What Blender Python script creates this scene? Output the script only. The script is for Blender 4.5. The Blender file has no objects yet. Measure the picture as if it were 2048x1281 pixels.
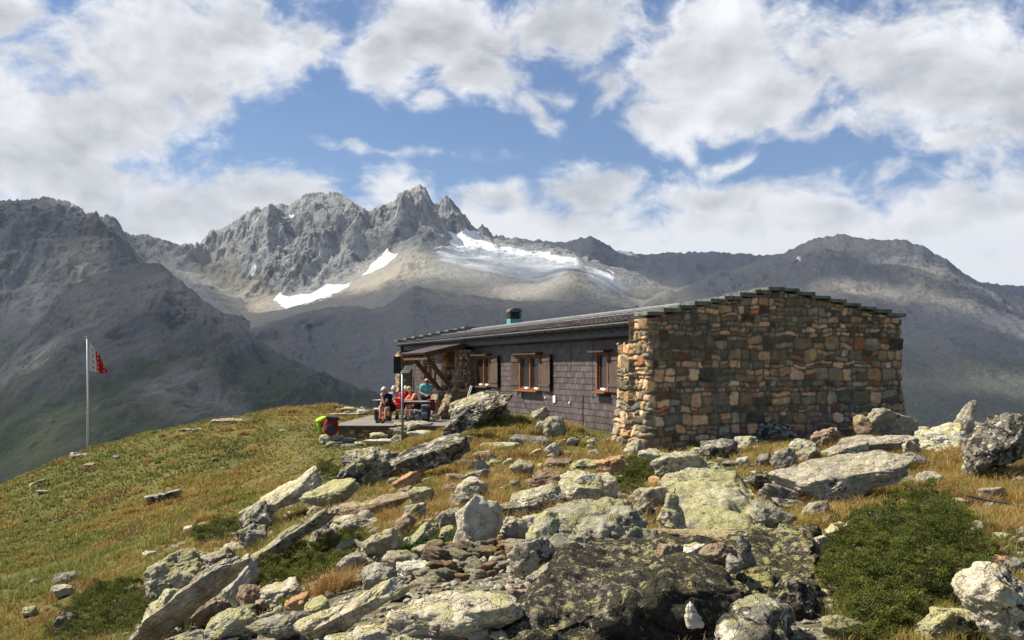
import bpy, bmesh, math, random
import numpy as np
from mathutils import Vector, Matrix, Euler

random.seed(7)
rng = np.random.default_rng(11)
SC = bpy.context.scene
COL = SC.collection
PI = math.pi

# ------------------------------------------------------------------ camera model
F = 2000.0                     # focal length in pixels of the 2048 px wide photograph
PITCH = math.atan(95.0 / 2000.0)
CP, SP = math.cos(PITCH), math.sin(PITCH)

def P(px, py, Y):
    """world point seen at pixel (px,py) of the photograph, at forward distance Y (numpy friendly)"""
    a = (np.asarray(px, float) - 1024.0) / F
    b = (640.5 - np.asarray(py, float)) / F
    y = CP - SP * b
    z = SP + CP * b
    return a / y * Y, Y + 0 * a, z / y * Y

def PV(px, py, Y):
    x, y, z = P(px, py, Y)
    return Vector((float(x), float(y), float(z)))

def to_px(X, Y, Z):
    """pixel of a world point (numpy)"""
    yc = CP * Y + SP * Z
    zc = -SP * Y + CP * Z
    return 1024 + F * X / yc, 640.5 - F * zc / yc

# ------------------------------------------------------------------ noise (numpy gradient noise)
_perm = np.random.default_rng(5).permutation(256)
_perm = np.concatenate([_perm, _perm, _perm])
_grad = np.random.default_rng(6).normal(size=(256, 3))
_grad /= np.linalg.norm(_grad, axis=1)[:, None]

def perlin(x, y, z):
    x = np.asarray(x, float); y = np.asarray(y, float) + 0 * x; z = np.asarray(z, float) + 0 * x
    xi = np.floor(x).astype(np.int64); yi = np.floor(y).astype(np.int64); zi = np.floor(z).astype(np.int64)
    xf = x - xi; yf = y - yi; zf = z - zi
    u = xf * xf * xf * (xf * (xf * 6 - 15) + 10); v = yf * yf * yf * (yf * (yf * 6 - 15) + 10); w = zf * zf * zf * (zf * (zf * 6 - 15) + 10)
    xi &= 255; yi &= 255; zi &= 255
    out = 0
    for dx in (0, 1):
        wx = u if dx else 1 - u
        for dy in (0, 1):
            wy = v if dy else 1 - v
            for dz in (0, 1):
                wz = w if dz else 1 - w
                h = _perm[_perm[_perm[xi + dx] + yi + dy] + zi + dz]
                g = _grad[h]
                out = out + wx * wy * wz * (g[..., 0] * (xf - dx) + g[..., 1] * (yf - dy) + g[..., 2] * (zf - dz))
    return out * 1.6

def fbm(x, y, z=0.0, octv=5, gain=0.5, lac=2.03):
    a, s = 1.0, 0.0
    for i in range(octv):
        s = s + a * perlin(x + 17.3 * i, y + 9.1 * i, z + 3.7 * i)
        x = x * lac; y = y * lac; z = z * lac; a *= gain
    return s

def ridged(x, y, z=0.0, octv=5, gain=0.5, lac=2.07):
    a, s, w = 1.0, 0.0, 1.0
    for i in range(octv):
        n = 1 - np.abs(perlin(x + 11.3 * i, y + 5.1 * i, z + 1.7 * i))
        n = n * n * w
        w = np.clip(n * 1.6, 0, 1)
        s = s + a * n
        x = x * lac; y = y * lac; z = z * lac; a *= gain
    return s

def sstep(a, b, x):
    t = np.clip((x - a) / (b - a), 0, 1)
    return t * t * (3 - 2 * t)

# ------------------------------------------------------------------ object helpers
def tag(o, label=None, cat=None, group=None, kind=None):
    if label: o['label'] = label
    if cat: o['category'] = cat
    if group: o['group'] = group
    if kind: o['kind'] = kind
    elif cat: o['kind'] = 'thing'
    return o

def np_mesh(name, V, Fc, smooth=True, attrs=None):
    """fast mesh from numpy arrays: V (n,3); Fc (m,k) constant k"""
    V = np.asarray(V, np.float32); Fc = np.asarray(Fc, np.int32)
    me = bpy.data.meshes.new(name)
    k = Fc.shape[1]
    me.vertices.add(len(V)); me.vertices.foreach_set('co', V.ravel())
    me.loops.add(Fc.size); me.loops.foreach_set('vertex_index', Fc.ravel())
    me.polygons.add(len(Fc))
    me.polygons.foreach_set('loop_start', np.arange(0, Fc.size, k, dtype=np.int32))
    try:
        me.polygons.foreach_set('loop_total', np.full(len(Fc), k, np.int32))
    except Exception:
        pass
    me.update(calc_edges=True)
    me.polygons.foreach_set('use_smooth', np.full(len(Fc), smooth, bool))
    for an, (typ, data) in (attrs or {}).items():
        at = me.attributes.new(an, typ, 'POINT')
        if typ == 'FLOAT': at.data.foreach_set('value', np.asarray(data, np.float32).ravel())
        else: at.data.foreach_set('color', np.asarray(data, np.float32).ravel())
    me.update()
    return me

def grid_faces(nu, nv):
    """faces of a grid of nu x nv verts stored row-major index = j*nu+i"""
    i, j = np.meshgrid(np.arange(nu - 1), np.arange(nv - 1))
    a = (j * nu + i).ravel()
    return np.stack([a, a + 1, a + nu + 1, a + nu], 1)

def link(name, me, mat=None, parent=None, loc=None):
    o = bpy.data.objects.new(name, me)
    COL.objects.link(o)
    if mat is not None and me is not None:
        if not me.materials: me.materials.append(mat)
    if parent is not None: o.parent = parent
    if loc is not None: o.location = loc
    return o

def empty(name, loc, rz=0.0):
    o = bpy.data.objects.new(name, None); COL.objects.link(o)
    o.empty_display_size = 0.3
    o.location = loc; o.rotation_euler = (0, 0, rz)
    return o

class MB:
    """collects simple solids in one mesh"""
    def __init__(s): s.v = []; s.f = []
    def add(s, V, Fc):
        b = len(s.v); s.v += [tuple(p) for p in V]; s.f += [tuple(b + i for i in f) for f in Fc]
        return s
    def box(s, c, size, R=None):
        hx, hy, hz = size[0] / 2, size[1] / 2, size[2] / 2
        V = [Vector((x * hx, y * hy, z * hz)) for x in (-1, 1) for y in (-1, 1) for z in (-1, 1)]
        if R is not None: V = [R @ p for p in V]
        c = Vector(c); V = [p + c for p in V]
        return s.add(V, [(0, 1, 3, 2), (4, 6, 7, 5), (0, 4, 5, 1), (2, 3, 7, 6), (0, 2, 6, 4), (1, 5, 7, 3)])
    def bar(s, a, b, w, h=None, up=(0, 0, 1)):
        a = Vector(a); b = Vector(b); d = (b - a); L = d.length; d.normalize()
        up = Vector(up)
        if abs(d.dot(up)) > .98: up = Vector((0, 1, 0))
        sx = d.cross(up).normalized(); sz = sx.cross(d).normalized()
        R = Matrix((sx, d, sz)).transposed()
        return s.box((a + b) / 2, (w, L, h or w), R)
    def tube(s, pts, r, n=8, cap=True):
        pts = [Vector(p) for p in pts]; rs = r if isinstance(r, (list, tuple)) else [r] * len(pts)
        V = []; Fc = []
        side = None
        for k, p in enumerate(pts):
            d = (pts[min(k + 1, len(pts) - 1)] - pts[max(k - 1, 0)]).normalized()
            if side is None:
                side = d.cross(Vector((0.13, 0.2, 1)));
                if side.length < .05: side = d.cross(Vector((1, 0, 0)))
            side = (side - d * side.dot(d)).normalized(); q = d.cross(side)
            for i in range(n):
                a = 2 * PI * i / n
                V.append(p + (side * math.cos(a) + q * math.sin(a)) * rs[k])
        for k in range(len(pts) - 1):
            for i in range(n):
                Fc.append((k * n + i, k * n + (i + 1) % n, (k + 1) * n + (i + 1) % n, (k + 1) * n + i))
        if cap:
            Fc.append(tuple(range(n - 1, -1, -1))); Fc.append(tuple((len(pts) - 1) * n + i for i in range(n)))
        return s.add(V, Fc)
    def prism(s, poly, vec):
        """poly: list of 3d points, extruded by vec"""
        n = len(poly); poly = [Vector(p) for p in poly]; vec = Vector(vec)
        V = poly + [p + vec for p in poly]
        Fc = [tuple(range(n - 1, -1, -1)), tuple(range(n, 2 * n))] + [(i, (i + 1) % n, n + (i + 1) % n, n + i) for i in range(n)]
        return s.add(V, Fc)
    def build(s, name, mat=None, parent=None, smooth=False, bevel=0.0, loc=None, world=True):
        off = Vector((0, 0, 0))
        if parent is not None and world: 
            M = parent.matrix_basis.copy()
            par = parent.parent
            while par is not None:
                M = par.matrix_basis @ M; par = par.parent
            Mi = M.inverted(); V = [tuple(Mi @ Vector(p)) for p in s.v]
        elif loc is not None: V = [tuple(Vector(p) - Vector(loc)) for p in s.v]
        else: V = s.v
        me = bpy.data.meshes.new(name); me.from_pydata(V, [], s.f)
        bm = bmesh.new(); bm.from_mesh(me); bmesh.ops.recalc_face_normals(bm, faces=bm.faces); bm.to_mesh(me); bm.free()
        if smooth:
            for p in me.polygons: p.use_smooth = True
        o = link(name, me, mat, parent, loc if parent is None else None)
        if bevel:
            m = o.modifiers.new('bevel', 'BEVEL'); m.width = bevel; m.segments = 2; m.limit_method = 'ANGLE'
        return o

# ------------------------------------------------------------------ node helpers
class NT:
    def __init__(s, tree): s.t = tree; s.n = tree.nodes; s.l = tree.links
    def node(s, typ, **kw):
        nd = s.n.new(typ)
        for k, v in kw.items(): setattr(nd, k, v)
        return nd
    def put(s, sock, v):
        if v is None: return
        if hasattr(v, 'is_output') or isinstance(v, bpy.types.NodeSocket): s.l.new(v, sock)
        else:
            try: sock.default_value = v
            except Exception:
                sock.default_value = (*v, 1.0)
    def math(s, op, a, b=None, c=None, clamp=False):
        nd = s.node('ShaderNodeMath', operation=op, use_clamp=clamp)
        s.put(nd.inputs[0], a); s.put(nd.inputs[1], b); s.put(nd.inputs[2], c)
        return nd.outputs[0]
    def vm(s, op, a, b=None, out=0):
        nd = s.node('ShaderNodeVectorMath', operation=op)
        s.put(nd.inputs[0], a)
        if b is not None:
            if op == 'SCALE': s.put(nd.inputs['Scale'], b)
            else: s.put(nd.inputs[1], b)
        return nd.outputs[out]
    def noise(s, vec, scale, detail=5, rough=.55, dist=0.0, col=False, dim='3D'):
        nd = s.node('ShaderNodeTexNoise', noise_dimensions=dim)
        s.put(nd.inputs['Vector'], vec); s.put(nd.inputs['Scale'], scale); s.put(nd.inputs['Detail'], detail)
        s.put(nd.inputs['Roughness'], rough); s.put(nd.inputs['Distortion'], dist)
        return nd.outputs['Color' if col else 'Fac'] if col else nd.outputs[0]
    def voro(s, vec, scale, feature='F1', out='Distance', rand=1.0):
        nd = s.node('ShaderNodeTexVoronoi', feature=feature)
        s.put(nd.inputs['Vector'], vec); s.put(nd.inputs['Scale'], scale); s.put(nd.inputs['Randomness'], rand)
        return nd.outputs[out]
    def mr(s, v, a, b, c=0.0, d=1.0, smooth=True):
        nd = s.node('ShaderNodeMapRange', interpolation_type='SMOOTHSTEP' if smooth else 'LINEAR')
        s.put(nd.inputs[0], v); s.put(nd.inputs[1], a); s.put(nd.inputs[2], b); s.put(nd.inputs[3], c); s.put(nd.inputs[4], d)
        return nd.outputs[0]
    def mix(s, f, a, b, mode='MIX'):
        nd = s.node('ShaderNodeMix', data_type='RGBA', blend_type=mode)
        nd.clamp_factor = True
        s.put(nd.inputs[0], f)
        for sock, v in ((nd.inputs[6], a), (nd.inputs[7], b)):
            if isinstance(v, (tuple, list)) and len(v) == 3: v = (*v, 1.0)
            s.put(sock, v)
        return nd.outputs[2]
    def mapping(s, vec, scale=(1, 1, 1), loc=(0, 0, 0), rot=(0, 0, 0), vt='POINT'):
        nd = s.node('ShaderNodeMapping', vector_type=vt)
        s.put(nd.inputs[0], vec); nd.inputs['Location'].default_value = loc
        nd.inputs['Rotation'].default_value = rot; nd.inputs['Scale'].default_value = scale
        return nd.outputs[0]
    def attr(s, name, out='Color'):
        nd = s.node('ShaderNodeAttribute', attribute_name=name); return nd.outputs[out]
    def bump(s, h, dist=.01, strength=1.0, normal=None):
        nd = s.node('ShaderNodeBump'); s.put(nd.inputs['Height'], h); nd.inputs['Distance'].default_value = dist
        nd.inputs['Strength'].default_value = strength
        if normal is not None: s.put(nd.inputs['Normal'], normal)
        return nd.outputs[0]

def new_mat(name, rough=.8, spec=.3):
    m = bpy.data.materials.new(name); m.use_nodes = True
    t = NT(m.node_tree)
    b = m.node_tree.nodes['Principled BSDF']
    b.inputs['Roughness'].default_value = rough
    b.inputs['Specular IOR Level'].default_value = spec
    return m, t, b

def simple(name, col, rough=.75, var=.25, scale=6.0, spec=.25, metal=0.0, bump=.0, stretch=(1, 1, 1)):
    """small-object material: base colour with noisy wear"""
    m, t, b = new_mat(name, rough, spec)
    oc = t.node('ShaderNodeTexCoord').outputs['Object']
    v = t.mapping(oc, stretch)
    n = t.noise(v, scale, 5, .6)
    c1 = tuple(c * (1 - var) for c in col); c2 = tuple(min(1, c * (1 + var)) for c in col)
    t.put(b.inputs['Base Color'], t.mix(t.mr(n, .3, .7), c1, c2))
    b.inputs['Metallic'].default_value = metal
    if bump: t.put(b.inputs['Normal'], t.bump(n, bump))
    return m
# ------------------------------------------------------------------ camera, sun, sky
cam = bpy.data.cameras.new('camera'); camo = bpy.data.objects.new('camera', cam); COL.objects.link(camo)
cam.sensor_width = 36.0; cam.sensor_fit = 'HORIZONTAL'; cam.lens = 36.0 * F / 2048.0
cam.clip_start = 0.1; cam.clip_end = 60000
camo.location = (0, 0, 0); camo.rotation_euler = (PI / 2 + PITCH, 0, 0)
SC.camera = camo
SC.view_settings.view_transform = 'Standard'; SC.view_settings.look = 'None'
SC.view_settings.exposure = 0.88; SC.view_settings.gamma = 1.0

SUN_AZ = math.radians(-80)      # from +Y towards -X
SUN_EL = math.radians(50)
SDIR = Vector((math.sin(SUN_AZ) * math.cos(SUN_EL), math.cos(SUN_AZ) * math.cos(SUN_EL), math.sin(SUN_EL)))
sl = bpy.data.lights.new('sun', 'SUN'); sl.energy = 5.0; sl.angle = math.radians(.5); sl.color = (1.0, .92, .77)
so = bpy.data.objects.new('sun', sl); COL.objects.link(so)
so.rotation_euler = SDIR.to_track_quat('Z', 'Y').to_euler()
so.location = (-30, 0, 60)

def build_world():
    w = bpy.data.worlds.new("World"); SC.world = w; w.use_nodes = True
    t = NT(w.node_tree); bg = w.node_tree.nodes['Background']
    sky = t.node('ShaderNodeTexSky', sky_type='NISHITA'); sky.sun_disc = False
    sky.sun_elevation = SUN_EL; sky.sun_rotation = SUN_AZ % (2 * PI)
    sky.altitude = 2500; sky.air_density = 1.0; sky.dust_density = 1.2; sky.ozone_density = 1.0
    d = t.vm('NORMALIZE', t.node('ShaderNodeTexCoord').outputs['Generated'])
    sx = t.node('ShaderNodeSeparateXYZ'); t.put(sx.inputs[0], d)
    az = t.math('ARCTAN2', sx.outputs[0], sx.outputs[1]); el = t.math('ARCSINE', sx.outputs[2])
    cb = t.node('ShaderNodeCombineXYZ'); t.put(cb.inputs[0], az); t.put(cb.inputs[1], el)
    p = cb.outputs[0]
    # slow domain warp so that no cloud keeps a smooth outline
    wn = t.noise(p, 9.0, 3, .5, col=True)
    pw = t.vm('ADD', p, t.vm('SCALE', t.vm('SUBTRACT', wn, (.5, .5, .5)), .05))
    def ang(px, py):
        x, y, z = P(px, py, 1.0)
        return math.atan2(x, y), math.asin(z / math.sqrt(x * x + y * y + z * z))
    blobs = [  # centre px, half axes px, rotation deg, weight
        (330, 100, 300, 140, 10, 1), (170, 250, 330, 130, 25, 1), (470, 70, 115, 110, 30, 1), (-60, 230, 220, 160, 0, 1),
        (90, 350, 260, 90, 0, 1), (10, 10, 90, 60, 0, 1), (420, 190, 90, 70, 45, .9), (620, 75, 105, 45, 42, .5),
        (560, 115, 60, 32, 35, .5), (670, 40, 50, 60, 0, .35), (440, 285, 50, 28, 30, .3), (700, -40, 160, 40, 0, .5),
        (890, 60, 200, 110, 0, 1), (950, 150, 110, 75, -10, 1), (775, 120, 95, 75, 0, 1), (865, 200, 45, 30, 0, .6),
        (1150, 45, 200, 85, 0, .9), (1460, 100, 270, 130, 0, 1), (1330, 240, 110, 62, -12, .85), (1500, 205, 240, 70, 8, .9), (1215, 165, 60, 70, 10, .6),
        (1730, 110, 320, 120, 0, 1), (1920, 170, 260, 95, 0, 1), (2040, 215, 70, 80, 0, 1), (1640, 262, 130, 34, 5, .6), (1365, 290, 42, 22, -50, .5),
        (1480, 318, 80, 24, 15, .4), (1930, 270, 110, 32, 10, .55), (1780, 352, 44, 20, 5, .45), (1070, 225, 55, 28, -40, .4), (1110, 190, 60, 20, 10, .3),
        (1170, 385, 120, 80, 0, .9), (560, 395, 150, 80, -8, .9), (785, 392, 100, 65, 10, .8), (1890, 420, 90, 60, 35, .7), (330, 440, 330, 90, 0, .7),
        (820, 301, 200, 8, -4, .13), (1420, 400, 200, 45, 0, .9), (1000, 385, 110, 40, 0, .9), (1650, 425, 170, 45, 0, .9),
        (2300, 150, 350, 200, 0, 1), (-500, 200, 350, 260, 0, 1), (900, -260, 500, 120, 0, .8)]
    D = None
    for (bx, by, ax, ay, rot, wt) in blobs:
        a0, e0 = ang(bx, by)
        m = t.mapping(pw, (ax / F, ay / F, 1), (a0, e0, 0), (0, 0, math.radians(rot)), 'TEXTURE')
        l = t.vm('LENGTH', m, out=1)
        v = t.math('MULTIPLY', t.math('SUBTRACT', 1.0, l), wt)
        D = v if D is None else t.math('SMOOTH_MAX', D, v, .12)
    # bank of cloud lying along the mountains, all round the horizon
    _, ebank = ang(1024, 366)
    bank = t.math('MULTIPLY', t.math('SUBTRACT', ebank, el), 14.0)
    Db = D
    bank = t.math('SUBTRACT', bank, t.mr(sx.outputs[1], .2, -.2, 0, 3))
    D = t.math('SMOOTH_MAX', D, t.math('MINIMUM', bank, .75), .1)
    # general broken cloud away from the view
    far = t.math('SUBTRACT', t.noise(d, 2.6, 4, .5), t.mr(sx.outputs[1], .35, .75, .64, .95))
    D = t.math('MAXIMUM', D, t.math('MULTIPLY', far, 4.0))
    pn = t.mapping(pw, (1.0, 1.45, 1))
    n1 = t.noise(pn, 8.0, 9, .60, .25)
    n1b = t.noise(t.vm('ADD', pn, (.012, -.020, 0)), 9.0, 5, .6)
    n2 = t.noise(pn, 34.0, 8, .62, .15)
    nn = t.math('ADD', t.math('MULTIPLY', t.math('SUBTRACT', n1, .5), 1.75), t.math('MULTIPLY', t.math('SUBTRACT', n2, .5), .95))
    dens = t.math('ADD', D, nn)
    alpha = t.mr(dens, -.06, .52)
    # thickness darkens, tops to the sun are bright
    n3 = t.noise(t.mapping(p, (1, 1.7, 1), (3.1, 1.7, 0)), 6.5, 4, .5)
    relief = t.math('MULTIPLY', t.math('SUBTRACT', t.noise(pn, 9.0, 5, .55), n1b), .9)
    core = t.math('ADD', t.math('ADD', t.math('MULTIPLY', t.math('MAXIMUM', Db, -.5), .40), t.math('MULTIPLY', t.math('MINIMUM', D, .8), .35)), t.math('MULTIPLY', t.math('SUBTRACT', n3, .5), 1.5))
    core = t.math('ADD', core, t.math('MULTIPLY', t.math('SUBTRACT', n1, .5), .9))
    lum = t.math('SUBTRACT', .98, t.math('MULTIPLY', t.mr(core, -.20, .95), .40))
    lum = t.math('ADD', t.math('ADD', lum, relief), t.mr(el, ebank + .01, ebank - .07, 0, .14))
    lum = t.math('ADD', lum, t.math('MULTIPLY', t.math('SUBTRACT', n2, .5), .16))
    lum = t.math('MINIMUM', t.math('MAXIMUM', lum, .42), .97)
    CL = CLOUD_GAIN
    ccol = t.mix(t.mr(lum, .42, .97, smooth=False), (.39 * CL, .41 * CL, .455 * CL), (.99 * CL, 1.0 * CL, 1.03 * CL))
    skc = t.vm('SCALE', t.vm('MULTIPLY', sky.outputs[0], SKY_TINT), SKY_STRENGTH)
    # Nishita x strength, then the clouds in the same radiance units
    fin = t.mix(alpha, skc, ccol)
    t.put(bg.inputs['Color'], t.vm('SCALE', fin, 1.0 / SKY_STRENGTH)); bg.inputs['Strength'].default_value = SKY_STRENGTH
    w.cycles.sampling_method = 'MANUAL'; w.cycles.sample_map_resolution = 512
CLOUD_GAIN = .585
SKY_STRENGTH = .12
SKY_TINT = (.50, .56, .62)
build_world()
# ------------------------------------------------------------------ near ground height field
# (px, py, distance) of ground seen in the photograph, and further world points (X, Y, z)
GP = [(0, 975, 42), (90, 935, 44), (175, 912, 46), (280, 878, 46), (360, 862, 46), (430, 850, 46), (500, 835, 46), (560, 822, 46), (610, 815, 46), (640, 812, 46),
      (0, 1100, 27), (0, 1281, 16.5), (150, 1281, 13.8), (150, 1100, 25), (300, 1000, 31), (300, 1281, 11.2), (300, 1120, 19), (430, 1281, 9.2), (430, 1100, 17.0), (430, 930, 34),
      (570, 1000, 21), (560, 1100, 13.5), (600, 1281, 7.9), (640, 900, 32), (700, 893, 33), (780, 893, 33), (700, 940, 24), (650, 850, 40),
      (760, 1000, 16.5), (760, 1100, 11.4), (760, 1281, 7.2), (850, 970, 19), (900, 1050, 13), (900, 1150, 9.6), (860, 880, 29), (930, 860, 29.5),
      (1000, 838, 27.5), (1080, 850, 26.5), (1140, 872, 26), (960, 900, 24), (1100, 910, 21.5), (1200, 905, 23.5), (1250, 915, 23), (1000, 1000, 15), (1000, 1100, 11), (1000, 1281, 7),
      (1150, 950, 18), (1200, 1040, 12.4), (1200, 1281, 6.8), (1200, 1150, 9.0), (1300, 905, 23.8), (1400, 900, 23.8), (1500, 890, 24.2), (1650, 885, 24.6), (1800, 868, 25.4),
      (1330, 960, 16.5), (1400, 1060, 11.3), (1400, 1281, 6.6), (1400, 1170, 8.5), (1560, 940, 18), (1600, 1000, 13.6), (1600, 1100, 10), (1600, 1281, 6.6),
      (1700, 920, 18.5), (1800, 1000, 13.6), (1800, 1100, 10), (1800, 1281, 6.5), (1850, 875, 23.5), (1960, 880, 21), (2048, 890, 19), (2048, 960, 14.5), (1960, 1040, 11.6), (2048, 1100, 9.6), (2048, 1281, 6.2)]
EXTRA = [(2.0, 33.2, -1.75), (0.6, 33.0, -1.7), (-1, 36.5, -2.05), (-4, 40, -2.3), (-6, 42.5, -2.2), (-3, 44, -2.25), (2, 40, -2.1), (4, 30, -2.1), (8, 30, -2.2), (10, 27, -1.9), (4, 48, -2.6), (9, 38, -2.6), (0, 50, -3.0), (-8, 52, -3.8),
         (-14, 55, -6.2), (-22, 54, -7.8), (-30, 50, -9.0), (-26, 40, -7.0), (-22, 30, -6.4), (-18, 20, -6.2), (-12, 10, -4.8), (-6, 5, -2.6), (0, 4, -1.95), (0, 0, -1.7), (5, 0, -1.7), (5, 4, -1.85), (-6, 0, -2.4), (0, -6, -1.6), (8, -6, -1.5), (-14, -6, -4.5),
         (9, 8, -1.7), (12, 14, -1.5), (14, 20, -1.5), (18, 24, -2.4), (16, 32, -3.6), (14, 45, -5), (0, 60, -7.0), (14, 60, -9.5), (-20, 66, -12), (26, 34, -6), (24, 14, -2.2), (28, 2, -2.5)]
gx, gy, gz = [], [], []
for a, b, c in GP:
    x, y, z = P(a, b, c); gx.append(float(x)); gy.append(float(y)); gz.append(float(z))
for a, b, c in EXTRA: gx.append(a); gy.append(b); gz.append(c)
gx = np.array(gx); gy = np.array(gy); gz = np.array(gz)

def _wy(y):      # compress far distances: the control points thin out with distance
    return y
def _phi(r2): return np.where(r2 > 0, .5 * r2 * np.log(r2 + 1e-12), 0)
_N = len(gx)
_A = np.zeros((_N + 3, _N + 3))
_A[:_N, :_N] = _phi((gx[:, None] - gx) ** 2 + (gy[:, None] - gy) ** 2) + np.eye(_N) * .6
_A[:_N, _N] = 1; _A[:_N, _N + 1] = gx; _A[:_N, _N + 2] = gy
_A[_N:, :_N] = _A[:_N, _N:].T
_W = np.linalg.solve(_A, np.concatenate([gz, [0, 0, 0]]))

def ground_z(X, Y, detail=True):
    X = np.asarray(X, float); Y = np.asarray(Y, float) + 0 * X; X = X + 0 * Y
    sh = X.shape; x = X.ravel(); y = Y.ravel()
    xc = np.clip(x, -34, 32); yc = np.clip(y, -8, 68)
    z = np.full(x.shape, _W[_N]) + _W[_N + 1] * xc + _W[_N + 2] * yc
    for i in range(_N):
        z = z + _W[i] * _phi((xc - gx[i]) ** 2 + (yc - gy[i]) ** 2)
    # outside the hill top the slope falls away to the valley floor
    d = np.hypot(x - xc, y - yc)
    far = sstep(0, 60, d)
    z = z - .62 * d * np.where(y < -8, .15, 1.0)
    floor = -760 + 60 * fbm(x / 900, y / 900, 3.3, 4)
    z = np.maximum(z, floor)
    if detail:
        amp = np.clip(np.hypot(x, y) / 20, .25, 1.0)
        z = z + (.07 * fbm(x * .9, y * .9, 0, 4)) * amp + .02 * fbm(x * 4.3, y * 4.3, 5, 3) * (1 - far)
        z = z + far * 9 * ridged(x / 60, y / 60, 2, 5) * sstep(5, 200, d)
    return z.reshape(sh)

def ground_hit(px, py, default=20.0):
    """distance Y at which the ray of a pixel meets the ground"""
    Ys = np.concatenate([np.linspace(4.0, 20, 160), np.linspace(20.1, 70, 250)])
    x, y, z = P(px, py, Ys)
    g = ground_z(x, y, True)
    k = np.nonzero(z <= g)[0]
    if len(k) == 0: return default
    k = k[0]
    return float(Ys[k])

def ground_hits(px, py):
    """vectorised: distance for arrays of pixels (nan where the ray leaves over the hill)"""
    px = np.asarray(px, float); py = np.asarray(py, float)
    Ys = np.geomspace(4.5, 62, 90)
    out = np.full(px.shape, np.nan)
    x1, y1, z1 = P(px, py, 1.0)
    prev = None
    for Yv in Ys:
        g = ground_z(x1 * Yv, np.full(px.shape, Yv), False)
        below = (z1 * Yv <= g) & np.isnan(out)
        out[below] = Yv
    return out

# ------------------------------------------------------------------ ground sheet
def poly_mask(qx, qy, poly, soft=5.0):
    """soft inside test of a polygon in picture coordinates (used once, to place snow, scree and painted sunlit patches on the terrain)"""
    x = np.asarray(qx); y = np.asarray(qy); inside = np.zeros(x.shape, bool); dmin = np.full(x.shape, 1e9)
    n = len(poly)
    for i in range(n):
        x1, y1 = poly[i]; x2, y2 = poly[(i + 1) % n]
        if y1 != y2:
            c = ((y1 > y) != (y2 > y)) & (x < (x2 - x1) * (y - y1) / (y2 - y1) + x1)
            inside ^= c
        L2 = (x2 - x1) ** 2 + (y2 - y1) ** 2 + 1e-9
        t = np.clip(((x - x1) * (x2 - x1) + (y - y1) * (y2 - y1)) / L2, 0, 1)
        dmin = np.minimum(dmin, np.hypot(x - x1 - t * (x2 - x1), y - y1 - t * (y2 - y1)))
    return np.clip(.5 + np.where(inside, 1, -1) * dmin / soft * .5, 0, 1)

ROCKY = [[(300, 1150), (480, 1060), (560, 1010), (700, 1000), (930, 1030), (1100, 985), (1300, 965), (1560, 940), (1660, 960), (1660, 1281), (1700, 1500), (200, 1500)], [(1900, 1120), (2060, 1080), (2100, 1500), (1650, 1500), (1960, 1230)],
         [(880, 880), (1160, 880), (1230, 930), (1100, 960), (900, 930)]]
def build_ground():
    nu, nv = 640, 820
    u = np.linspace(-1, 1, nu); v = np.linspace(-1, 1, nv)
    k = 8.0
    X = 9.0 * np.sinh(k * u) / 1.0 * 1.0
    X = X / np.sinh(k) * np.sinh(8.0)  # ends near +-13 km
    X = 9.0 * np.sinh(k * u)
    Y = 20 + 9.0 * np.sinh(k * v)
    Y = Y[Y > -2500]
    GX, GY = np.meshgrid(X, Y)
    Z = ground_z(GX, GY)
    V = np.stack([GX.ravel(), GY.ravel(), Z.ravel()], 1)
    qx, qy = to_px(V[:, 0], np.maximum(V[:, 1], 3), V[:, 2]); near = (V[:, 1] > 3) & (V[:, 1] < 45)
    rk = np.zeros(len(V))
    for k_, pl_ in enumerate(ROCKY): rk[near] = np.maximum(rk[near], poly_mask(qx[near], qy[near], pl_, 40) * (1 if k_ < 2 else .5))
    rk[near] *= np.clip(.8 + .8 * fbm(V[near, 0] * .9, V[near, 1] * .9, 4, 3), 0, 1)
    me = np_mesh('ground', V, grid_faces(len(X), len(Y)), True, {'rocky': ('FLOAT', rk)})
    m, t, b = new_mat('ground_soil', .95, .1)
    g = t.node('ShaderNodeNewGeometry').outputs['Position']
    n1 = t.noise(g, .35, 5, .6); n2 = t.noise(g, 2.1, 6, .65); n3 = t.noise(g, 14, 5, .6)
    c = t.mix(t.mr(n2, .35, .65), (.105, .098, .028), (.175, .148, .042))
    c = t.mix(t.mr(n1, .45, .62), c, (.075, .088, .022))
    c = t.mix(t.mr(n3, .45, .75), c, (.075, .055, .035))
    vg = t.voro(t.vm('ADD', g, t.vm('SCALE', t.noise(g, 5, 3, .6, col=True), .12)), 13.0, out='Color'); sg_ = t.node('ShaderNodeSeparateColor'); t.put(sg_.inputs[0], vg)
    gc = t.mix(sg_.outputs[0], (.09, .08, .065), (.27, .25, .21)); gc = t.mix(t.mr(n3, .55, .7), gc, (.04, .034, .026))
    c = t.mix(t.math('MULTIPLY', t.attr('rocky', 'Fac'), .92), c, gc)
    t.put(b.inputs['Base Color'], c)
    t.put(b.inputs['Normal'], t.bump(t.math('ADD', t.math('ADD', n2, t.math('MULTIPLY', n3, .4)), t.math('MULTIPLY', sg_.outputs[0], .3)), .12))
    tag(link('ground', me, m), kind='structure')
build_ground()

# ------------------------------------------------------------------ mountains: lofted through traced curves at real distances
def curve(pts):
    a = np.array(pts, float)
    return a

def resample(c, pxs, smooth=0):
    py = np.interp(pxs, c[:, 0], c[:, 1])
    ds = np.interp(pxs, c[:, 0], c[:, 2])
    # round the distances so that the ridge plan is not made of straight runs
    if len(ds) > 30:
        kk = np.hanning(31); kk /= kk.sum()
        ds = np.convolve(np.pad(ds, 15, mode='edge'), kk, 'valid')
        if smooth:
            kk = np.hanning(smooth); kk /= kk.sum(); py = np.convolve(np.pad(py, smooth // 2, mode='edge'), kk, 'valid')[:len(pxs)]
    return py, ds

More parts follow.
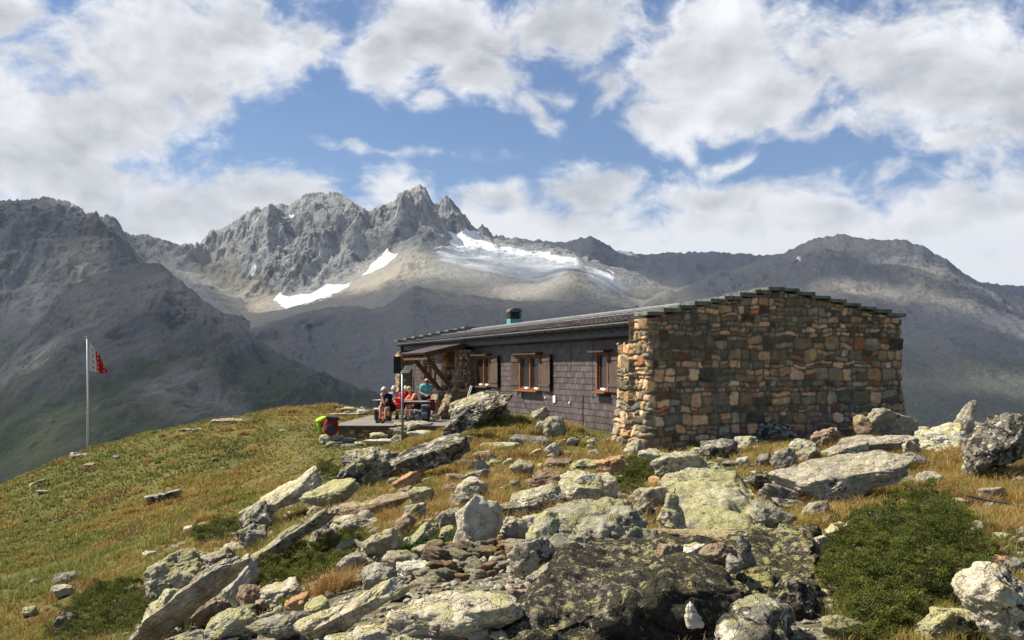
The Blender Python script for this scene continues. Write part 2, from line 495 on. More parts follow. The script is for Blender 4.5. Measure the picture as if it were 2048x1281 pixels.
def massif(name, curves, px0, px1, nu, nv, rel, freq, seed, mat, jag=0.0, maskf=None, back=.5, spread=None, jagf=.08):
    """curves: list from the foot (near) to the crest (far) of (px,py,dist) polylines"""
    pxs = np.linspace(px0, px1, nu)
    ks = [resample(np.array(c, float), pxs, 0 if i == len(curves) - 1 else 61) for i, c in enumerate(curves)]
    PX = np.array([k[0] for k in ks]); DS = np.array([k[1] for k in ks])
    # jagged crest
    if jag:
        j1 = ridged(pxs * jagf, pxs * 0 + seed, 0, 5) - .9
    n = len(curves)
    tt = np.linspace(0, 1, nv)
    # monotone cubic-ish interpolation through the curves in distance and height
    zz = []
    for k in range(n):
        x, y, z = P(pxs, PX[k], DS[k]); zz.append(z)
    zz = np.array(zz)
    seg = tt * (n - 1); i0 = np.clip(seg.astype(int), 0, n - 2); fr = seg - i0
    dist = DS[i0] * (1 - fr)[:, None] + DS[i0 + 1] * fr[:, None]
    zz_i = np.empty((nv, nu))
    # Catmull-Rom in z for soft benches
    zp = np.vstack([2 * zz[0] - zz[1], zz, 2 * zz[-1] - zz[-2]])
    for r in range(nv):
        a, b, c, d = zp[i0[r]], zp[i0[r] + 1], zp[i0[r] + 2], zp[i0[r] + 3]; f = fr[r]
        zz_i[r] = .5 * ((2 * b) + (c - a) * f + (2 * a - 5 * b + 4 * c - d) * f * f + (3 * b - a - 3 * c + d) * f ** 3)
    # back side falls away
    nb = 14
    tb = np.linspace(0, 1, nb + 1)[1:]
    distb = DS[-1] + tb[:, None] * back * 1500
    zb = zz[-1] - (tb[:, None] ** 1.0) * back * 1300
    dist = np.vstack([dist, distb]); Z = np.vstack([zz_i, zb])
    T = np.concatenate([tt, np.full(nb, 1.0)])
    x1, y1, _ = P(pxs, 700.0, 1.0)
    X = x1[None, :] * dist; Y = dist
    # relief: fluted spurs running down the fall line plus rough rock, fading out at the crest line
    w = np.clip(.10 + (1 - T) * 9, 0, 1)[:, None] * np.ones_like(X)
    w[nv:] = np.clip(.10 + tb * 3, 0, 1)[:, None]
    if jag:     # teeth of the crest, dying out quickly below it
        tw = np.exp(-((1 - T) / .022) ** 1.2)[:, None]; tw[nv:] = np.exp(-tb * 9)[:, None]
        jz = (jag * j1 * DS[-1] / F)[None, :] + jag * .5 * DS[-1][None, :] / F * fbm(X / 90, Y / 90, seed, 3)
        Z = Z + jz * tw
    relv = rel(pxs[None, :], T[:, None]) if callable(rel) else rel
    wx = X + 260 * fbm(X * freq * .5, Y * freq * .5, seed, 3)
    fl = ridged(wx * freq * 1.0, Y * freq * .32, seed, 7, .52) - .95
    rg = fbm(X * freq * 3.1, Y * freq * 3.1, seed + 4, 6, .58)
    br = fbm(X * freq * .28, Y * freq * .28, seed + 8, 3)
    Z = Z + relv * (fl * 1.0 + rg * .42 + br * .8) * w
    V = np.stack([X.ravel(), Y.ravel(), Z.ravel()], 1)
    qx, qy = to_px(V[:, 0], V[:, 1], V[:, 2])
    attrs = {}
    if maskf is not None:
        wob = 6 * fbm(V[:, 0] / 160, V[:, 1] / 160, V[:, 2] / 160, 4)
        wob2 = 6 * fbm(V[:, 0] / 160, V[:, 1] / 160, V[:, 2] / 160 + 40, 4)
        a = maskf(qx + wob, qy + wob2)
        attrs['mask'] = ('FLOAT_COLOR', np.stack([a[0], a[1], a[2], np.ones_like(a[0])], 1))
    me = np_mesh(name, V, grid_faces(nu, nv + nb), True, attrs)
    return tag(link(name, me, mat), kind='structure')

SNOW = [[(862, 500), (895, 496), (905, 478), (893, 465), (912, 468), (940, 458), (955, 462), (968, 480), (990, 492), (1040, 500), (1100, 508), (1150, 520), (1158, 530), (1060, 512), (960, 498), (900, 502)],
        [(725, 552), (745, 530), (775, 503), (782, 512), (800, 508), (770, 530), (735, 548)],
        [(548, 600), (560, 585), (575, 595), (620, 590), (655, 572), (700, 566), (660, 592), (610, 612), (570, 615)],
        [(563, 432), (595, 430), (590, 436), (566, 436)], [(500, 545), (515, 528), (518, 540), (508, 552)],
        [(1180, 535), (1215, 545), (1235, 555), (1225, 562), (1190, 546)], [(1215, 490), (1240, 497), (1280, 512), (1250, 512)],
        [(860, 503), (920, 512), (985, 515), (985, 519), (900, 517)], [(1234, 578), (1250, 582), (1244, 586)], [(132, 402), (150, 416), (140, 410)], [(300, 522), (330, 530), (315, 526)],
        [(1590, 512), (1604, 518), (1598, 520)], [(1625, 536), (1640, 541), (1630, 541)]]
ICE = [[(905, 500), (1000, 498), (1100, 512), (1160, 530), (1130, 545), (1075, 560), (1000, 545), (930, 532)], [(880, 505), (960, 492), (1080, 505), (1155, 522), (1165, 532), (1140, 538), (1100, 552), (1060, 558), (1068, 545), (1040, 536), (1000, 530), (950, 534), (890, 522)],
       [(1170, 533), (1205, 545), (1240, 565), (1255, 578), (1215, 578), (1178, 556)]]
SUNLIT = [[(390, 520), (430, 500), (470, 520), (500, 560), (560, 610), (640, 612), (720, 560), (790, 520), (830, 505), (860, 530), (850, 560), (800, 575), (760, 600), (700, 612), (560, 625), (500, 650), (450, 590), (400, 555)],  # sunlit patches of the slopes, painted in as paler rock colour
        [(830, 560), (900, 560), (1000, 580), (1100, 575), (1140, 548), (1180, 565), (1240, 600), (1260, 610), (1000, 600), (860, 590)],
        [(1250, 580), (1300, 570), (1360, 590), (1400, 612), (1280, 612)],
        [(1640, 575), (1700, 568), (1760, 585), (1800, 600), (1700, 590)], [(1800, 560), (1870, 540), (1900, 580), (1940, 610), (1870, 600)]]

def msk_central(qx, qy):
    s = np.zeros_like(qx); i = np.zeros_like(qx); p = np.zeros_like(qx)
    for g in SNOW: s = np.maximum(s, poly_mask(qx, qy, g, 3))
    for g in ICE: i = np.maximum(i, poly_mask(qx, qy, g, 5))
    for g in SUNLIT: p = np.maximum(p, poly_mask(qx, qy, g, 26))
    return s, i, p

GULLY = [[(0, 800), (40, 775), (70, 740), (95, 705), (130, 680), (133, 684), (100, 712), (78, 748), (48, 790), (0, 812)],
         [(218, 755), (250, 715), (268, 670), (300, 640), (304, 645), (274, 680), (258, 722), (224, 758)],
         [(60, 640), (72, 560), (80, 500), (92, 470), (96, 470), (90, 510), (82, 570), (76, 640)]]
ROCKP = [[(270, 770), (300, 755), (350, 735), (400, 735), (430, 760), (470, 800), (500, 830), (420, 835), (330, 820), (290, 800)],
         [(120, 500), (200, 480), (215, 560), (150, 560)], [(130, 620), (160, 560), (210, 560), (190, 640)]]
def msk_left(qx, qy):
    s = np.zeros_like(qx); p = np.zeros_like(qx)
    for g in GULLY: s = np.maximum(s, .22 * poly_mask(qx, qy, g, 14))
    for g in ROCKP: p = np.maximum(p, poly_mask(qx, qy, g, 24))
    sn = np.zeros_like(qx)
    for g in SNOW[-4:]: sn = np.maximum(sn, poly_mask(qx, qy, g, 3))
    return sn, s, p

def mountain_mat(name, rock1, rock2, scree, green, z_green, green_amt=1.0, pale=(.42, .38, .30), ice=(.52, .56, .61), icy=True):
    rock1, rock2, scree = [(c[0] * 1.10, c[1] * 1.16, c[2] * 1.24) for c in (rock1, rock2, scree)]
    m, t, b = new_mat(name, .95, .1)
    geo = t.node('ShaderNodeNewGeometry'); g = geo.outputs['Position']
    sx = t.node('ShaderNodeSeparateXYZ'); t.put(sx.inputs[0], g)
    sn = t.node('ShaderNodeSeparateXYZ'); t.put(sn.inputs[0], geo.outputs['Normal'])
    n1 = t.noise(g, .0016, 6, .6); n2 = t.noise(g, .012, 7, .65); n3 = t.noise(g, .05, 6, .65)
    st = t.noise(t.mapping(g, (.0045, .0045, .0011)), 1.0, 7, .62, .6)
    c = t.mix(t.mr(n2, .38, .62), rock1, rock2)
    c = t.mix(t.mr(st, .47, .60), c, tuple(x * .48 for x in rock1))
    c = t.mix(t.math('MULTIPLY', t.mr(t.noise(t.mapping(g, (.012, .012, .003)), 1.0, 8, .7, .8), .50, .64), .6), c, tuple(min(1, x * 1.55) for x in rock2))
    flat = t.math('ADD', sn.outputs[2], t.math('MULTIPLY', t.math('SUBTRACT', n2, .5), .55))
    c = t.mix(t.mr(flat, .62, .84), c, scree)
    c = t.mix(t.math('MULTIPLY', t.mr(n3, .50, .70), .55), c, tuple(x * 1.5 for x in rock2))
    hz = t.math('ADD', sx.outputs[2], t.math('MULTIPLY', t.math('SUBTRACT', n1, .5), 700))
    hz = t.math('ADD', hz, t.math('MULTIPLY', t.math('SUBTRACT', n2, .5), 420))
    gf = t.math('MULTIPLY', t.mr(hz, z_green + 130, z_green - 130), green_amt)
    gf = t.math('MULTIPLY', gf, t.mr(flat, .30, .60))
    c = t.mix(gf, c, t.mix(n3, green, tuple(x * 1.5 for x in green)))
    a = t.node('ShaderNodeSeparateColor'); t.put(a.inputs[0], t.attr('mask'))
    c = t.mix(t.math('MULTIPLY', a.outputs[2], t.mr(n2, .3, .55)), c, t.mix(n3, pale, tuple(x * .6 for x in pale)))
    c = t.mix(t.math('MULTIPLY', a.outputs[1], .9), c, t.mix(t.mr(t.noise(t.mapping(g, (.01, .01, .05)), 1, 5, .6), .35, .65), ice, tuple(x * .72 for x in ice)))
    c = t.mix(t.mr(a.outputs[0], .4, .6), c, t.mix(t.mr(n3, .35, .65), (.62, .64, .68), (.78, .80, .84)))
    t.put(b.inputs['Base Color'], c)
    hh = t.math('ADD', t.math('MULTIPLY', n2, 1.0), t.math('MULTIPLY', n3, .35))
    smooth = t.math('SUBTRACT', 1.0, t.math('MAXIMUM', a.outputs[0], t.math('MULTIPLY', a.outputs[1], .7 if icy else 0.0)))
    nb = t.node('ShaderNodeBump'); t.put(nb.inputs['Height'], hh); nb.inputs['Distance'].default_value = 45; t.put(nb.inputs['Strength'], t.math('MULTIPLY', smooth, .9))
    t.put(b.inputs['Normal'], nb.outputs[0])
    return m

def build_mountains():
    mc = mountain_mat('mountain_grey_rock', (.108, .103, .100), (.27, .26, .245), (.225, .216, .200), (.07, .085, .045), -400, 0)
    ml = mountain_mat('mountain_dark_rock', (.055, .055, .056), (.115, .113, .110), (.128, .124, .119), (.036, .048, .022), 80)
    mn = mountain_mat('mountain_meadow_rock', (.056, .054, .054), (.108, .104, .101), (.104, .099, .095), (.040, .052, .022), -20, pale=(.24, .23, .215), ice=(.22, .21, .195), icy=False)
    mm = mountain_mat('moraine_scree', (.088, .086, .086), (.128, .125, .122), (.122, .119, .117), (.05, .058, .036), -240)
    mr = mountain_mat('mountain_brown_rock', (.085, .083, .086), (.14, .136, .138), (.135, .132, .134), (.07, .078, .055), 60, .7)
    # far ridge behind the glacier, running to the right
    massif('far_mountain_ridge',
           [[(900, 700, 7500), (2300, 700, 7500)], [(900, 600, 9300), (2300, 600, 9300)],
            [(900, 530, 11000), (1040, 505, 11000), (1062, 488, 10800), (1075, 481, 10800), (1110, 487, 10600), (1140, 484, 10600), (1165, 475, 10500), (1185, 475, 10500), (1205, 485, 10700),
             (1235, 503, 11000), (1290, 512, 11300), (1340, 508, 11300), (1400, 505, 11200), (1440, 505, 11000), (1500, 510, 11000), (1550, 512, 10800), (1600, 530, 10800), (1900, 560, 10500), (2300, 600, 10500)]],
           900, 2300, 560, 120, 75, 1 / 900., 3.1, mr, jag=3, maskf=msk_central, jagf=.05)
    # central peaks, their walls, the glacier shelf and the moraine below
    massif('central_mountain',
           [[(150, 760, 4700), (1500, 760, 4700)],
            [(150, 660, 5700), (480, 668, 5600), (520, 655, 5600), (700, 640, 5600), (1000, 640, 5600), (1500, 650, 5700)],
            [(150, 560, 7000), (300, 560, 6900), (400, 590, 6500), (480, 632, 6200), (560, 622, 6200), (640, 612, 6250), (720, 590, 6300), (830, 562, 6350), (940, 572, 6300), (1020, 586, 6300), (1090, 574, 6300), (1140, 546, 6300), (1200, 565, 6400), (1270, 605, 6500), (1500, 625, 6500)],
            [(150, 520, 7600), (330, 520, 7500), (400, 545, 7300), (500, 606, 7150), (560, 598, 7150), (640, 590, 7200), (720, 556, 7250), (800, 512, 7200), (850, 512, 7150), (960, 527, 7300), (1080, 552, 7100), (1130, 535, 7100), (1200, 552, 7200), (1260, 595, 7100), (1500, 610, 7000)],
            [(150, 490, 8000), (330, 505, 7800), (400, 515, 7700), (480, 520, 7500), (560, 500, 7600), (650, 520, 7600), (740, 495, 7700), (810, 450, 7800), (860, 460, 7800), (900, 495, 8000), (960, 492, 8400), (1060, 503, 8600), (1150, 520, 8600), (1220, 548, 8400), (1500, 600, 8000)],
            [(150, 440, 8600), (235, 465, 8600), (270, 473, 8600), (300, 482, 8600), (340, 490, 8500), (385, 498, 8400), (405, 487, 8300), (430, 465, 8250), (460, 448, 8200), (480, 435, 8200), (505, 415, 8150), (520, 425, 8150), (536, 412, 8100), (556, 408, 8100), (572, 414, 8200),
             (590, 402, 8200), (610, 390, 8200), (640, 386, 8200), (665, 388, 8250), (680, 396, 8250), (700, 406, 8300), (725, 420, 8300), (738, 431, 8350), (750, 424, 8350), (765, 414, 8400), (790, 404, 8400), (800, 390, 8400), (815, 383, 8450), (828, 376, 8450),
             (840, 369, 8450), (848, 377, 8450), (855, 386, 8450), (862, 402, 8500), (876, 409, 8500), (882, 398, 8500), (890, 395, 8500), (898, 399, 8500), (910, 411, 8550), (925, 427, 8600), (938, 442, 8650), (946, 455, 8750), (954, 459, 8900), (965, 447, 9000), (974, 455, 9000), (985, 470, 9000),
             (1005, 473, 9100), (1020, 478, 9100), (1050, 485, 9200), (1062, 492, 9200), (1100, 502, 9200), (1150, 517, 9200), (1190, 540, 9000), (1260, 590, 8800), (1500, 640, 8500)]],
           150, 1500, 1000, 330, lambda px, T: np.where(T < .2, 12, np.where(T > .62, 1, .28)) * 0 + (12 + 120 * sstep(.60, .80, T) * (1 - .55 * sstep(880, 960, px)) + 18 * sstep(.3, .45, T) * sstep(870, 840, px)), 1 / 560., 7.7, mc, jag=3.5, maskf=msk_central, jagf=.11)
    # dark cloud-shaded mound and scree slope between the moraine and the hut
    massif('moraine_slope',
           [[(380, 880, 3300), (1500, 860, 3300)], [(380, 760, 4200), (700, 740, 4200), (1500, 700, 4200)],
            [(380, 740, 5000), (500, 660, 5000), (540, 643, 5050), (580, 632, 5100), (620, 622, 5150), (660, 614, 5200), (700, 611, 5250), (740, 618, 5250), (770, 612, 5250), (800, 590, 5300), (826, 571, 5350), (860, 578, 5400), (940, 590, 5400), (1000, 600, 5400), (1060, 604, 5400), (1150, 600, 5450), (1240, 615, 5450), (1300, 626, 5450), (1500, 650, 5450)]],
           380, 1500, 620, 170, lambda px, T: 14 + 26 * sstep(760, 600, px), 1 / 420., 12.3, mm, jag=2, maskf=msk_central, jagf=.04)
    # left massif
    massif('left_mountain',
           [[(-700, 980, 3600), (500, 900, 3800)], [(-700, 700, 5000), (0, 640, 5000), (200, 600, 5100), (300, 600, 5200), (500, 640, 5200)],
            [(-700, 430, 6200), (-300, 380, 6200), (-60, 398, 6000), (0, 403, 6000), (20, 401, 6000), (40, 404, 6000), (60, 399, 6000), (90, 397, 6000), (115, 402, 6000), (130, 405, 5950), (160, 424, 5900), (190, 443, 5850), (215, 457, 5800), (235, 468, 5800), (250, 482, 5750), (265, 500, 5700), (283, 520, 5650), (330, 560, 5600), (500, 700, 5500)]],
           -700, 500, 700, 260, lambda px, T: 45 + 60 * sstep(.45, .8, T), 1 / 520., 21.9, ml, jag=4, maskf=msk_left, jagf=.07)
    # nearer green spur on the left
    massif('near_mountain_spur',
           [[(-700, 1250, 1500), (0, 1120, 1700), (400, 1060, 1900), (900, 960, 2100)], [(-700, 980, 2500), (0, 900, 2600), (200, 830, 2600), (400, 830, 2600), (600, 850, 2600), (900, 880, 2700)],
            [(-700, 800, 3700), (-100, 760, 3700), (0, 720, 3700), (60, 660, 3700), (110, 600, 3750), (150, 565, 3800), (200, 545, 3850), (230, 536, 3850), (262, 527, 3850), (300, 523, 3850), (318, 527, 3800), (332, 536, 3800), (345, 552, 3750), (370, 571, 3700), (400, 597, 3650), (430, 616, 3600), (450, 632, 3550), (480, 652, 3500), (510, 672, 3450),
             (540, 697, 3400), (565, 712, 3350), (600, 728, 3300), (640, 744, 3250), (680, 764, 3200), (720, 778, 3150), (760, 790, 3100), (800, 800, 3100), (900, 830, 3100)]],
           -700, 900, 900, 300, lambda px, T: 18 + 26 * sstep(.2, .9, T), 1 / 330., 33.3, mn, jag=4, maskf=msk_left, jagf=.06)
    # right mountain
    massif('right_mountain',
           [[(1150, 1000, 1700), (2800, 1000, 1700)], [(1150, 760, 3600), (1500, 740, 3600), (1800, 740, 3500), (2100, 780, 3300), (2800, 800, 3200)],
            [(1150, 650, 5400), (1300, 628, 5300), (1500, 600, 5200), (1650, 575, 5000), (1760, 590, 4900), (1900, 600, 4800), (2048, 660, 4600), (2800, 700, 4400)],
            [(1150, 640, 6600), (1300, 600, 6600), (1450, 545, 6600), (1540, 515, 6500), (1570, 505, 6500), (1590, 498, 6500), (1610, 486, 6500), (1630, 477, 6500), (1652, 474, 6500), (1656, 473, 6500), (1680, 469, 6500), (1690, 468, 6500), (1710, 474, 6450), (1740, 478, 6400), (1770, 480, 6400), (1800, 478, 6400), (1816, 480, 6400), (1830, 488, 6350), (1850, 492, 6300), (1870, 505, 6300), (1890, 514, 6250), (1900, 520, 6200),
             (1920, 538, 6200), (1950, 558, 6150), (1975, 574, 6100), (2000, 583, 6100), (2025, 590, 6100), (2060, 594, 6000), (2300, 620, 6000), (2800, 560, 6000)]],
           1150, 2800, 900, 280, lambda px, T: 18 + 34 * sstep(.5, .9, T), 1 / 620., 41.2, mr, jag=2.5, maskf=msk_central, jagf=.05)
build_mountains()

# ------------------------------------------------------------------ unseen cloud deck added above the view, shaped to throw shade on the mountains
def build_deck():
    H = 5000.0
    nx, ny = 170, 170
    xs = np.linspace(-13500, 2500, nx); ys = np.linspace(1500, 12800, ny)
    GX, GY = np.meshgrid(xs, ys)
    hole = np.zeros_like(GX)
    # where the sun comes through: (px, py, distance, half width X, half width Y, strength)
    lit = [(640, 560, 7200, 900, 420, 1), (800, 545, 6900, 600, 500, 1), (900, 480, 8200, 500, 420, 1), (520, 560, 7100, 500, 450, .9), (480, 480, 8000, 800, 450, .85), (700, 440, 8100, 800, 450, .80), (1050, 585, 6300, 500, 260, .9),
           (1180, 560, 6700, 350, 250, .6), (1310, 592, 6400, 280, 200, .7), (1720, 580, 5000, 300, 160, .7), (1850, 565, 5700, 350, 300, .75), (2000, 660, 4600, 350, 300, .6),
           (1980, 770, 3300, 300, 300, .7), (130, 400, 6000, 260, 220, .75), (60, 560, 5200, 500, 160, .35), (300, 600, 3600, 260, 200, .3), (1680, 490, 6300, 500, 200, .35), (10, 740, 3300, 160, 160, .8), (1000, 500, 8300, 1100, 500, .8), (1080, 525, 7700, 700, 400, .6), (0, 830, 2600, 200, 200, .5)]
    for px, py, Dd, rx, ry, s in lit:
        x, y, z = P(px, py, Dd)
        k = (H - z) / SDIR.z
        cx, cy = x + k * SDIR.x, y + k * SDIR.y
        r = np.hypot((GX - cx) / rx, (GY - cy) / ry)
        hole = np.maximum(hole, s * (1 - sstep(.55, 1.35, r + .35 * fbm(GX / 420, GY / 420, 8.8, 4))))
    edge = np.minimum(np.minimum(GX - xs[0], xs[-1] - GX), np.minimum(GY - ys[0], ys[-1] - GY))
    cov = (1 - hole) * sstep(0, 700, edge + 250 * fbm(GX / 900, GY / 900, 2.2, 3))
    cov *= .80 + .14 * fbm(GX / 1300, GY / 1300, 5.5, 4)
    cov = np.clip(cov, 0, .98)
    th = 60 + 240 * cov + 60 * fbm(GX / 500, GY / 500, 1.1, 4)
    top = np.stack([GX.ravel(), GY.ravel(), (H + 20 + np.abs(th)).ravel()], 1)
    bot = np.stack([GX.ravel(), GY.ravel(), (H - 40 * fbm(GX / 600, GY / 600, 9, 3)).ravel()], 1)
    n = len(top); f = grid_faces(nx, ny)
    Fc = [f + n * 0, f[:, ::-1] + n]
    i = np.arange(nx - 1); j = np.arange(ny - 1)
    Fc.append(np.stack([i + 1, i, i + n, i + 1 + n], 1)); o = (ny - 1) * nx
    Fc.append(np.stack([o + i, o + i + 1, o + i + 1 + n, o + i + n], 1))
    Fc.append(np.stack([j * nx, (j + 1) * nx, (j + 1) * nx + n, j * nx + n], 1))
    Fc.append(np.stack([(j + 1) * nx + nx - 1, j * nx + nx - 1, j * nx + nx - 1 + n, (j + 1) * nx + nx - 1 + n], 1))
    al = 1 - np.sqrt(1 - cov.ravel())
    me = np_mesh('shade_cloud_layer', np.vstack([top, bot]), np.vstack(Fc), True, {'cover': ('FLOAT', np.concatenate([al, al]))})
    m = bpy.data.materials.new('cloud'); m.use_nodes = True; t = NT(m.node_tree); t.n.clear()
    out = t.node('ShaderNodeOutputMaterial'); tr = t.node('ShaderNodeBsdfTransparent'); di = t.node('ShaderNodeBsdfDiffuse'); tl = t.node('ShaderNodeBsdfTranslucent')
    di.inputs[0].default_value = (.9, .9, .9, 1); tl.inputs[0].default_value = (.9, .9, .9, 1)
    m1 = t.node('ShaderNodeMixShader'); m1.inputs[0].default_value = .4; t.l.new(di.outputs[0], m1.inputs[1]); t.l.new(tl.outputs[0], m1.inputs[2])
    m2 = t.node('ShaderNodeMixShader'); t.put(m2.inputs[0], t.attr('cover', 'Fac')); t.l.new(tr.outputs[0], m2.inputs[1]); t.l.new(m1.outputs[0], m2.inputs[2])
    t.l.new(m2.outputs[0], out.inputs[0])
    tag(link('shade_cloud_layer', me, m), 'unseen cloud layer added above the view to shade the mountains', 'cloud', kind='stuff')
build_deck()

def build_haze():
    bx = MB().box((-500, 6000, 420), (29000, 16200, 2800))
    m = bpy.data.materials.new('haze'); m.use_nodes = True; t = NT(m.node_tree); t.n.clear()
    out = t.node('ShaderNodeOutputMaterial'); pv = t.node('ShaderNodeVolumePrincipled')
    pv.inputs['Color'].default_value = (.72, .83, 1.0, 1); pv.inputs['Density'].default_value = HAZE_D; pv.inputs['Anisotropy'].default_value = .2
    t.l.new(pv.outputs[0], out.inputs['Volume'])
    o = bx.build('haze', m)
    tag(o, 'thin pale air haze over the valley and mountains', 'haze', kind='stuff')
HAZE_D = 3.2e-5
build_haze()
SC.cycles.use_denoising = True
SC.cycles.max_bounces = 6; SC.cycles.diffuse_bounces = 3; SC.cycles.glossy_bounces = 2; SC.cycles.transparent_max_bounces = 12; SC.cycles.volume_bounces = 0
SC.cycles.sample_clamp_indirect = 6
# ------------------------------------------------------------------ the hut: local frame s (along gable), t (along the long wall), z
HO = Vector((3.276, 24.0, 0)); ES = Vector((.9413, .3375, 0)); ET = Vector((-.3375, .9413, 0)); EZ = Vector((0, 0, 1))
def H(s, t, z): return HO + ES * s + ET * t + EZ * z
HUT_R = Matrix((ES, ET, EZ)).transposed()
LEN = 26.6                      # length of the hut
S_RIDGE, Z_RIDGE, S_R, Z_R, Z_L = 3.71, 1.84, 7.5, 1.30, 1.17
S_W = .60                       # plane of the slate wall
def t_at(px, s=S_W):
    a = (px - 1024) / F
    X0 = HO.x + ES.x * s; Y0 = HO.y + ES.y * s
    return (X0 - a * Y0) / (.3375 + a * .9413)
def gab_z(s): return 1.985 + (s - S_RIDGE) * .200 - .06 * math.sin(PI * min(1, max(0, s / S_RIDGE))) * 0 if s < S_RIDGE else 1.985 - (s - S_RIDGE) * .172
def roof_z(s): return Z_RIDGE + (s - S_RIDGE) * ((Z_RIDGE - Z_L) / S_RIDGE) if s < S_RIDGE else Z_RIDGE - (s - S_RIDGE) * ((Z_RIDGE - Z_R) / (S_R - S_RIDGE))

def stone_relief(U, Z, seed, L, Hh, cell=.115, big=.5, depth=.06, warm=.5):
    """rough coursed rubble: outward displacement and colour for every point (U along the wall, Z up, metres)"""
    r = random.Random(seed)
    wu = U + .045 * fbm(U * 4.1, Z * 4.1, seed, 3) + .014 * fbm(U * 17, Z * 17, seed + 2, 2)
    wz = Z + .060 * fbm(U * 1.9 + 50, Z * 1.9, seed, 3) + .014 * fbm(U * 17, Z * 17, seed + 9, 2)
    CX = np.zeros_like(wu); CZ = np.zeros_like(wu); HW = np.full_like(wu, .1); HHh = np.full_like(wu, .1); rid = np.zeros(wu.shape, int)
    z = -.3; n = 0
    while z < Hh + .5:
        rh = cell * r.choice([.8, 1.0, 1.2, 1.5, 1.9, 2.2]) * (.7 + big * .6)
        m = (wz >= z) & (wz < z + rh)
        x = -.4 - r.random() * .3
        ur = wu[m]
        if ur.size:
            zr = wz[m]; cx = np.zeros_like(ur); cz = np.zeros_like(ur); hw = np.ones_like(ur) * .1; hh = np.ones_like(ur) * .1; ii = np.zeros(ur.shape, int)
            while x < L + .5:
                w = rh * r.choice([.75, 1.0, 1.25, 1.6, 2.0, 2.5]) if rh < cell * 1.5 else rh * r.choice([.7, .9, 1.1, 1.4, 1.7])
                k = (ur >= x) & (ur < x + w)
                u = r.random(); parts = [(x, z, w, rh)]
                if rh > cell * 1.05 and u < .42:
                    f = r.uniform(.35, .65); parts = [(x, z, w, rh * f), (x, z + rh * f, w, rh * (1 - f))]
                    if w > rh * 1.3 and r.random() < .5:
                        g = r.uniform(.35, .65); parts = [(x, z, w, rh * f), (x, z + rh * f, w * g, rh * (1 - f)), (x + w * g, z + rh * f, w * (1 - g), rh * (1 - f))]
                elif w > rh * 1.9 and u > .9: parts = [(x, z, w * .3, rh), (x + w * .3, z, w * .7, rh)]
                for (a, b, c, d_) in parts:
                    q = k & (ur >= a) & (ur < a + c) & (zr >= b) & (zr < b + d_)
                    cx[q] = a + c / 2; cz[q] = b + d_ / 2; hw[q] = c / 2; hh[q] = d_ / 2; ii[q] = n; n += 1
                x += w
            CX[m] = cx; CZ[m] = cz; HW[m] = hw; HHh[m] = hh; rid[m] = ii
        z += rh
    cx, cz, hw, hh = CX, CZ, HW, HHh
    n = max(n, 1); rc = None
    rr = np.random.default_rng(seed)
    rad = np.minimum(hw, hh) * (.28 + .42 * rr.random(n))[rid]
    tilt = (rr.normal(0, .05, n))[rid]
    du = (wu - cx) + (wz - cz) * tilt; dz = (wz - cz) - (wu - cx) * tilt
    qx = np.abs(du) - (hw - rad); qz = np.abs(dz) - (hh - rad)
    sd = np.hypot(np.maximum(qx, 0), np.maximum(qz, 0)) + np.minimum(np.maximum(qx, qz), 0) - rad   # <0 inside
    e = np.clip(-(sd + .006) / .045, 0, 1); prof = np.clip(1 - (1 - e) ** 2, 0, 1) ** .4
    out = (.5 + .75 * rr.random(n))[rid]
    slope = (rr.normal(0, .10, n))[rid] * du + (rr.normal(0, .12, n))[rid] * dz
    d = depth * prof * out + slope * prof + .012 * fbm(U * 9, Z * 9, seed + 5, 4) * (.3 + prof)
    pal = np.array([(.165, .145, .100), (.125, .108, .078), (.215, .185, .128), (.150, .130, .092), (.085, .074, .055), (.24, .175, .105), (.33, .225, .125), (.42, .28, .165),
                    (.26, .13, .06), (.40, .175, .07), (.15, .082, .05), (.38, .27, .19), (.26, .235, .175), (.50, .35, .23), (.135, .135, .105)])
    pw = np.array([2.6, 1.9, 2.6, 2.2, 1.0, 2.6, 2.2, 1.4, .6, .22, .8, 1.6, 1.9, 1.2, 1.6]);
    if warm > .7: pw = np.array([1.4, .4, 2.4, 1.0, .1, 2.2, 2.2, 2.0, .30, .15, .2, 1.8, 2.2, 2.2, .5])
    pw /= pw.sum()
    k = rr.choice(len(pal), n, p=pw); cc = pal[k] * (1 + rr.normal(0, .12, n))[:, None]
    gm = cc.mean(1, keepdims=True); cc = gm + (cc - gm) * (.84 if warm <= .7 else .95)
    cc = cc * (np.array([1.16, 1.03, .90]) if warm <= .7 else np.array([.95, .92, .88]))
    col = (cc[rid] * 4.2) ** 1.22 / 4.2 * 1.22
    nn = fbm(U * 6, Z * 6, seed + 12, 5)[..., None]
    col = col * (1 + .38 * nn)
    mort = np.array((.135, .12, .095)) if warm <= .7 else np.array((.20, .175, .135))
    m = np.clip(e * 2.2, 0, 1)[..., None]
    col = mort * (1 - m) * (1 + .3 * nn) + col * m
    return d, np.clip(col, .01, .8)

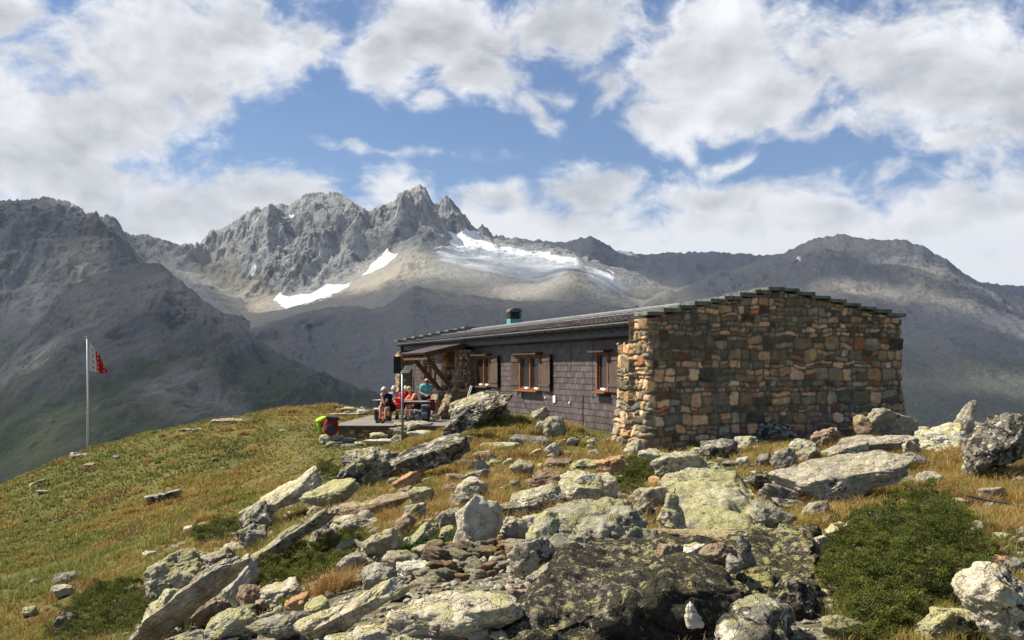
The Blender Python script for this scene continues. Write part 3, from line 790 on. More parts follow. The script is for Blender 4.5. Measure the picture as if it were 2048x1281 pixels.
def masonry_mat():
    m, t, b = new_mat('rubble_masonry', .9, .15)
    oc = t.node('ShaderNodeTexCoord').outputs['Object']
    n = t.noise(oc, 14, 6, .65); n2 = t.noise(oc, 55, 4, .6)
    c = t.mix(t.mr(n, .3, .75), t.attr('Col'), (.05, .05, .042), 'MIX'); c = t.mix(t.math('MULTIPLY', t.mr(n, .58, .72), .5), t.attr('Col'), (.06, .06, .05))
    c = t.mix(t.math('MULTIPLY', t.mr(n2, .60, .74), .35), c, (.38, .36, .30))
    t.put(b.inputs['Base Color'], c)
    t.put(b.inputs['Normal'], t.bump(t.math('ADD', n, t.math('MULTIPLY', n2, .6)), .018))
    return m
M_MAS = masonry_mat()
M = {}
M['slate'] = None
def slate_mat(name, c1, c2, rough=.55):
    m, t, b = new_mat(name, rough, .35)
    oc = t.node('ShaderNodeTexCoord').outputs['Object']
    n = t.noise(oc, 5, 5, .6); n2 = t.noise(t.mapping(oc, (9, 9, 1.3)), 2.2, 6, .7); n3 = t.noise(oc, 40, 4, .6)
    c = t.mix(t.mr(t.attr('rnd', 'Fac'), 0, 1), c1, c2)
    c = t.mix(t.math('MULTIPLY', t.mr(n, .35, .7), .45), c, tuple(x * .6 for x in c1))
    c = t.mix(t.math('MULTIPLY', t.mr(n2, .60, .72), .55), c, (.36, .34, .33))
    t.put(b.inputs['Base Color'], c); t.put(b.inputs['Roughness'], t.mr(n3, .3, .7, rough - .12, rough + .2))
    t.put(b.inputs['Normal'], t.bump(n3, .006))
    return m
M_SLATE = slate_mat('slate_shingle', (.070, .052, .052), (.120, .092, .088))
M_ROOF = slate_mat('roof_slate', (.115, .096, .097), (.175, .148, .146), .6)
M_SLAB = simple('lichen_stone_slab', (.13, .135, .11), .9, .45, 7, .15, bump=.02)
M_METAL = simple('grey_zinc', (.22, .23, .24), .45, .25, 5, .5, .6)
M_RAIL = simple('pale_rail', (.24, .24, .24), .5, .2, 5, .3)
M_FASCIA = simple('dark_fascia_metal', (.045, .045, .048), .5, .3, 4, .4, .2)
def wood_mat(name, c1, c2, grain=(14, 14, 1.2)):
    m, t, b = new_mat(name, .75, .2)
    oc = t.node('ShaderNodeTexCoord').outputs['Object']
    n = t.noise(t.mapping(oc, grain), 3.0, 7, .7, .4); n2 = t.noise(oc, 3, 3, .5)
    c = t.mix(t.mr(n, .32, .68), c1, c2); c = t.mix(t.math('MULTIPLY', t.mr(n2, .45, .7), .4), c, tuple(x * .5 for x in c1))
    t.put(b.inputs['Base Color'], c); t.put(b.inputs['Normal'], t.bump(n, .008))
    return m
M_WEATH = wood_mat('weathered_wood', (.048, .034, .025), (.145, .106, .080))
M_ORANGE = wood_mat('varnished_wood', (.17, .062, .026), (.30, .125, .055))
M_BEAM = wood_mat('brown_beam_wood', (.085, .045, .026), (.17, .095, .055), (6, 6, 3))
M_DARKW = wood_mat('dark_wood', (.035, .030, .026), (.065, .055, .048))
M_DECKW = wood_mat('grey_deck_wood', (.19, .165, .145), (.34, .30, .27), (1.2, 16, 12))
M_TABLEW = wood_mat('grey_table_wood', (.30, .29, .28), (.50, .48, .46), (1.5, 12, 12))
M_WHITE = simple('white_paint', (.75, .73, .68), .6, .1)
M_BLACK = simple('dark_interior', (.012, .012, .013), .9, .2)
m, t, b = new_mat('window_glass', .06, .25); b.inputs['Base Color'].default_value = (.03, .022, .018, 1); M_GLASS = m
t.put(b.inputs['Roughness'], t.mr(t.noise(t.node('ShaderNodeTexCoord').outputs['Object'], 8, 3, .5), .3, .7, .04, .12))
M_CURT = simple('cream_curtain', (.55, .50, .42), .9, .15, 9)
M_COPPER = simple('verdigris_copper', (.12, .36, .31), .6, .3, 14)

def build_hut():
    hut = empty('mountain_hut', H(0, 0, -2.0))
    tag(hut, 'long low mountain hut with slate clad wall, rough stone gable and shingle roof', 'hut')
    # ---- stone gable: one strip of masonry wrapped round the front, its left return and its right return
    PIER = 1.42
    segs = [('r', 1.2), ('f', S_R), ('l', PIER)]
    du = .021
    Lr, Lf, Ll = .9, S_R, PIER
    U = np.arange(0, Lr + Lf + Ll + .001, du); nz = 178
    tt = np.linspace(0, 1, nz)
    ZB = -2.55
    def ztop(u):
        if u < Lr: return gab_z(S_R) - .06
        if u < Lr + Lf: return gab_z(S_R - (u - Lr)) - .06
        v = u - Lr - Lf
        return gab_z(0) - .06 if v < .70 else .66 - .10 * abs(math.sin(v * 9))
    zt = np.array([ztop(u) for u in U])
    UU = np.tile(U, (nz, 1)); ZZ = ZB + tt[:, None] * (zt - ZB)[None, :]
    d, col = stone_relief(UU, ZZ - ZB, 71, U[-1], 4.9, .150, .50, .055)
    d2, col2 = stone_relief(UU, ZZ - ZB, 83, U[-1], 4.9, .150, .45, .075, .9)
    wl = sstep(Lr + Lf - .02, Lr + Lf + .02, UU)       # the sunlit return carries warmer, rounder stones
    wcol = sstep(Lr + Lf - .16, Lr + Lf - .04, UU + .12 * fbm(UU * 0, ZZ * 3, 4, 3))
    d = d * (1 - wl) + d2 * wl; col = col * (1 - wcol[..., None]) + col2 * wcol[..., None]
    # plan position
    rc = .10
    S = np.empty_like(UU); Tt = np.empty_like(UU); NS = np.zeros_like(UU); NTt = np.zeros_like(UU)
    a = UU < Lr; S[a] = S_R; Tt[a] = (Lr - UU)[a]; NS[a] = 1
    bmask = (UU >= Lr) & (UU < Lr + Lf); S[bmask] = (S_R - (UU - Lr))[bmask]; Tt[bmask] = 0; NTt[bmask] = -1
    c = UU >= Lr + Lf; S[c] = 0; Tt[c] = (UU - Lr - Lf)[c]; NS[c] = -1
    # rounded corners: blend normals near the corners
    for uc, n1, n2 in ((Lr, (1, 0), (0, -1)), (Lr + Lf, (0, -1), (-1, 0))):
        f = sstep(-rc, rc, UU - uc); near = np.abs(UU - uc) < rc
        NS[near] = (n1[0] * (1 - f) + n2[0] * f)[near]; NTt[near] = (n1[1] * (1 - f) + n2[1] * f)[near]
        k = (rc - np.abs(UU - uc)) * near
        S[near] -= ((n1[0] + n2[0]) * k * .35)[near]; Tt[near] -= ((n1[1] + n2[1]) * k * .35)[near]
    nl = np.hypot(NS, NTt); NS /= nl; NTt /= nl
    low = np.clip((-.55 - ZZ) / 1.6, 0, 1) ** 1.5     # battered foot
    bat = low * (.30 * (UU < Lr + .4) + .10 + .18 * (UU > Lr + Lf - .3))
    shoulder = np.where((UU > Lr + Lf + .68) , .10, 0)
    S = S + NS * (d + bat + shoulder); Tt = Tt + NTt * (d + bat * .6)
    W = np.stack([HO.x + ES.x * S + ET.x * Tt, HO.y + ES.y * S + ET.y * Tt, ZZ], -1).reshape(-1, 3) - np.array(hut.location)
    C = np.concatenate([col.reshape(-1, 3), np.ones((UU.size, 1))], 1)
    me = np_mesh('stone_gable', W, grid_faces(len(U), nz)[:, ::-1], True, {'Col': ('FLOAT_COLOR', C)})
    link('stone_gable', me, M_MAS, hut)
    # solid core behind the masonry
    mb = MB()
    mb.prism([H(.03, .03, ZB), H(S_R - .03, .03, ZB), H(S_R - .03, .03, gab_z(S_R) - .09), H(S_RIDGE, .03, 1.90), H(.03, .03, gab_z(0) - .09)], ET * .64)
    mb.prism([H(-.02, .5, ZB), H(1.2, .5, ZB), H(1.2, .5, .56), H(-.02, .5, .56)], ET * .88)
    mb.build('gable_core', simple('mortar', (.12, .11, .09), .95, .3, 9), hut)
    # far stone gable
    def masonry_block(name, poly_s, t0, t1, seed, parent, z0, warm=.5, cell=.12):
        """masonry column: outline in (s,z), between t0 and t1, all visible faces with stone relief"""
        Vs, Fs, Cs = [], [], []; off = 0
        faces = []
        # side profile faces (t = t0 toward camera) filled as grid between left profile and right profile
        zs = np.linspace(z0, poly_s[-1][0], max(8, int((poly_s[-1][0] - z0) / .03)))
        zz = np.array([p[0] for p in poly_s]); sl = np.array([p[1] for p in poly_s]); sr = np.array([p[2] for p in poly_s])
        L = np.interp(zs, zz, sl); R = np.interp(zs, zz, sr)
        nu = 40
        path = []   # around: right-front corner -> front face -> left face -> back face
        wf = (R - L).mean(); wt = t1 - t0
        na, nb_ = max(6, int(wf / .03)), max(6, int(wt / .03))
        us = np.concatenate([np.linspace(0, 1, na, endpoint=False), 1 + np.linspace(0, 1, nb_, endpoint=False), 2 + np.linspace(0, 1, na)])
        UU, ZZ = np.meshgrid(us, zs)
        Lg = L[:, None]; Rg = R[:, None]
        Sg = np.where(UU < 1, Rg + (Lg - Rg) * UU, np.where(UU < 2, Lg, Lg + (Rg - Lg) * (UU - 2)))
        Tg = np.where(UU < 1, t0, np.where(UU < 2, t0 + (UU - 1) * wt, t1))
        Um = np.where(UU < 1, UU * wf, np.where(UU < 2, wf + (UU - 1) * wt, wf + wt + (UU - 2) * wf))
        d, col = stone_relief(Um, ZZ - z0, seed, wf * 2 + wt + .2, zs[-1] - z0 + .2, cell, .4, .05, warm)
        NSg = np.where(UU < 1, 0, np.where(UU < 2, -1, 0)); NTg = np.where(UU < 1, -1, np.where(UU < 2, 0, 1))
        Sg = Sg + NSg * d; Tg = Tg + NTg * d
        Wd = np.stack([HO.x + ES.x * Sg + ET.x * Tg, HO.y + ES.y * Sg + ET.y * Tg, ZZ], -1).reshape(-1, 3)
        Fc = grid_faces(len(us), len(zs))[:, ::-1]
        # cap
        row = (len(zs) - 1) * len(us)
        cap = np.array([[row + i, row + i + 1, row + 2 * (na) + nb_ - 1 - 0 - i - 0, row + 2 * na + nb_ - 1 - i] for i in range(1)])
        Wd = Wd - np.array(parent.location)
        C = np.concatenate([col.reshape(-1, 3), np.ones((UU.size, 1))], 1)
        me = np_mesh(name, Wd, Fc, True, {'Col': ('FLOAT_COLOR', C)})
        o = link(name, me, M_MAS, parent)
        topz = zs[-1]
        MB().prism([H(L[-1] + .02, t0 + .02, topz - .3), H(R[-1], t0 + .02, topz - .3), H(R[-1], t1 - .02, topz - .3), H(L[-1] + .02, t1 - .02, topz - .3)], (0, 0, .33)).build('coping_stone', M_SLAB, o.parent)
        return o
    masonry_block('far_gable_pier', [(-2.6, -.08, 1.0), (-.6, .02, 1.0), (.75, .04, 1.0)], LEN - .75, LEN, 5, hut, -2.6, .9)
    masonry_block('stone_buttress', [(-2.5, -.92, .60), (-2.0, -.74, .60), (-1.3, -.42, .60), (-.6, -.10, .60), (-.2, .02, .60), (.68, .06, .60)], 15.7, 16.55, 15, hut, -2.5, .6, .10)
    masonry_block('stone_buttress', [(-2.5, -.80, .60), (-2.0, -.62, .60), (-1.4, -.42, .60), (-.92, -.22, .60)], 17.7, 18.5, 25, hut, -2.5, .9, .10)
    masonry_block('stone_buttress', [(-2.5, .06, .60), (.66, .12, .60)], 18.0, 18.6, 35, hut, -2.5, .45)
    # ---- walls behind the slates (porch recess between t 16.6 and 18)
    mb = MB()
    mb.prism([H(S_W + .01, 1.3, -2.6), H(S_W + .01, 16.3, -2.6), H(S_W + .01, 16.3, Z_L - .1), H(S_W + .01, 1.3, Z_L - .1)], ES * .3)
    mb.prism([H(S_W + .01, 18.2, -2.6), H(S_W + .01, LEN - .7, -2.6), H(S_W + .01, LEN - .7, Z_L - .1), H(S_W + .01, 18.2, Z_L - .1)], ES * .3)
    mb.prism([H(1.3, 16.3, -2.6), H(1.3, 18.3, -2.6), H(1.3, 18.3, Z_L), H(1.3, 16.3, Z_L)], ES * .2)
    mb.prism([H(S_R - .3, .6, -2.6), H(S_R - .3, LEN, -2.6), H(S_R - .3, LEN, Z_R - .1), H(S_R - .3, .6, Z_R - .1)], ES * .25)
    mb.prism([H(.3, LEN - .1, -2.6), H(S_R - .05, LEN - .1, -2.6), H(S_R - .05, LEN - .1, gab_z(S_R) - .1), H(S_RIDGE, LEN - .1, 1.88), H(.1, LEN - .1, gab_z(.1) - .1)], ET * -.5)
    mb.build('inner_wall', M_DARKW, hut)
    # windows: (t0, t1, z0, z1, mullion, left shutter width, right shutter width)
    WIN = [(t_at(1221), t_at(1197), -.66, .42, None, 0, .68), (t_at(1084), t_at(1043), -.74, .42, t_at(1064), .50, t_at(1084) - t_at(1107)), (t_at(983), t_at(954), -.70, .44, t_at(971), .48, t_at(983) - t_at(1002)), (21.6, 23.2, -.62, .35, 22.4, .3, .3)]
    # ---- slate shingles
    def shingles(name, rows, t0, t1, plane, holes=(), wtile=.255, mat=M_SLATE, seed=3, parent=hut):
        """plane(t, v) -> point, outward normal; rows: v positions of the lower tile edge"""
        r = random.Random(seed); V, Fc, rn = [], [], []
        for k, (v, vt) in enumerate(rows):
            off = (k % 2) * wtile * .5 + r.uniform(-.01, .01); n = int((t1 - t0) / wtile) + 2
            for i in range(n):
                a = t0 - off + i * wtile + .003; bb = a + wtile - .006
                a = max(a, t0); bb = min(bb, t1)
                if bb - a < .03: continue
                vm = (v + vt) / 2; skip = False
                for (h0, h1, z0, z1) in holes:
                    if bb > h0 and a < h1 and vm > z0 - .05 and vm < z1:
                        if a < h0 - .03: bb = h0
                        elif bb > h1 + .03: a = h1
                        else: skip = True
                if skip: continue
                j = r.uniform(-.006, .006); c = .035
                low, top = v - .012 + j, vt + .02
                outl = [(a, top), (a, low + c), (a + c * .4, low + c * .35), (a + c, low), (bb - c, low), (bb - c * .4, low + c * .35), (bb, low + c), (bb, top)]
                base = len(V); th = .007; lift = .017 + r.uniform(0, .004); tw = r.uniform(-.003, .003)
                for (tt_, vv) in outl:
                    f = 1 - (vv - low) / (top - low)
                    p, nrm = plane(tt_, vv); V.append(p + nrm * (lift * f + .003 + th + tw * (tt_ - a) / .25))
                for (tt_, vv) in outl:
                    f = 1 - (vv - low) / (top - low)
                    p, nrm = plane(tt_, vv); V.append(p + nrm * (lift * f + .003 - .0))
                Fc.append(tuple(base + q for q in range(8)))
                for q in range(1, 7): Fc.append((base + q - 1 if q else 0, base + 8 + q - 1, base + 8 + q, base + q))
                Fc.append((base + 6, base + 14, base + 15, base + 7))
                rn += [r.random()] * 16
        loc = parent.location
        me = bpy.data.meshes.new(name); me.from_pydata([tuple(p - loc) for p in V], [], Fc)
        at = me.attributes.new('rnd', 'FLOAT', 'POINT'); at.data.foreach_set('value', rn)
        return link(name, me, mat, parent)
    NW = -ES
    rows = [(z, z + .178) for z in np.arange(-2.6, .80, .178)]
    holes = [(w[0] - .06, w[1] + .06, w[2] - .05, w[3] + .06) for w in WIN]
    shingles('slate_wall', rows, 1.32, 15.75, lambda t_, v: (H(S_W, t_, v), NW), holes)
    shingles('slate_wall', rows, 18.5, LEN - .72, lambda t_, v: (H(S_W, t_, v), NW), holes, seed=9)
    # ---- roof: slate courses, ridge, gutter, fascia
    sl_n = Vector((-(Z_RIDGE - Z_L) / S_RIDGE, 0, 1)).normalized(); NL = ES * sl_n.x + EZ * sl_n.z
    sr_n = Vector(((Z_RIDGE - Z_R) / (S_R - S_RIDGE), 0, 1)).normalized(); NR = ES * sr_n.x + EZ * sr_n.z
    S_E = .04; zE = roof_z(0) + S_E * (Z_RIDGE - Z_L) / S_RIDGE
    Lr_ = math.hypot(S_RIDGE - S_E, Z_RIDGE - zE)
    def pl(t_, v):
        f = v / Lr_; return H(S_E + (S_RIDGE - S_E) * f, t_, zE + (Z_RIDGE - zE) * f), NL
    mb = MB()
    mb.prism([H(S_E, .62, zE - .07), H(S_RIDGE, .62, Z_RIDGE - .07), H(S_RIDGE, .62, Z_RIDGE), H(S_E, .62, zE)], ET * (LEN - 1.2))
    mb.prism([H(S_RIDGE, .62, Z_RIDGE - .07), H(S_R + .3, .62, Z_R - .12), H(S_R + .3, .62, Z_R - .05), H(S_RIDGE, .62, Z_RIDGE)], ET * (LEN - 1.2))
    rd = mb.build('roof', M_FASCIA, hut)
    shingles('roof_slates', [(v, v + .23) for v in np.arange(0.0, Lr_ - .1, .23)], .62, LEN - .6, pl, (), .33, M_ROOF, 17)
    mb = MB()
    for v in (2.1, 2.9, 3.5):      # snow rails lying across the slates
        mb = MB()
        p0, _ = pl(.7, v); p1, _ = pl(LEN - .7, v)
        mb.tube([p0 + NL * .05, p1 + NL * .05], .011, 6)
        for k in range(22):
            q, _ = pl(1.0 + k * 1.05, v); mb.bar(q, q + NL * .07, .02)
        mb.build('snow_rail', M_RAIL, hut)
    MB().tube([H(S_RIDGE, .6, Z_RIDGE + .05), H(S_RIDGE, LEN - .6, Z_RIDGE + .05)], .055, 8).build('ridge_cap', M_METAL, hut)
    # gutter: half pipe with end disc and brackets
    gs, gz_, gr = S_E - .05, zE - .06, .085
    mb = MB(); V = []; Fc = []; n = 10
    for k, t_ in enumerate((.72, LEN - .55)):
        for i in range(n + 1):
            a = PI + PI * i / n; V.append(H(gs + gr * math.cos(a), t_, gz_ + gr * math.sin(a)))
        for i in range(n + 1):
            a = PI + PI * i / n; V.append(H(gs + (gr - .008) * math.cos(a), t_, gz_ + (gr - .008) * math.sin(a)))
    q = 2 * (n + 1)
    for i in range(n): Fc += [(i, i + 1, q + i + 1, q + i), (n + 1 + i, q + n + 1 + i, q + n + 2 + i, n + 2 + i)]
    Fc += [(0, q, q + n + 1, n + 1), (n, 2 * n + 1, q + 2 * n + 1, q + n)]
    mb.add(V, Fc); mb.build('gutter', M_FASCIA, hut, True)
    MB().tube([H(gs - gr, .72, gz_ + .004), H(gs - gr, LEN - .55, gz_ + .004)], .012, 6).build('gutter_bead', M_METAL, hut)
    mb = MB(); mb.prism([H(gs + gr * math.cos(PI + PI * i / n), .70, gz_ + gr * math.sin(PI + PI * i / n)) for i in range(n + 1)], ET * .02)
    mb.build('gutter_end', simple('light_zinc', (.55, .55, .56), .5, .1), hut)
    mb = MB()
    for k in range(34):
        t_ = 1.1 + k * .68
        if t_ > LEN - .7: break
        mb = MB(); mb.tube([H(gs + (gr + .006) * math.cos(PI + PI * i / 6), t_, gz_ + (gr + .006) * math.sin(PI + PI * i / 6)) for i in range(7)], .010, 4)
        mb.bar(H(gs + gr, t_, gz_), H(S_W, t_, zE - .04), .022, .03)
        mb.bar(H(gs, t_, gz_ - gr), H(S_E + .30, t_, zE - .30), .016)
        mb.build('gutter_bracket', M_FASCIA, hut)
    mb = MB()      # box fascia hanging under the eave
    mb.prism([H(S_E + .18, .72, zE - .03), H(S_E + .18, .72, zE - .36), H(S_W + .03, .72, zE - .42), H(S_W + .03, .72, zE + .05)], ET * (LEN - 1.3))
    mb.build('fascia', M_FASCIA, hut)
    # ---- stepped stone slabs on both gables
    def slabs(name, t0, t1, n1, n2, seed):
        r = random.Random(seed); mb = MB()
        for k in range(n1):
            s0 = -.07 + (S_RIDGE + .11) * k / n1; s1 = -.07 + (S_RIDGE + .11) * (k + 1) / n1 + .06
            zt_ = gab_z(max(0, (s0 + s1) / 2)) + .075 + r.uniform(-.01, .012)
            c = H((s0 + s1) / 2, (t0 + t1) / 2, zt_ - .05)
            mb.box(c, (s1 - s0, t1 - t0 + r.uniform(-.03, .03), .095 + r.uniform(-.015, .015)), HUT_R @ Euler((0, r.uniform(-.02, .01), r.uniform(-.03, .03))).to_matrix())
        for k in range(n2):
            s0 = S_RIDGE + .04 + (S_R - S_RIDGE + .02) * k / n2 - .08; s1 = S_RIDGE + .04 + (S_R - S_RIDGE + .02) * (k + 1) / n2
            zt_ = gab_z(min(S_R, (s0 + s1) / 2)) + .075 + r.uniform(-.01, .012)
            mb.box(H((s0 + s1) / 2, (t0 + t1) / 2, zt_ - .05), (s1 - s0, t1 - t0 + r.uniform(-.03, .03), .09 + r.uniform(-.015, .015)), HUT_R @ Euler((0, r.uniform(-.01, .02), r.uniform(-.03, .03))).to_matrix())
        o = mb.build(name, M_SLAB, hut, bevel=.012)
    slabs('gable_coping', -.13, .66, 9, 8, 4)
    slabs('gable_coping', LEN - .66, LEN + .1, 9, 8, 8)
    # ---- chimney
    cs, ct = 4.25, 21.3; r0 = roof_z(cs) - .3
    def cb(z0, z1, w, nm, mt, par, bev=.01):
        return MB().box(H(cs, ct, (z0 + z1) / 2), (w, w, z1 - z0), HUT_R).build(nm, mt, par, bevel=bev)
    ch = cb(r0, 2.20, .52, 'chimney', M_COPPER, hut)
    for z0, z1, w in ((2.24, 2.30, .54), (2.33, 2.39, .54), (2.42, 2.48, .54)): cb(z0, z1, w, 'chimney_louvre', M_DARKW, ch)
    cb(2.18, 2.52, .42, 'chimney_flue', M_BLACK, ch)
    n = 10; MB().prism([H(cs - .30 * math.cos(PI * i / n), ct - .28, 2.52 + .18 * math.sin(PI * i / n)) for i in range(n + 1)], ET * .56).build('chimney_cap', M_SLAB, ch, bevel=.01)
    # ---- windows
    for wi, (t0, t1, z0, z1, mul, ls, rs) in enumerate(WIN):
        wd = .07; fr = MB(); dp = .10
        sc = S_W - .035
        for (a, bq, c_, d_) in ((t0, t0 + wd, z0, z1), (t1 - wd, t1, z0, z1), (t0 + wd, t1 - wd, z1 - wd, z1), (t0 + wd, t1 - wd, z0, z0 + .05)):
            fr.box(H(sc, (a + bq) / 2, (c_ + d_) / 2), (dp, bq - a, d_ - c_), HUT_R)
        if mul: fr.box(H(sc + .002, mul, (z0 + .05 + z1 - wd) / 2), (dp, .085, z1 - wd - z0 - .05), HUT_R)
        w = fr.build('window', M_ORANGE, hut, bevel=.006)
        MB().box(H(S_W + .005, (t0 + t1) / 2, (z0 + z1) / 2), (.012, t1 - t0 - .10, z1 - z0 - .10), HUT_R).build('pane', M_GLASS, w)
        # casement frames seen behind the glass bars
        cs_ = MB(); edges = [t0 + wd, mul - .042, mul + .042, t1 - wd] if mul else [t0 + wd, t1 - wd]
        for i in range(0, len(edges), 2):
            a, bq = edges[i], edges[i + 1]
            for (p, q) in ((a + .0, a + .05), (bq - .05, bq)): cs_.box(H(S_W - .012, (p + q) / 2, (z0 + z1) / 2), (.03, q - p, z1 - z0 - .13), HUT_R)
            cs_.box(H(S_W - .012, (a + bq) / 2, z1 - wd - .03), (.028, bq - a - .10, .05), HUT_R); cs_.box(H(S_W - .012, (a + bq) / 2, z0 + .08), (.028, bq - a - .10, .05), HUT_R)
        cs_.build('casement', M_WEATH, w)
        MB().box(H(S_W - .10, (t0 + t1) / 2, z0 - .03), (.26, t1 - t0 + .08, .05), HUT_R).build('sill', M_ORANGE if wi in (0, 1) else M_WEATH, w, bevel=.006)
        MB().box(H(S_W - .13, (t0 + t1) / 2, z1 + .045), (.34, t1 - t0 + .30, .04), HUT_R @ Euler((0, -.16, 0)).to_matrix()).build('window_hood', M_WEATH, w)
        for k in range(1 if not mul else 2):
            tc = (t0 + .30 if k == 0 else mul + .30)
            MB().box(H(S_W - .07, tc, z0 + .055), (.08, .26, .05), HUT_R @ Euler((.12, 0, 0)).to_matrix()).build('paper_bundle', M_WHITE, w)
        def shutter(th, wdt, ang, side):
            """th hinge position, side -1 = hangs toward smaller t"""
            sh = MB(); npl = max(2, round(wdt / .16))
            R = HUT_R @ Euler((0, 0, ang)).to_matrix(); hp = H(S_W - .035, th, 0)
            for i in range(npl):
                cx = side * (i + .5) * wdt / npl
                sh.box(hp + R @ Vector((-.018 - .002 * (i % 2), cx, (z0 + z1) / 2)), (.024, wdt / npl - .008, z1 - z0 + .02), R)
            for zc in (z0 + .18, z1 - .18): sh.box(hp + R @ Vector((-.040, side * wdt / 2, zc)), (.022, wdt - .04, .09), R)
            sh.build('shutter', M_WEATH, w)
        if rs: shutter(t0 - .01, rs, -.07, -1)
        if ls: shutter(t1 + .01, ls, .30, 1)
    # ---- door in the porch
    dr = MB()
    for i in range(6): dr.box(H(1.26, 16.75 + i * .155, -1.0), (.05, .148, 2.0), HUT_R)
    door = dr.build('door', M_BEAM, hut); MB().box(H(1.20, 17.4, -1.0), (.05, .12, .03), HUT_R).build('handle', M_METAL, door)
    # ---- porch canopy with struts
    S_C = -1.42
    zi, zo = .86, .50
    cv = MB(); cv.prism([H(S_C, 15.6, zo), H(.1, 15.6, zi), H(.1, 15.6, zi + .06), H(S_C, 15.6, zo + .06)], ET * 3.9); can = cv.build('porch_canopy', M_BEAM, hut)
    Lc = math.hypot(.1 - S_C, zi - zo); nc = (ES * (-(zi - zo) / (.1 - S_C)) + EZ).normalized()
    shingles('canopy_slates', [(v, v + .2) for v in np.arange(-.04, Lc - .1, .2)], 15.55, 19.55, lambda t_, v: (H(S_C + (.1 - S_C) * v / Lc, t_, zo + .06 + (zi - zo) * v / Lc), nc), (), .24, M_ROOF, 21)
    mb = MB()
    for t_ in (15.75, 16.7, 17.7, 18.6, 19.35): mb.bar(H(S_C + .05, t_, zo - .06), H(.2, t_, zi - .06), .09, .12)
    mb.bar(H(S_C + .15, 15.6, zo - .14), H(S_C + .15, 19.5, zo - .14), .12, .12)
    mb.build('rafter', M_BEAM, can)
    for (t_, s2, z2, t2) in ((15.95, -.16, -.86, 16.05), (18.0, -.12, -.92, 18.1)):
        MB().bar(H(S_C + .12, t_, zo - .10), H(s2, t2, z2), .13, .17).build('strut', M_BEAM, can, bevel=.01)
    # white lattice vent under the canopy
    mb = MB()
    for k in range(5): mb.box(H(-.35, 18.9, .10 + k * .10), (.60, .03, .035), HUT_R @ Euler((0, 0, .25)).to_matrix())
    for s_ in (-.66, -.05): mb.box(H(s_, 18.9 , .30), (.03, .04, .55), HUT_R)
    mb.build('slatted_panel', M_WHITE, hut)
    # dark board shutter at the far corner
    mb = MB()
    for k in range(3): mb.box(H(-.27 + k * .115, LEN - .95, .12), (.108, .04, .82), HUT_R)
    for z_ in (-.15, .35): mb.box(H(-.155, LEN - .98, z_), (.33, .03, .08), HUT_R)
    mb.build('end_shutter', M_DARKW, hut)
    # cables, clips and small plates on the slate wall
    t_ = t_at(1168); MB().tube([H(S_W - .04, t_, -.80), H(S_W - .045, t_ + .01, -1.3), H(S_W - .04, t_, -1.75)], .012, 6).build('cable', M_FASCIA, hut)
    MB().tube([H(S_W - .04, 10.3, -.72), H(S_W - .05, 10.2, -1.05), H(S_W - .05, 9.8, -1.35), H(S_W - .04, 9.1, -1.52)], .014, 6).build('cable', M_FASCIA, hut)
    for t_, zb in ((4.5, -.9), (6.1, -.2), (11.3, -.1)): MB().tube([H(S_W - .036, t_, .72), H(S_W - .036, t_, zb)], .006, 5).build('cable', M_FASCIA, hut)
    mb = MB(); mb.box(H(S_W - .05, 7.35, -.98), (.03, .20, .22), HUT_R).build('wall_plate', M_WHITE, hut, bevel=.006)
    for t_, z_ in ((8.1, -.95), (6.15, -1.05)): MB().tube([H(S_W - .03, t_, z_), H(S_W - .07, t_, z_)], .035, 8).build('wall_cap', M_WHITE, hut)
    return hut
HUT = build_hut()
# ------------------------------------------------------------------ terrace in front of the hut
Z_T = -2.0
def pxm(px, Y): return float(P(px, 735, Y)[0])
def smooth_blob(name, c, r, mat, parent, seed=0, e=2.6, rough=.06, n=26, rot=None, mod=None):
    """superellipsoid cushion shape with creases (bags, hats, coats)"""
    th = np.linspace(0, PI, n); ph = np.linspace(0, 2 * PI, 2 * n + 1)[:-1]
    A, B = np.meshgrid(ph, th)
    def sg(v, p): return np.sign(v) * np.abs(v) ** p
    p = 2 / e
    x = sg(np.sin(B), p) * sg(np.cos(A), p); y = sg(np.sin(B), p) * sg(np.sin(A), p); z = sg(np.cos(B), p)
    k = 1 + rough * fbm(x * 2.3 + seed, y * 2.3, z * 2.3, 4)
    V = np.stack([x * k * r[0], y * k * r[1], z * k * r[2]], -1).reshape(-1, 3)
    if mod is not None: V = mod(V)
    if rot is not None: V = V @ np.array(rot).T
    V = V + np.array(c)
    if parent is not None and parent.type == 'EMPTY': V = V - np.array(parent.location)
    elif parent is not None: V = V - np.array(parent.parent.location)
    m = 2 * n; F_ = []
    for j in range(n - 1):
        i = np.arange(m); F_.append(np.stack([j * m + i, (j + 1) * m + i, (j + 1) * m + (i + 1) % m, j * m + (i + 1) % m], 1))
    return link(name, np_mesh(name, V, np.vstack(F_), True), mat, parent)

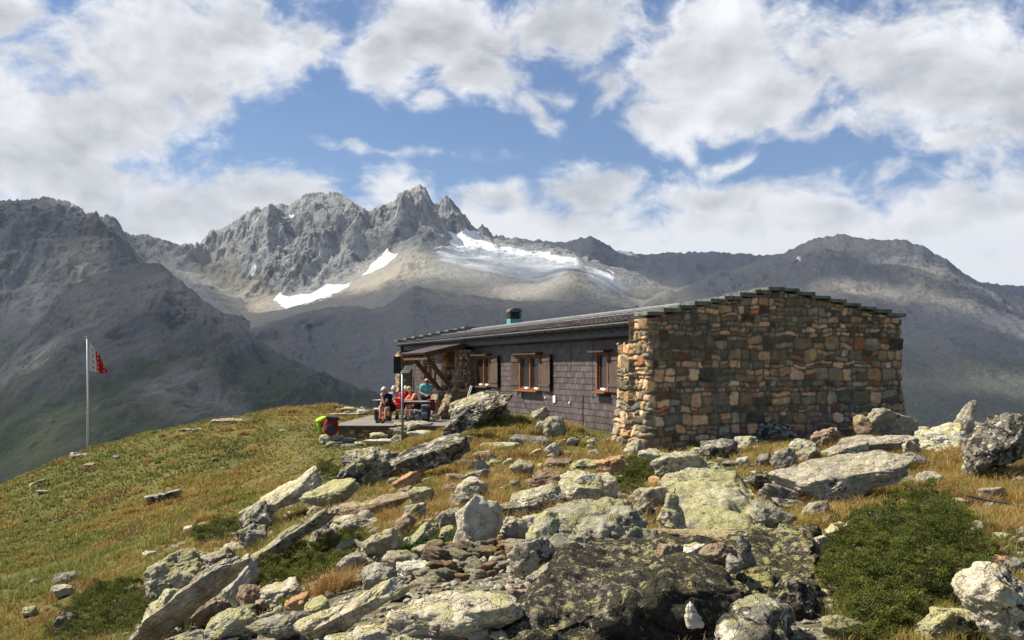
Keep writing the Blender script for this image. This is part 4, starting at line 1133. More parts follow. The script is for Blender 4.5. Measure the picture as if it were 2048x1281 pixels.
def build_terrace():
    # plank deck
    t = empty('terrace_deck', (pxm(730, 37.5), 37.5, Z_T - .3))
    tag(t, 'grey plank terrace deck on a low stone base in front of the hut', 'deck')
    R = Matrix.Rotation(math.radians(-3), 3, 'Z'); c0 = Vector((-4.05, 38.2, Z_T))
    r = random.Random(3); mb = MB(); y = -3.55
    while y < 3.6:
        w = .14; mb.box(c0 + R @ Vector((r.uniform(-.01, .01), y, -.02 + r.uniform(-.003, .003))), (4.1, w - .008, .04), R); y += w
    mb.build('decking', M_DECKW, t)
    mb = MB()
    mb.box(c0 + R @ Vector((0, -3.60, -.09)), (4.12, .04, .13), R)
    mb.build('edge_board', M_WEATH, t)
    # dry stone base below the front edge
    U = np.arange(0, 4.0, .025); zs = np.linspace(-2.95, -2.16, 34)
    UU, ZZ = np.meshgrid(U, zs)
    d, col = stone_relief(UU, ZZ + 3, 207, 4.1, 1.0, .12, .3, .06, .4)
    Xp = -6.02 + UU; Yp = 34.72 - d + (Xp + 4) * -.05
    V = np.stack([Xp, Yp, ZZ], -1).reshape(-1, 3) - np.array(t.location)
    link('stone_base', np_mesh('stone_base', V, grid_faces(len(U), len(zs)), True, {'Col': ('FLOAT_COLOR', np.concatenate([col.reshape(-1, 3), np.ones((UU.size, 1))], 1))}), M_MAS, t)
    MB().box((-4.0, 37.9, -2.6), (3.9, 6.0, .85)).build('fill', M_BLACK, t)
    # ---- tables
    def table(cx, cy, L, W, rz, label, white_leg=False):
        o = empty('picnic_table', (cx, cy, Z_T)); tag(o, label, 'table', 'grey picnic tables on the terrace')
        R = Matrix.Rotation(rz, 3, 'Z'); C = Vector((cx, cy, Z_T))
        mb = MB()
        for k in range(5): mb.box(C + R @ Vector((0, (k - 2) * W / 5, .725)), (L, W / 5 - .01, .035), R)
        mb.build('tabletop', M_TABLEW, o)
        for sx in (-1, 1):
            for sy in (-1, 1):
                MB().bar(C + R @ Vector((sx * (L / 2 - .22), sy * .05, .70)), C + R @ Vector((sx * (L / 2 - .22), sy * (W / 2 - .04), 0)), .07, .05).build('leg', M_TABLEW if sx > 0 and sy < 0 else M_WEATH, o)
            MB().box(C + R @ Vector((sx * (L / 2 - .22), 0, .685)), (.06, W - .12, .045), R).build('batten', M_WEATH, o)
    table(pxm(815, 37.6), 37.6, 1.75, .75, math.radians(4), 'grey plank picnic table next to the standing woman in turquoise')
    table(pxm(776, 39.3), 39.3, 1.0, .80, math.radians(-20), 'smaller pale picnic table behind the man in the white cap')
    def bench(cx, cy, L, rz, label, leg=M_WEATH):
        o = empty('bench', (cx, cy, Z_T)); tag(o, label, 'bench', 'plank benches on the terrace')
        R = Matrix.Rotation(rz, 3, 'Z'); C = Vector((cx, cy, Z_T))
        mb = MB()
        for k in (-.5, .5): mb.box(C + R @ Vector((0, k * .15, .43)), (L, .14, .04), R)
        mb.build('seat', M_TABLEW, o)
        for sx in (-1, 1): MB().box(C + R @ Vector((sx * (L / 2 - .12), 0, .205)), (.05, .26, .41), R).build('leg', leg, o)
    bench(pxm(790, 36.7), 36.7, 1.25, math.radians(6), 'plank bench with pale legs carrying the red rucksack and the man in the white cap', M_TABLEW)
    bench(pxm(757, 38.1), 38.1, 1.15, math.radians(100), 'plank bench standing on its own at the open end of the terrace', M_DARKW)
    bench(pxm(818, 38.5), 38.5, 1.6, math.radians(4), 'plank bench behind the table under the two seated women')
    # ---- post with a little sheet metal roof
    Yp = 31.6; bz = float(ground_z(np.array([pxm(805, Yp)]), np.array([Yp]))[0])
    b = PV(805, 884, Yp); top = PV(805, 746, Yp); bz = min(bz, b.z)
    o = empty('lamp_post', (b.x, b.y, bz)); tag(o, 'thin grey metal post with a small slanted tin roof in front of the terrace', 'post')
    MB().tube([(b.x, b.y, bz - .2), (top.x, b.y, top.z)], .042, 12).build('pole', M_METAL, o, True)
    hood = MB(); a = PV(802, 744, Yp); w = .40
    hood.prism([(top.x - .05, Yp - .17, top.z - .02), (top.x + .22, Yp - .17, top.z + .0), (top.x + .34, Yp + .02, top.z + .20), (top.x + .10, Yp + .02, top.z + .20)], (.0, .03, .02))
    hood.prism([(top.x + .10, Yp + .03, top.z + .215), (top.x + .34, Yp + .03, top.z + .215), (top.x + .24, Yp + .24, top.z + .02), (top.x - .03, Yp + .24, top.z + .0)], (0, .02, .02))
    hood.build('tin_roof', simple('dark_tin', (.085, .085, .09), .5, .3, 6, .4, .4), o)
    MB().box((top.x + .01, Yp, top.z + .05), (.10, .12, .14)).build('bracket', M_FASCIA, o)

def backpack(px, py, Y, h, col, label, rz=0, lean=0.0, lidcol=None, group='rucksacks put down on and beside the terrace', w=.34):
    x = pxm(px, Y); z = float(P(px, py, Y)[2])
    o = empty('rucksack', (x, Y, z)); tag(o, label, 'rucksack', group)
    R = (Matrix.Rotation(rz, 3, 'Z') @ Matrix.Rotation(lean, 3, 'Y'))
    def mat(c): return simple('rucksack_fabric', c, .8, .35, 9, .2, bump=.02)
    mm = mat(col); ml = mat(lidcol or tuple(v * .5 for v in col)); mk = mat((.02, .02, .022))
    Rn = np.array(R)
    def at(p): return Vector((x, Y, z)) + R @ Vector(p)
    def bl(nm, c, r, m_, par=o, sd=0, e=3.2): return smooth_blob(nm, at(c), r, m_, par, sd, e, .10, 18, Rn)
    bl('body', (0, 0, h * .45), (w / 2, .12, h * .45), mm, sd=px)
    bl('lid', (0, -.01, h * .92), (w / 2 * .96, .13, h * .11), ml, sd=px + 1)
    bl('pocket', (0, -.12, h * .34), (w / 2 * .72, .06, h * .22), ml, sd=px + 2)
    for s in (-1, 1):
        MB().tube([at((s * .09, .11, h * .85)), at((s * .12, .18, h * .6)), at((s * .13, .17, h * .3)), at((s * .11, .11, h * .12))], .018, 6).build('strap', mk, o, True)
        MB().bar(at((s * w * .30, -.125, h * .80)), at((s * w * .30, -.125, h * .12)), .02, .012).build('compression_strap', mk, o)

build_terrace()
backpack(650, 868, 33.6, .56, (.24, .42, .04), 'bright yellow-green rucksack leaning on the low wall at the end of the terrace', .9, -.32, (.45, .75, .05), w=.40)
backpack(660, 871, 33.2, .62, (.30, .016, .022), 'dark red rucksack with a black lid leaning in front of the yellow-green one', .25, .16, (.05, .05, .06), w=.46)
backpack(797, 819, 36.6, .40, (.72, .05, .018), 'orange-red rucksack standing on the bench behind the thin post', .1, .10, (.60, .04, .02), w=.36)
backpack(834, 843, 36.9, .40, (.15, .15, .145), 'grey rucksack slumped on the deck under the table, the left one of two', .2, .28, (.22, .22, .21), w=.46)
backpack(851, 842, 36.9, .58, (.035, .042, .055), 'dark blue-grey rucksack standing upright beside the table end', -.2, .06, (.09, .10, .12), w=.36)
backpack(862, 822, 37.6, .42, (.30, .03, .03), 'small wine red rucksack by the stone buttress behind the table', .5, 0, (.15, .03, .03), w=.30)
backpack(764, 843, 37.2, .30, (.28, .03, .025), 'dark red rucksack lying at the feet of the man in the white cap', .5, .5, (.55, .18, .03), w=.32)

# walking poles and a coat leaning at the wall
a = PV(942, 770, 36.4); bq = PV(930, 812, 36.1)
o = empty('walking_poles', (bq.x, bq.y, bq.z - .4)); tag(o, 'pair of pale walking poles leaning against the stone buttress', 'poles')
for k in (0, .05):
    MB().tube([(a.x + k, a.y, a.z), (bq.x + k - .10, bq.y, bq.z - .4)], .016, 6).build('shaft', simple('pale_aluminium', (.62, .62, .60), .4, .1), o, True)
    MB().tube([(a.x + k + .01, a.y, a.z + .10), (a.x + k, a.y, a.z - .02)], .024, 6).build('handle', M_BLACK, o, True)
c = PV(951, 789, 36.9)
def _coat(V):
    f = (V[:, 2] / .36 + 1) / 2
    V = V.copy(); V[:, 0] = V[:, 0] * (1.15 - .45 * f) + .02 * np.sin(V[:, 0] * 60); V[:, 1] += .02 * np.sin(V[:, 0] * 70 + V[:, 2] * 5)
    return V
t_ = t_at(951); cw = H(S_W - .09, t_, 0)
o = empty('coat', (cw.x, cw.y, c.z - .36)); tag(o, 'dark blue coat hanging on the slate wall beside the walking poles', 'coat')
smooth_blob('coat_body', (cw.x, cw.y, c.z), (.14, .06, .36), simple('blue_fabric', (.018, .022, .085), .85, .4, 8, bump=.02), o, 3, 3.0, .12, 30, None, _coat)
smooth_blob('sleeve', (cw.x + .13, cw.y - .02, c.z + .02), (.045, .045, .26), simple('blue_fabric_sleeve', (.022, .026, .10), .85, .4, 8), o, 5, 2.4, .15, 16)

# ------------------------------------------------------------------ flag
def build_flag():
    Yf = 46.0; b = PV(174, 914, Yf); tp = PV(174, 676, Yf)
    o = empty('flagpole', (b.x, Yf, b.z)); tag(o, 'tall thin pale flagpole on the edge of the grass slope', 'flagpole')
    MB().tube([(b.x, Yf, b.z - .6), (b.x, Yf, b.z + 2.5), (tp.x, Yf, tp.z)], [.05, .045, .032], 12).build('pole', simple('pale_pole_paint', (.55, .55, .54), .5, .12, 3), o, True)
    MB().tube([(tp.x, Yf, tp.z), (tp.x, Yf, tp.z + .03), (tp.x, Yf, tp.z + .06)], [.05, .075, .03], 12).build('cap', M_METAL, o, True)
    MB().tube([(b.x + .06, Yf, b.z + .8), (tp.x + .05, Yf, tp.z - .05)], .006, 5).build('rope', M_WHITE, o)
    x0 = pxm(178, Yf); S = 2 / 2000 * 0 + Yf / 2000.0
    def zpx(py): return float(P(178, py, Yf)[2])
    top = np.array([(0, 684), (.25, 694), (.5, 705), (.75, 716), (1, 729)]); bot = np.array([(0, 742), (.4, 745), (.7, 748), (1, 745)])
    def fm(u, v):
        zt = zpx(684) + (zpx(0) * 0) + (684 - np.interp(u, top[:, 0], top[:, 1])) * S
        zb = zpx(742) + (742 - np.interp(u, bot[:, 0], bot[:, 1])) * S
        w = .16 * np.sin(u * 9.5 + v * 2.2) * u + .06 * np.sin(u * 21 - v * 4) * u
        X = x0 + (.82 * u * (1 - .10 * v) + .03 * np.sin(v * 5) * u + .02 * np.sin(u * 14 + v * 5) * u)
        return np.stack([X, Yf + w + .10 * (1 - v) * u, zb + (zt - zb) * v], -1)
    n = 61; u, v = np.meshgrid(np.linspace(0, 1, n), np.linspace(0, 1, n))
    V = fm(u, v).reshape(-1, 3); loc = (x0, Yf, zpx(742))
    colr = np.where(u.ravel()[:, None] < .42, np.array([[.66, .63, .58, 1]]), np.array([[.62, .020, .016, 1]]))
    m_, t, bb = new_mat('flag_cloth', .85, .15)
    oc = t.node('ShaderNodeTexCoord').outputs['Object']; n1 = t.noise(oc, 60, 3, .5)
    t.put(bb.inputs['Base Color'], t.mix(t.mr(n1, .3, .7, .0, .25), t.attr('Col'), (.1, .05, .05)))
    f = tag(link('flag', np_mesh('flag', V - np.array(loc), grid_faces(n, n), True, {'Col': ('FLOAT_COLOR', colr)}), m_, None, loc), 'white and red flag with thirteen stars flying from the thin pole', 'flag')
    sol = f.modifiers.new('thickness', 'SOLIDIFY'); sol.thickness = .004; sol.offset = 0
    def star(uc, vc, r, side, half=0):
        pts = []
        for k in range(10):
            rr = r if k % 2 == 0 else r * .42; a = PI / 2 + k * PI / 5
            pts.append((uc + rr * math.cos(a), vc + rr * math.sin(a)))
        if half:   # clip at uc
            q = []
            for i in range(10):
                p1, p2 = pts[i], pts[(i + 1) % 10]
                i1 = (p1[0] - uc) * half >= -1e-9; i2 = (p2[0] - uc) * half >= -1e-9
                if i1: q.append(p1)
                if i1 != i2:
                    tt_ = (uc - p1[0]) / (p2[0] - p1[0]); q.append((uc, p1[1] + (p2[1] - p1[1]) * tt_))
            pts = q
        P3 = fm(np.array([p[0] for p in pts] + [uc + half * .01]), np.array([p[1] for p in pts] + [vc]))
        P3[:, 1] += side * .012
        return [Vector(p - np.array(loc)) for p in P3]
    red, wht = [], []
    for vc in (.16, .39, .62, .84): red.append((.16 + .07, vc, 0)); wht.append((.77, vc, 0))
    for vc in (.08, .28, .50, .72, .92): red.append((.5, vc, -1)); wht.append((.5, vc, 1))
    for lst, mt, nm in ((red, simple('star_red', (.62, .02, .016), .85, .1), 'red_star'), (wht, simple('star_white', (.70, .67, .62), .85, .1), 'white_star')):
        for (uc, vc, hf) in lst:
            Vv, Ff = [], []
            for side in (-1, 1):
                pts = star(uc, vc, .085, side, hf); k = len(Vv); Vv += pts; nn = len(pts) - 1
                Ff += [(k + i, k + (i + 1) % nn, k + nn) for i in range(nn)]
            me = bpy.data.meshes.new(nm); me.from_pydata([tuple(p) for p in Vv], [], Ff); link(nm, me, mt, f)
build_flag()
# ------------------------------------------------------------------ people
DG = None
def capsules(verts, edges, radii):
    """closed tapered limbs between joints; the voxel remesh afterwards makes one skin of them"""
    V, Fc = [], []; n = 12
    for (i, j) in edges:
        a, b = verts[i], verts[j]; ra, rb = radii[i], radii[j]; d = b - a; L = d.length
        if L < 1e-5: continue
        d.normalize(); sx = d.cross(Vector((.31, .2, .93))).normalized(); sy = d.cross(sx)
        rings = [(-math.sin(t) * ra, math.cos(t) * ra) for t in (1.45, 1.0, .5)] + [(0, ra), (L * .5, (ra + rb) / 2), (L, rb)] + [(L + math.sin(t) * rb, math.cos(t) * rb) for t in (.5, 1.0, 1.45)]
        k = len(V)
        for (h, r_) in rings:
            for q in range(n):
                t = 2 * PI * q / n; V.append(a + d * h + (sx * math.cos(t) + sy * math.sin(t)) * r_)
        for m_ in range(len(rings) - 1):
            for q in range(n): Fc.append((k + m_ * n + q, k + m_ * n + (q + 1) % n, k + (m_ + 1) * n + (q + 1) % n, k + (m_ + 1) * n + q))
        Fc.append(tuple(k + q for q in range(n - 1, -1, -1))); Fc.append(tuple(k + (len(rings) - 1) * n + q for q in range(n)))
    return V, Fc

def head_shape(n=22):
    """head about 0.23 high, face to +y, origin at the centre of the skull: skull, brow, nose, mouth, chin, ears"""
    th = np.linspace(0.02, PI - .02, n); ph = np.linspace(0, 2 * PI, 2 * n + 1)[:-1]; A, B = np.meshgrid(ph, th)
    x = np.sin(B) * np.cos(A); y = np.sin(B) * np.sin(A); z = np.cos(B)
    X = x * .075; Y = y * .095; Z = z * .115
    low = np.clip(-z, 0, 1)
    X *= 1 - .32 * low; Y *= np.where(y > 0, 1 - .05 * low, 1 - .35 * low)
    fr = np.clip(y, 0, 1)
    Y += .024 * np.exp(-((X / .013) ** 2 + ((Z + .012) / .022) ** 2)) * fr        # nose
    Y += .008 * np.exp(-((X / .024) ** 2 + ((Z + .055) / .009) ** 2)) * fr        # lips
    Y += .012 * np.exp(-((X / .022) ** 2 + ((Z + .092) / .016) ** 2)) * fr        # chin
    Y -= .010 * np.exp(-(((np.abs(X) - .030) / .013) ** 2 + ((Z - .010) / .012) ** 2)) * fr   # eye sockets
    Y += .006 * np.exp(-((X / .05) ** 2 + ((Z - .032) / .010) ** 2)) * fr         # brow
    X += np.sign(X) * .016 * np.exp(-(((Y + .004) / .014) ** 2 + ((Z + .005) / .026) ** 2)) * (np.abs(x) > .75)   # ears
    V = [Vector(p) for p in np.stack([X, Y, Z], -1).reshape(-1, 3)]
    m = 2 * n; Fc = []
    for j in range(n - 1):
        for i in range(m): Fc.append((j * m + i, (j + 1) * m + i, (j + 1) * m + (i + 1) % m, j * m + (i + 1) % m))
    Fc.append(tuple(range(m - 1, -1, -1))); Fc.append(tuple((n - 1) * m + i for i in range(m)))
    return V, Fc

def person(px, Y, face, J, look, clothes, label, hair=(.10, .06, .04), hat=None, skin=(.42, .23, .15), zbase=Z_T, scale=1.0):
    """J: joints in the person's own frame (x to its right hand, y forward, z up from the floor)"""
    x = pxm(px, Y); loc = Vector((x, Y, zbase))
    o = empty('person', loc); tag(o, label, 'person', 'people resting on the terrace')
    R = Matrix.Rotation(face, 3, 'Z')
    g = {}; vs = []; es = []; rs = []
    def v(nm, p, r): g[nm] = len(vs); vs.append(Vector(p) * scale); rs.append(r * scale); return g[nm]
    def e(a, b): es.append((g[a], g[b]))
    v('pelvis', J['pelvis'], .125); pe = Vector(J['pelvis']); ch = Vector(J['chest']); nk = Vector(J['neck']); hd = Vector(J['head'])
    v('waist', pe.lerp(ch, .45), .118); v('chest', ch, .128); v('neckbase', ch.lerp(nk, .75), .085); v('neck', nk, .055); v('skull', nk.lerp(hd, .6), .055)
    for a, b in (('pelvis', 'waist'), ('waist', 'chest'), ('chest', 'neckbase'), ('neckbase', 'neck'), ('neck', 'skull')): e(a, b)
    for s, sg in (('l', -1), ('r', 1)):
        cs_ = ch.lerp(Vector(J['sh_' + s]), .42); v('rib' + s, cs_ - Vector((0, 0, .02)), .105); ws_ = pe.lerp(ch, .35) + (Vector(J['hp_' + s]) - Vector(J['pelvis'])) * .45; v('wst' + s, ws_, .095); e('rib' + s, 'wst' + s); e('rib' + s, 'chest')
        sh = Vector(J['sh_' + s]); el = Vector(J['el_' + s]); wr = Vector(J['wr_' + s])
        v('sh' + s, sh, .068); v('ua' + s, sh.lerp(el, .5), .050); v('el' + s, el, .040); v('fa' + s, el.lerp(wr, .4), .040); v('wr' + s, wr, .026)
        hdv = (Vector(J['hd_' + s]) - wr).normalized(); v('pm' + s, wr + hdv * .06, .032)
        e('neckbase', 'sh' + s); e('sh' + s, 'ua' + s); e('ua' + s, 'el' + s); e('el' + s, 'fa' + s); e('fa' + s, 'wr' + s); e('wr' + s, 'pm' + s)
        side = hdv.cross(Vector((0, 0, 1)));
        if side.length < .2: side = Vector((1, 0, 0))
        side.normalize(); dn = hdv.cross(side) * (1 if hdv.cross(side).z < 0 else -1)
        for k, (off, L) in enumerate(((-.030, .068), (-.010, .078), (.010, .074), (.028, .058))):
            b0 = wr + hdv * .085 + side * off
            v(f'f{k}a' + s, b0, .010); v(f'f{k}b' + s, b0 + hdv * L * .5 + dn * .006, .009); v(f'f{k}c' + s, b0 + hdv * L * .9 + dn * .028, .008)
            e('pm' + s, f'f{k}a' + s); e(f'f{k}a' + s, f'f{k}b' + s); e(f'f{k}b' + s, f'f{k}c' + s)
        tb = wr + hdv * .035 - side * .03
        v('ta' + s, tb, .013); v('tb' + s, tb + hdv * .035 - side * .025 + dn * .01, .010); e('pm' + s, 'ta' + s); e('ta' + s, 'tb' + s)
        hp = Vector(J['hp_' + s]); kn = Vector(J['kn_' + s]); an = Vector(J['an_' + s]); to = Vector(J['to_' + s])
        v('hp' + s, hp, .092); v('th' + s, hp.lerp(kn, .5), .078); v('kn' + s, kn, .058); v('ca' + s, kn.lerp(an, .35), .056); v('an' + s, an, .038); v('ft' + s, an.lerp(to, .5) - Vector((0, 0, .03)), .038); v('to' + s, to, .032)
        e('pelvis', 'hp' + s); e('hp' + s, 'th' + s); e('th' + s, 'kn' + s); e('kn' + s, 'ca' + s); e('ca' + s, 'an' + s); e('an' + s, 'ft' + s); e('ft' + s, 'to' + s)
    BV, BF = capsules(vs, es, rs)
    HV, HF = head_shape()
    f = Vector(look).normalized(); rt = f.cross(Vector((0, 0, 1))).normalized(); up = rt.cross(f)
    HR = Matrix((rt, f, up)).transposed()
    k = len(BV); BV = BV + [HR @ (p * scale) + hd * scale for p in HV]; BF = BF + [tuple(i + k for i in q) for q in HF]
    def outward(Vv, Ff):
        bm = bmesh.new(); bv = [bm.verts.new(p) for p in Vv]
        for q in Ff:
            try: bm.faces.new([bv[i] for i in q])
            except ValueError: pass
        vol = bm.calc_volume(signed=True)
        if vol < 0: bmesh.ops.reverse_faces(bm, faces=bm.faces)
        bm.verts.index_update(); out = ([v_.co.copy() for v_ in bm.verts], [tuple(v_.index for v_ in f_.verts) for f_ in bm.faces]); bm.free(); return out
    nb_ = len(vs); nB = k
    B1 = outward(BV[:nB], [q for q in BF if max(q) < nB]); H1 = outward(BV[nB:], [tuple(i - nB for i in q) for q in BF if min(q) >= nB])
    BV = B1[0] + H1[0]; BF = B1[1] + [tuple(i + len(B1[0]) for i in q) for q in H1[1]]
    me = bpy.data.meshes.new('tmp'); me.from_pydata([tuple(p) for p in BV], [], BF)
    tb_ = bpy.data.objects.new('tmp', me); COL.objects.link(tb_)
    rm = tb_.modifiers.new('join', 'REMESH'); rm.mode = 'VOXEL'; rm.voxel_size = .0075; rm.use_smooth_shade = True
    sm_ = tb_.modifiers.new('sm', 'SMOOTH'); sm_.iterations = 4
    bpy.context.view_layer.update()
    ev = bpy.data.meshes.new_from_object(tb_.evaluated_get(bpy.context.evaluated_depsgraph_get()))
    bpy.data.objects.remove(tb_); bpy.data.meshes.remove(me)
    n_ = len(ev.vertices); BVn = np.empty(n_ * 3, np.float32); ev.vertices.foreach_get('co', BVn); BVn = BVn.reshape(-1, 3).astype(float)
    BN = np.empty(n_ * 3, np.float32); ev.vertices.foreach_get('normal', BN); BN = BN.reshape(-1, 3).astype(float)
    BQ = np.array([list(p.vertices) for p in ev.polygons]); bpy.data.meshes.remove(ev)
    Rn = np.array(R)
    sk = simple('skin', skin, .55, .12, 20, .4)
    link('body', np_mesh('body', BVn @ Rn.T, BQ, True), sk, o)
    # which bone every point of the body belongs to, and how far along it
    vn = [n for n in g]; best = np.full(n_, 1e9); bone = np.zeros(n_, int); along = np.zeros(n_)
    for ei, (i0, i1) in enumerate(es):
        a0 = np.array(vs[i0]); a1 = np.array(vs[i1]); d_ = a1 - a0; tpar = np.clip(((BVn - a0) @ d_) / (d_ @ d_ + 1e-9), 0, 1)
        dist = np.linalg.norm(BVn - a0 - tpar[:, None] * d_, axis=1) - (rs[i0] * (1 - tpar) + rs[i1] * tpar)
        m_ = dist < best; best[m_] = dist[m_]; bone[m_] = ei; along[m_] = tpar[m_]
    bn = [(vn[i0], vn[i1]) for i0, i1 in es]
    inhead = np.linalg.norm(BVn - np.array(hd * scale), axis=1) < .125 * scale
    # eyes
    for sx in (-1, 1):
        c = HR @ (Vector((sx * .030, .083, .010)) * scale) + hd * scale
        MBx = MB(); MBx.tube([R @ (c - f * .006) + loc, R @ (c + f * .003) + loc], .008, 8); MBx.build('eye', M_BLACK, o)
    # clothes: cut from the body surface, pushed out and creased
    def cloth(nm, want, grow, col):
        sel = np.zeros(n_, bool)
        for ei, (a_, b_) in enumerate(bn):
            for (p_, q_, f0, f1) in want:
                if (a_, b_) == (p_, q_): sel |= (bone == ei) & (along >= f0) & (along <= f1)
        sel &= ~inhead
        fk = sel[BQ].all(1); Fq = BQ[fk]
        if not len(Fq): return
        used = np.unique(Fq); mp = np.zeros(n_, int); mp[used] = np.arange(len(used))
        fold = .007 * fbm(BVn[:, 0] * 9 + px, BVn[:, 1] * 9, BVn[:, 2] * 14, 3)
        Vv = (BVn + BN * (grow + fold)[:, None])[used] @ Rn.T
        ob = link(nm, np_mesh(nm, Vv, mp[Fq], True), simple(nm + '_cloth', col, .9, .3, 10, .1, bump=.02), o)
        sd = ob.modifiers.new('t', 'SOLIDIFY'); sd.thickness = .006; sd.offset = -1
    sl = clothes.get('sleeve', 'short')
    want = [('ribl', 'wstl', 0, 1), ('ribr', 'wstr', 0, 1), ('ribl', 'chest', 0, 1), ('ribr', 'chest', 0, 1), ('pelvis', 'waist', .15, 1), ('waist', 'chest', 0, 1), ('chest', 'neckbase', 0, 1), ('neckbase', 'neck', 0, .35)]
    for s in 'lr':
        want += [('neckbase', 'sh' + s, 0, 1 if sl != 'none' else .55)]
        if sl != 'none': want += [('sh' + s, 'ua' + s, 0, 1)]
        if sl == 'long': want += [('ua' + s, 'el' + s, 0, 1), ('el' + s, 'fa' + s, 0, 1), ('fa' + s, 'wr' + s, 0, .9)]
    cloth('shirt', want, .016, clothes['shirt'])
    lg = clothes.get('legs') == 'long'; want = [('pelvis', 'waist', 0, .3)]
    for s in 'lr':
        want += [('pelvis', 'hp' + s, 0, 1), ('hp' + s, 'th' + s, 0, 1), ('th' + s, 'kn' + s, 0, 1 if lg else .45)]
        if lg: want += [('kn' + s, 'ca' + s, 0, 1), ('ca' + s, 'an' + s, 0, .9)]
    cloth('trousers' if lg else 'shorts', want, .013, clothes['bottom'])
    for s in 'lr': cloth('boot', [('ca' + s, 'an' + s, .75, 1), ('an' + s, 'ft' + s, 0, 1), ('ft' + s, 'to' + s, 0, 1)], .010, clothes.get('boots', (.06, .05, .045)))
    # hair and hat follow the skull
    HVn = np.array([list(p) for p in HV]); th_ = 22; m2 = 44
    def shell(nm, keep, k, mat, fn=None):
        A = HVn.copy() * k; A[:, 2] += .004
        if fn is not None: A = fn(A)
        Fk = [q for q in HF[:-1] if all(keep(HVn[i]) for i in q)]
        used = sorted({i for q in Fk for i in q}); mp = {i: j for j, i in enumerate(used)}
        V_ = [R @ (HR @ (Vector(A[i]) * scale) + hd * scale) for i in used]
        me = bpy.data.meshes.new(nm); me.from_pydata([tuple(p) for p in V_], [], [tuple(mp[i] for i in q) for q in Fk])
        for p in me.polygons: p.use_smooth = True
        ob = link(nm, me, mat, o); sd = ob.modifiers.new('t', 'SOLIDIFY'); sd.thickness = .008; return ob
    shell('hair', lambda p: (p[2] > .045) or (p[1] < .005 and p[2] > -.06), 1.12, simple('hair', hair, .7, .4, 60, .3, bump=.01))
    if hat:
        shell('hat', lambda p: p[2] > .036, 1.22, simple('hat_cloth', hat, .9, .12, 12))
        br = MB(); c0 = hd * scale; pts = []
        for i in range(17):
            a = math.radians(20 + 140 * i / 16); pts.append(Vector((math.cos(a) * .088, .03 + math.sin(a) * .125, .045 - .012 * math.sin(a))))
        pts = [R @ (HR @ (p * scale) + c0) + loc for p in pts]
        br.prism(pts, R @ (HR @ Vector((0, 0, .008)))); br.build('brim', simple('hat_brim', hat, .9, .1), o)
    return o

def sit(lean=.0, dy=0, arms='table', spread=.13, foot=.0):
    J = dict(pelvis=(0, 0, .52), chest=(0, .10 + lean, .86), neck=(0, .13 + lean * 1.25, 1.03), head=(0, .17 + lean * 1.45, 1.165),
             hp_l=(-.10, .02, .52), hp_r=(.10, .02, .52), kn_l=(-spread, .42, .52), kn_r=(spread, .44, .52), an_l=(-spread, .40 + foot, .09), an_r=(spread + .02, .46, .09), to_l=(-spread - .01, .56 + foot, .035), to_r=(spread + .03, .63, .035),
             sh_l=(-.185, .10 + lean, .965), sh_r=(.185, .10 + lean, .965))
    if arms == 'table':
        J.update(el_l=(-.24, .28 + lean, .76), wr_l=(-.10, .50 + lean, .78), hd_l=(-.04, .58 + lean, .78), el_r=(.24, .28 + lean, .76), wr_r=(.10, .50 + lean, .78), hd_r=(.04, .58 + lean, .78))
    elif arms == 'chin':   # one elbow on the knee, hand at the mouth, other hand on the thigh
        J.update(el_l=(-.17, .40 + lean, .72), wr_l=(-.05, .34 + lean * 1.4, .97), hd_l=(-.01, .30 + lean * 1.4, 1.06), el_r=(.25, .22 + lean * .5, .72), wr_r=(.15, .42, .62), hd_r=(.12, .50, .60))
    return J
FACE_W = math.radians(135)      # facing left and a little to the viewer (0 = away from the viewer, +y)
person(785, 36.55, math.radians(140), sit(.16, arms='chin', foot=.10), (.05, 1, -.10), dict(shirt=(.016, .016, .022), bottom=(.012, .012, .014)), 'person in white cap, black shirt and shorts seated with hand at the chin', (.35, .33, .30), (.74, .72, .70))
person(793, 38.9, math.radians(170), sit(.12), (.1, 1, -.15), dict(shirt=(.30, .30, .32), bottom=(.05, .05, .06), sleeve='long'), 'person in a pale hat half hidden behind the seated man in black', (.5, .48, .44), (.66, .64, .60))
person(810, 38.7, math.radians(190), sit(.10), (-.2, 1, -.15), dict(shirt=(.55, .018, .022), bottom=(.04, .04, .05)), 'person in a bright red shirt and pale hat seated behind the thin post', (.45, .40, .33), (.50, .52, .46))
person(838, 38.3, math.radians(122), sit(.16), (0, 1, -.30), dict(shirt=(.50, .085, .03), bottom=(.06, .04, .04), sleeve='none'), 'person with short blond hair and orange sleeveless top leaning on the table', (.62, .50, .30), None, (.55, .28, .17))
st = dict(pelvis=(0, 0, .92), chest=(0, .12, 1.24), neck=(0, .22, 1.42), head=(0, .32, 1.50), hp_l=(-.10, 0, .92), hp_r=(.10, 0, .92), kn_l=(-.10, .03, .50), kn_r=(.11, .05, .50), an_l=(-.11, -.02, .09), an_r=(.12, 0, .09),
          to_l=(-.12, .14, .035), to_r=(.14, .16, .035), sh_l=(-.17, .14, 1.35), sh_r=(.17, .14, 1.35), el_l=(-.24, .18, 1.08), wr_l=(-.06, .36, 1.00), hd_l=(-.01, .42, .98), el_r=(.24, .18, 1.08), wr_r=(.06, .38, .99), hd_r=(.02, .44, .97))
person(851, 38.9, math.radians(195), st, (0, .8, -.75), dict(shirt=(.13, .46, .47), bottom=(.03, .03, .035), legs='long'), 'standing person in a turquoise shirt with dark hair bent over the table end', (.035, .02, .015), None, (.40, .22, .15), scale=.95)
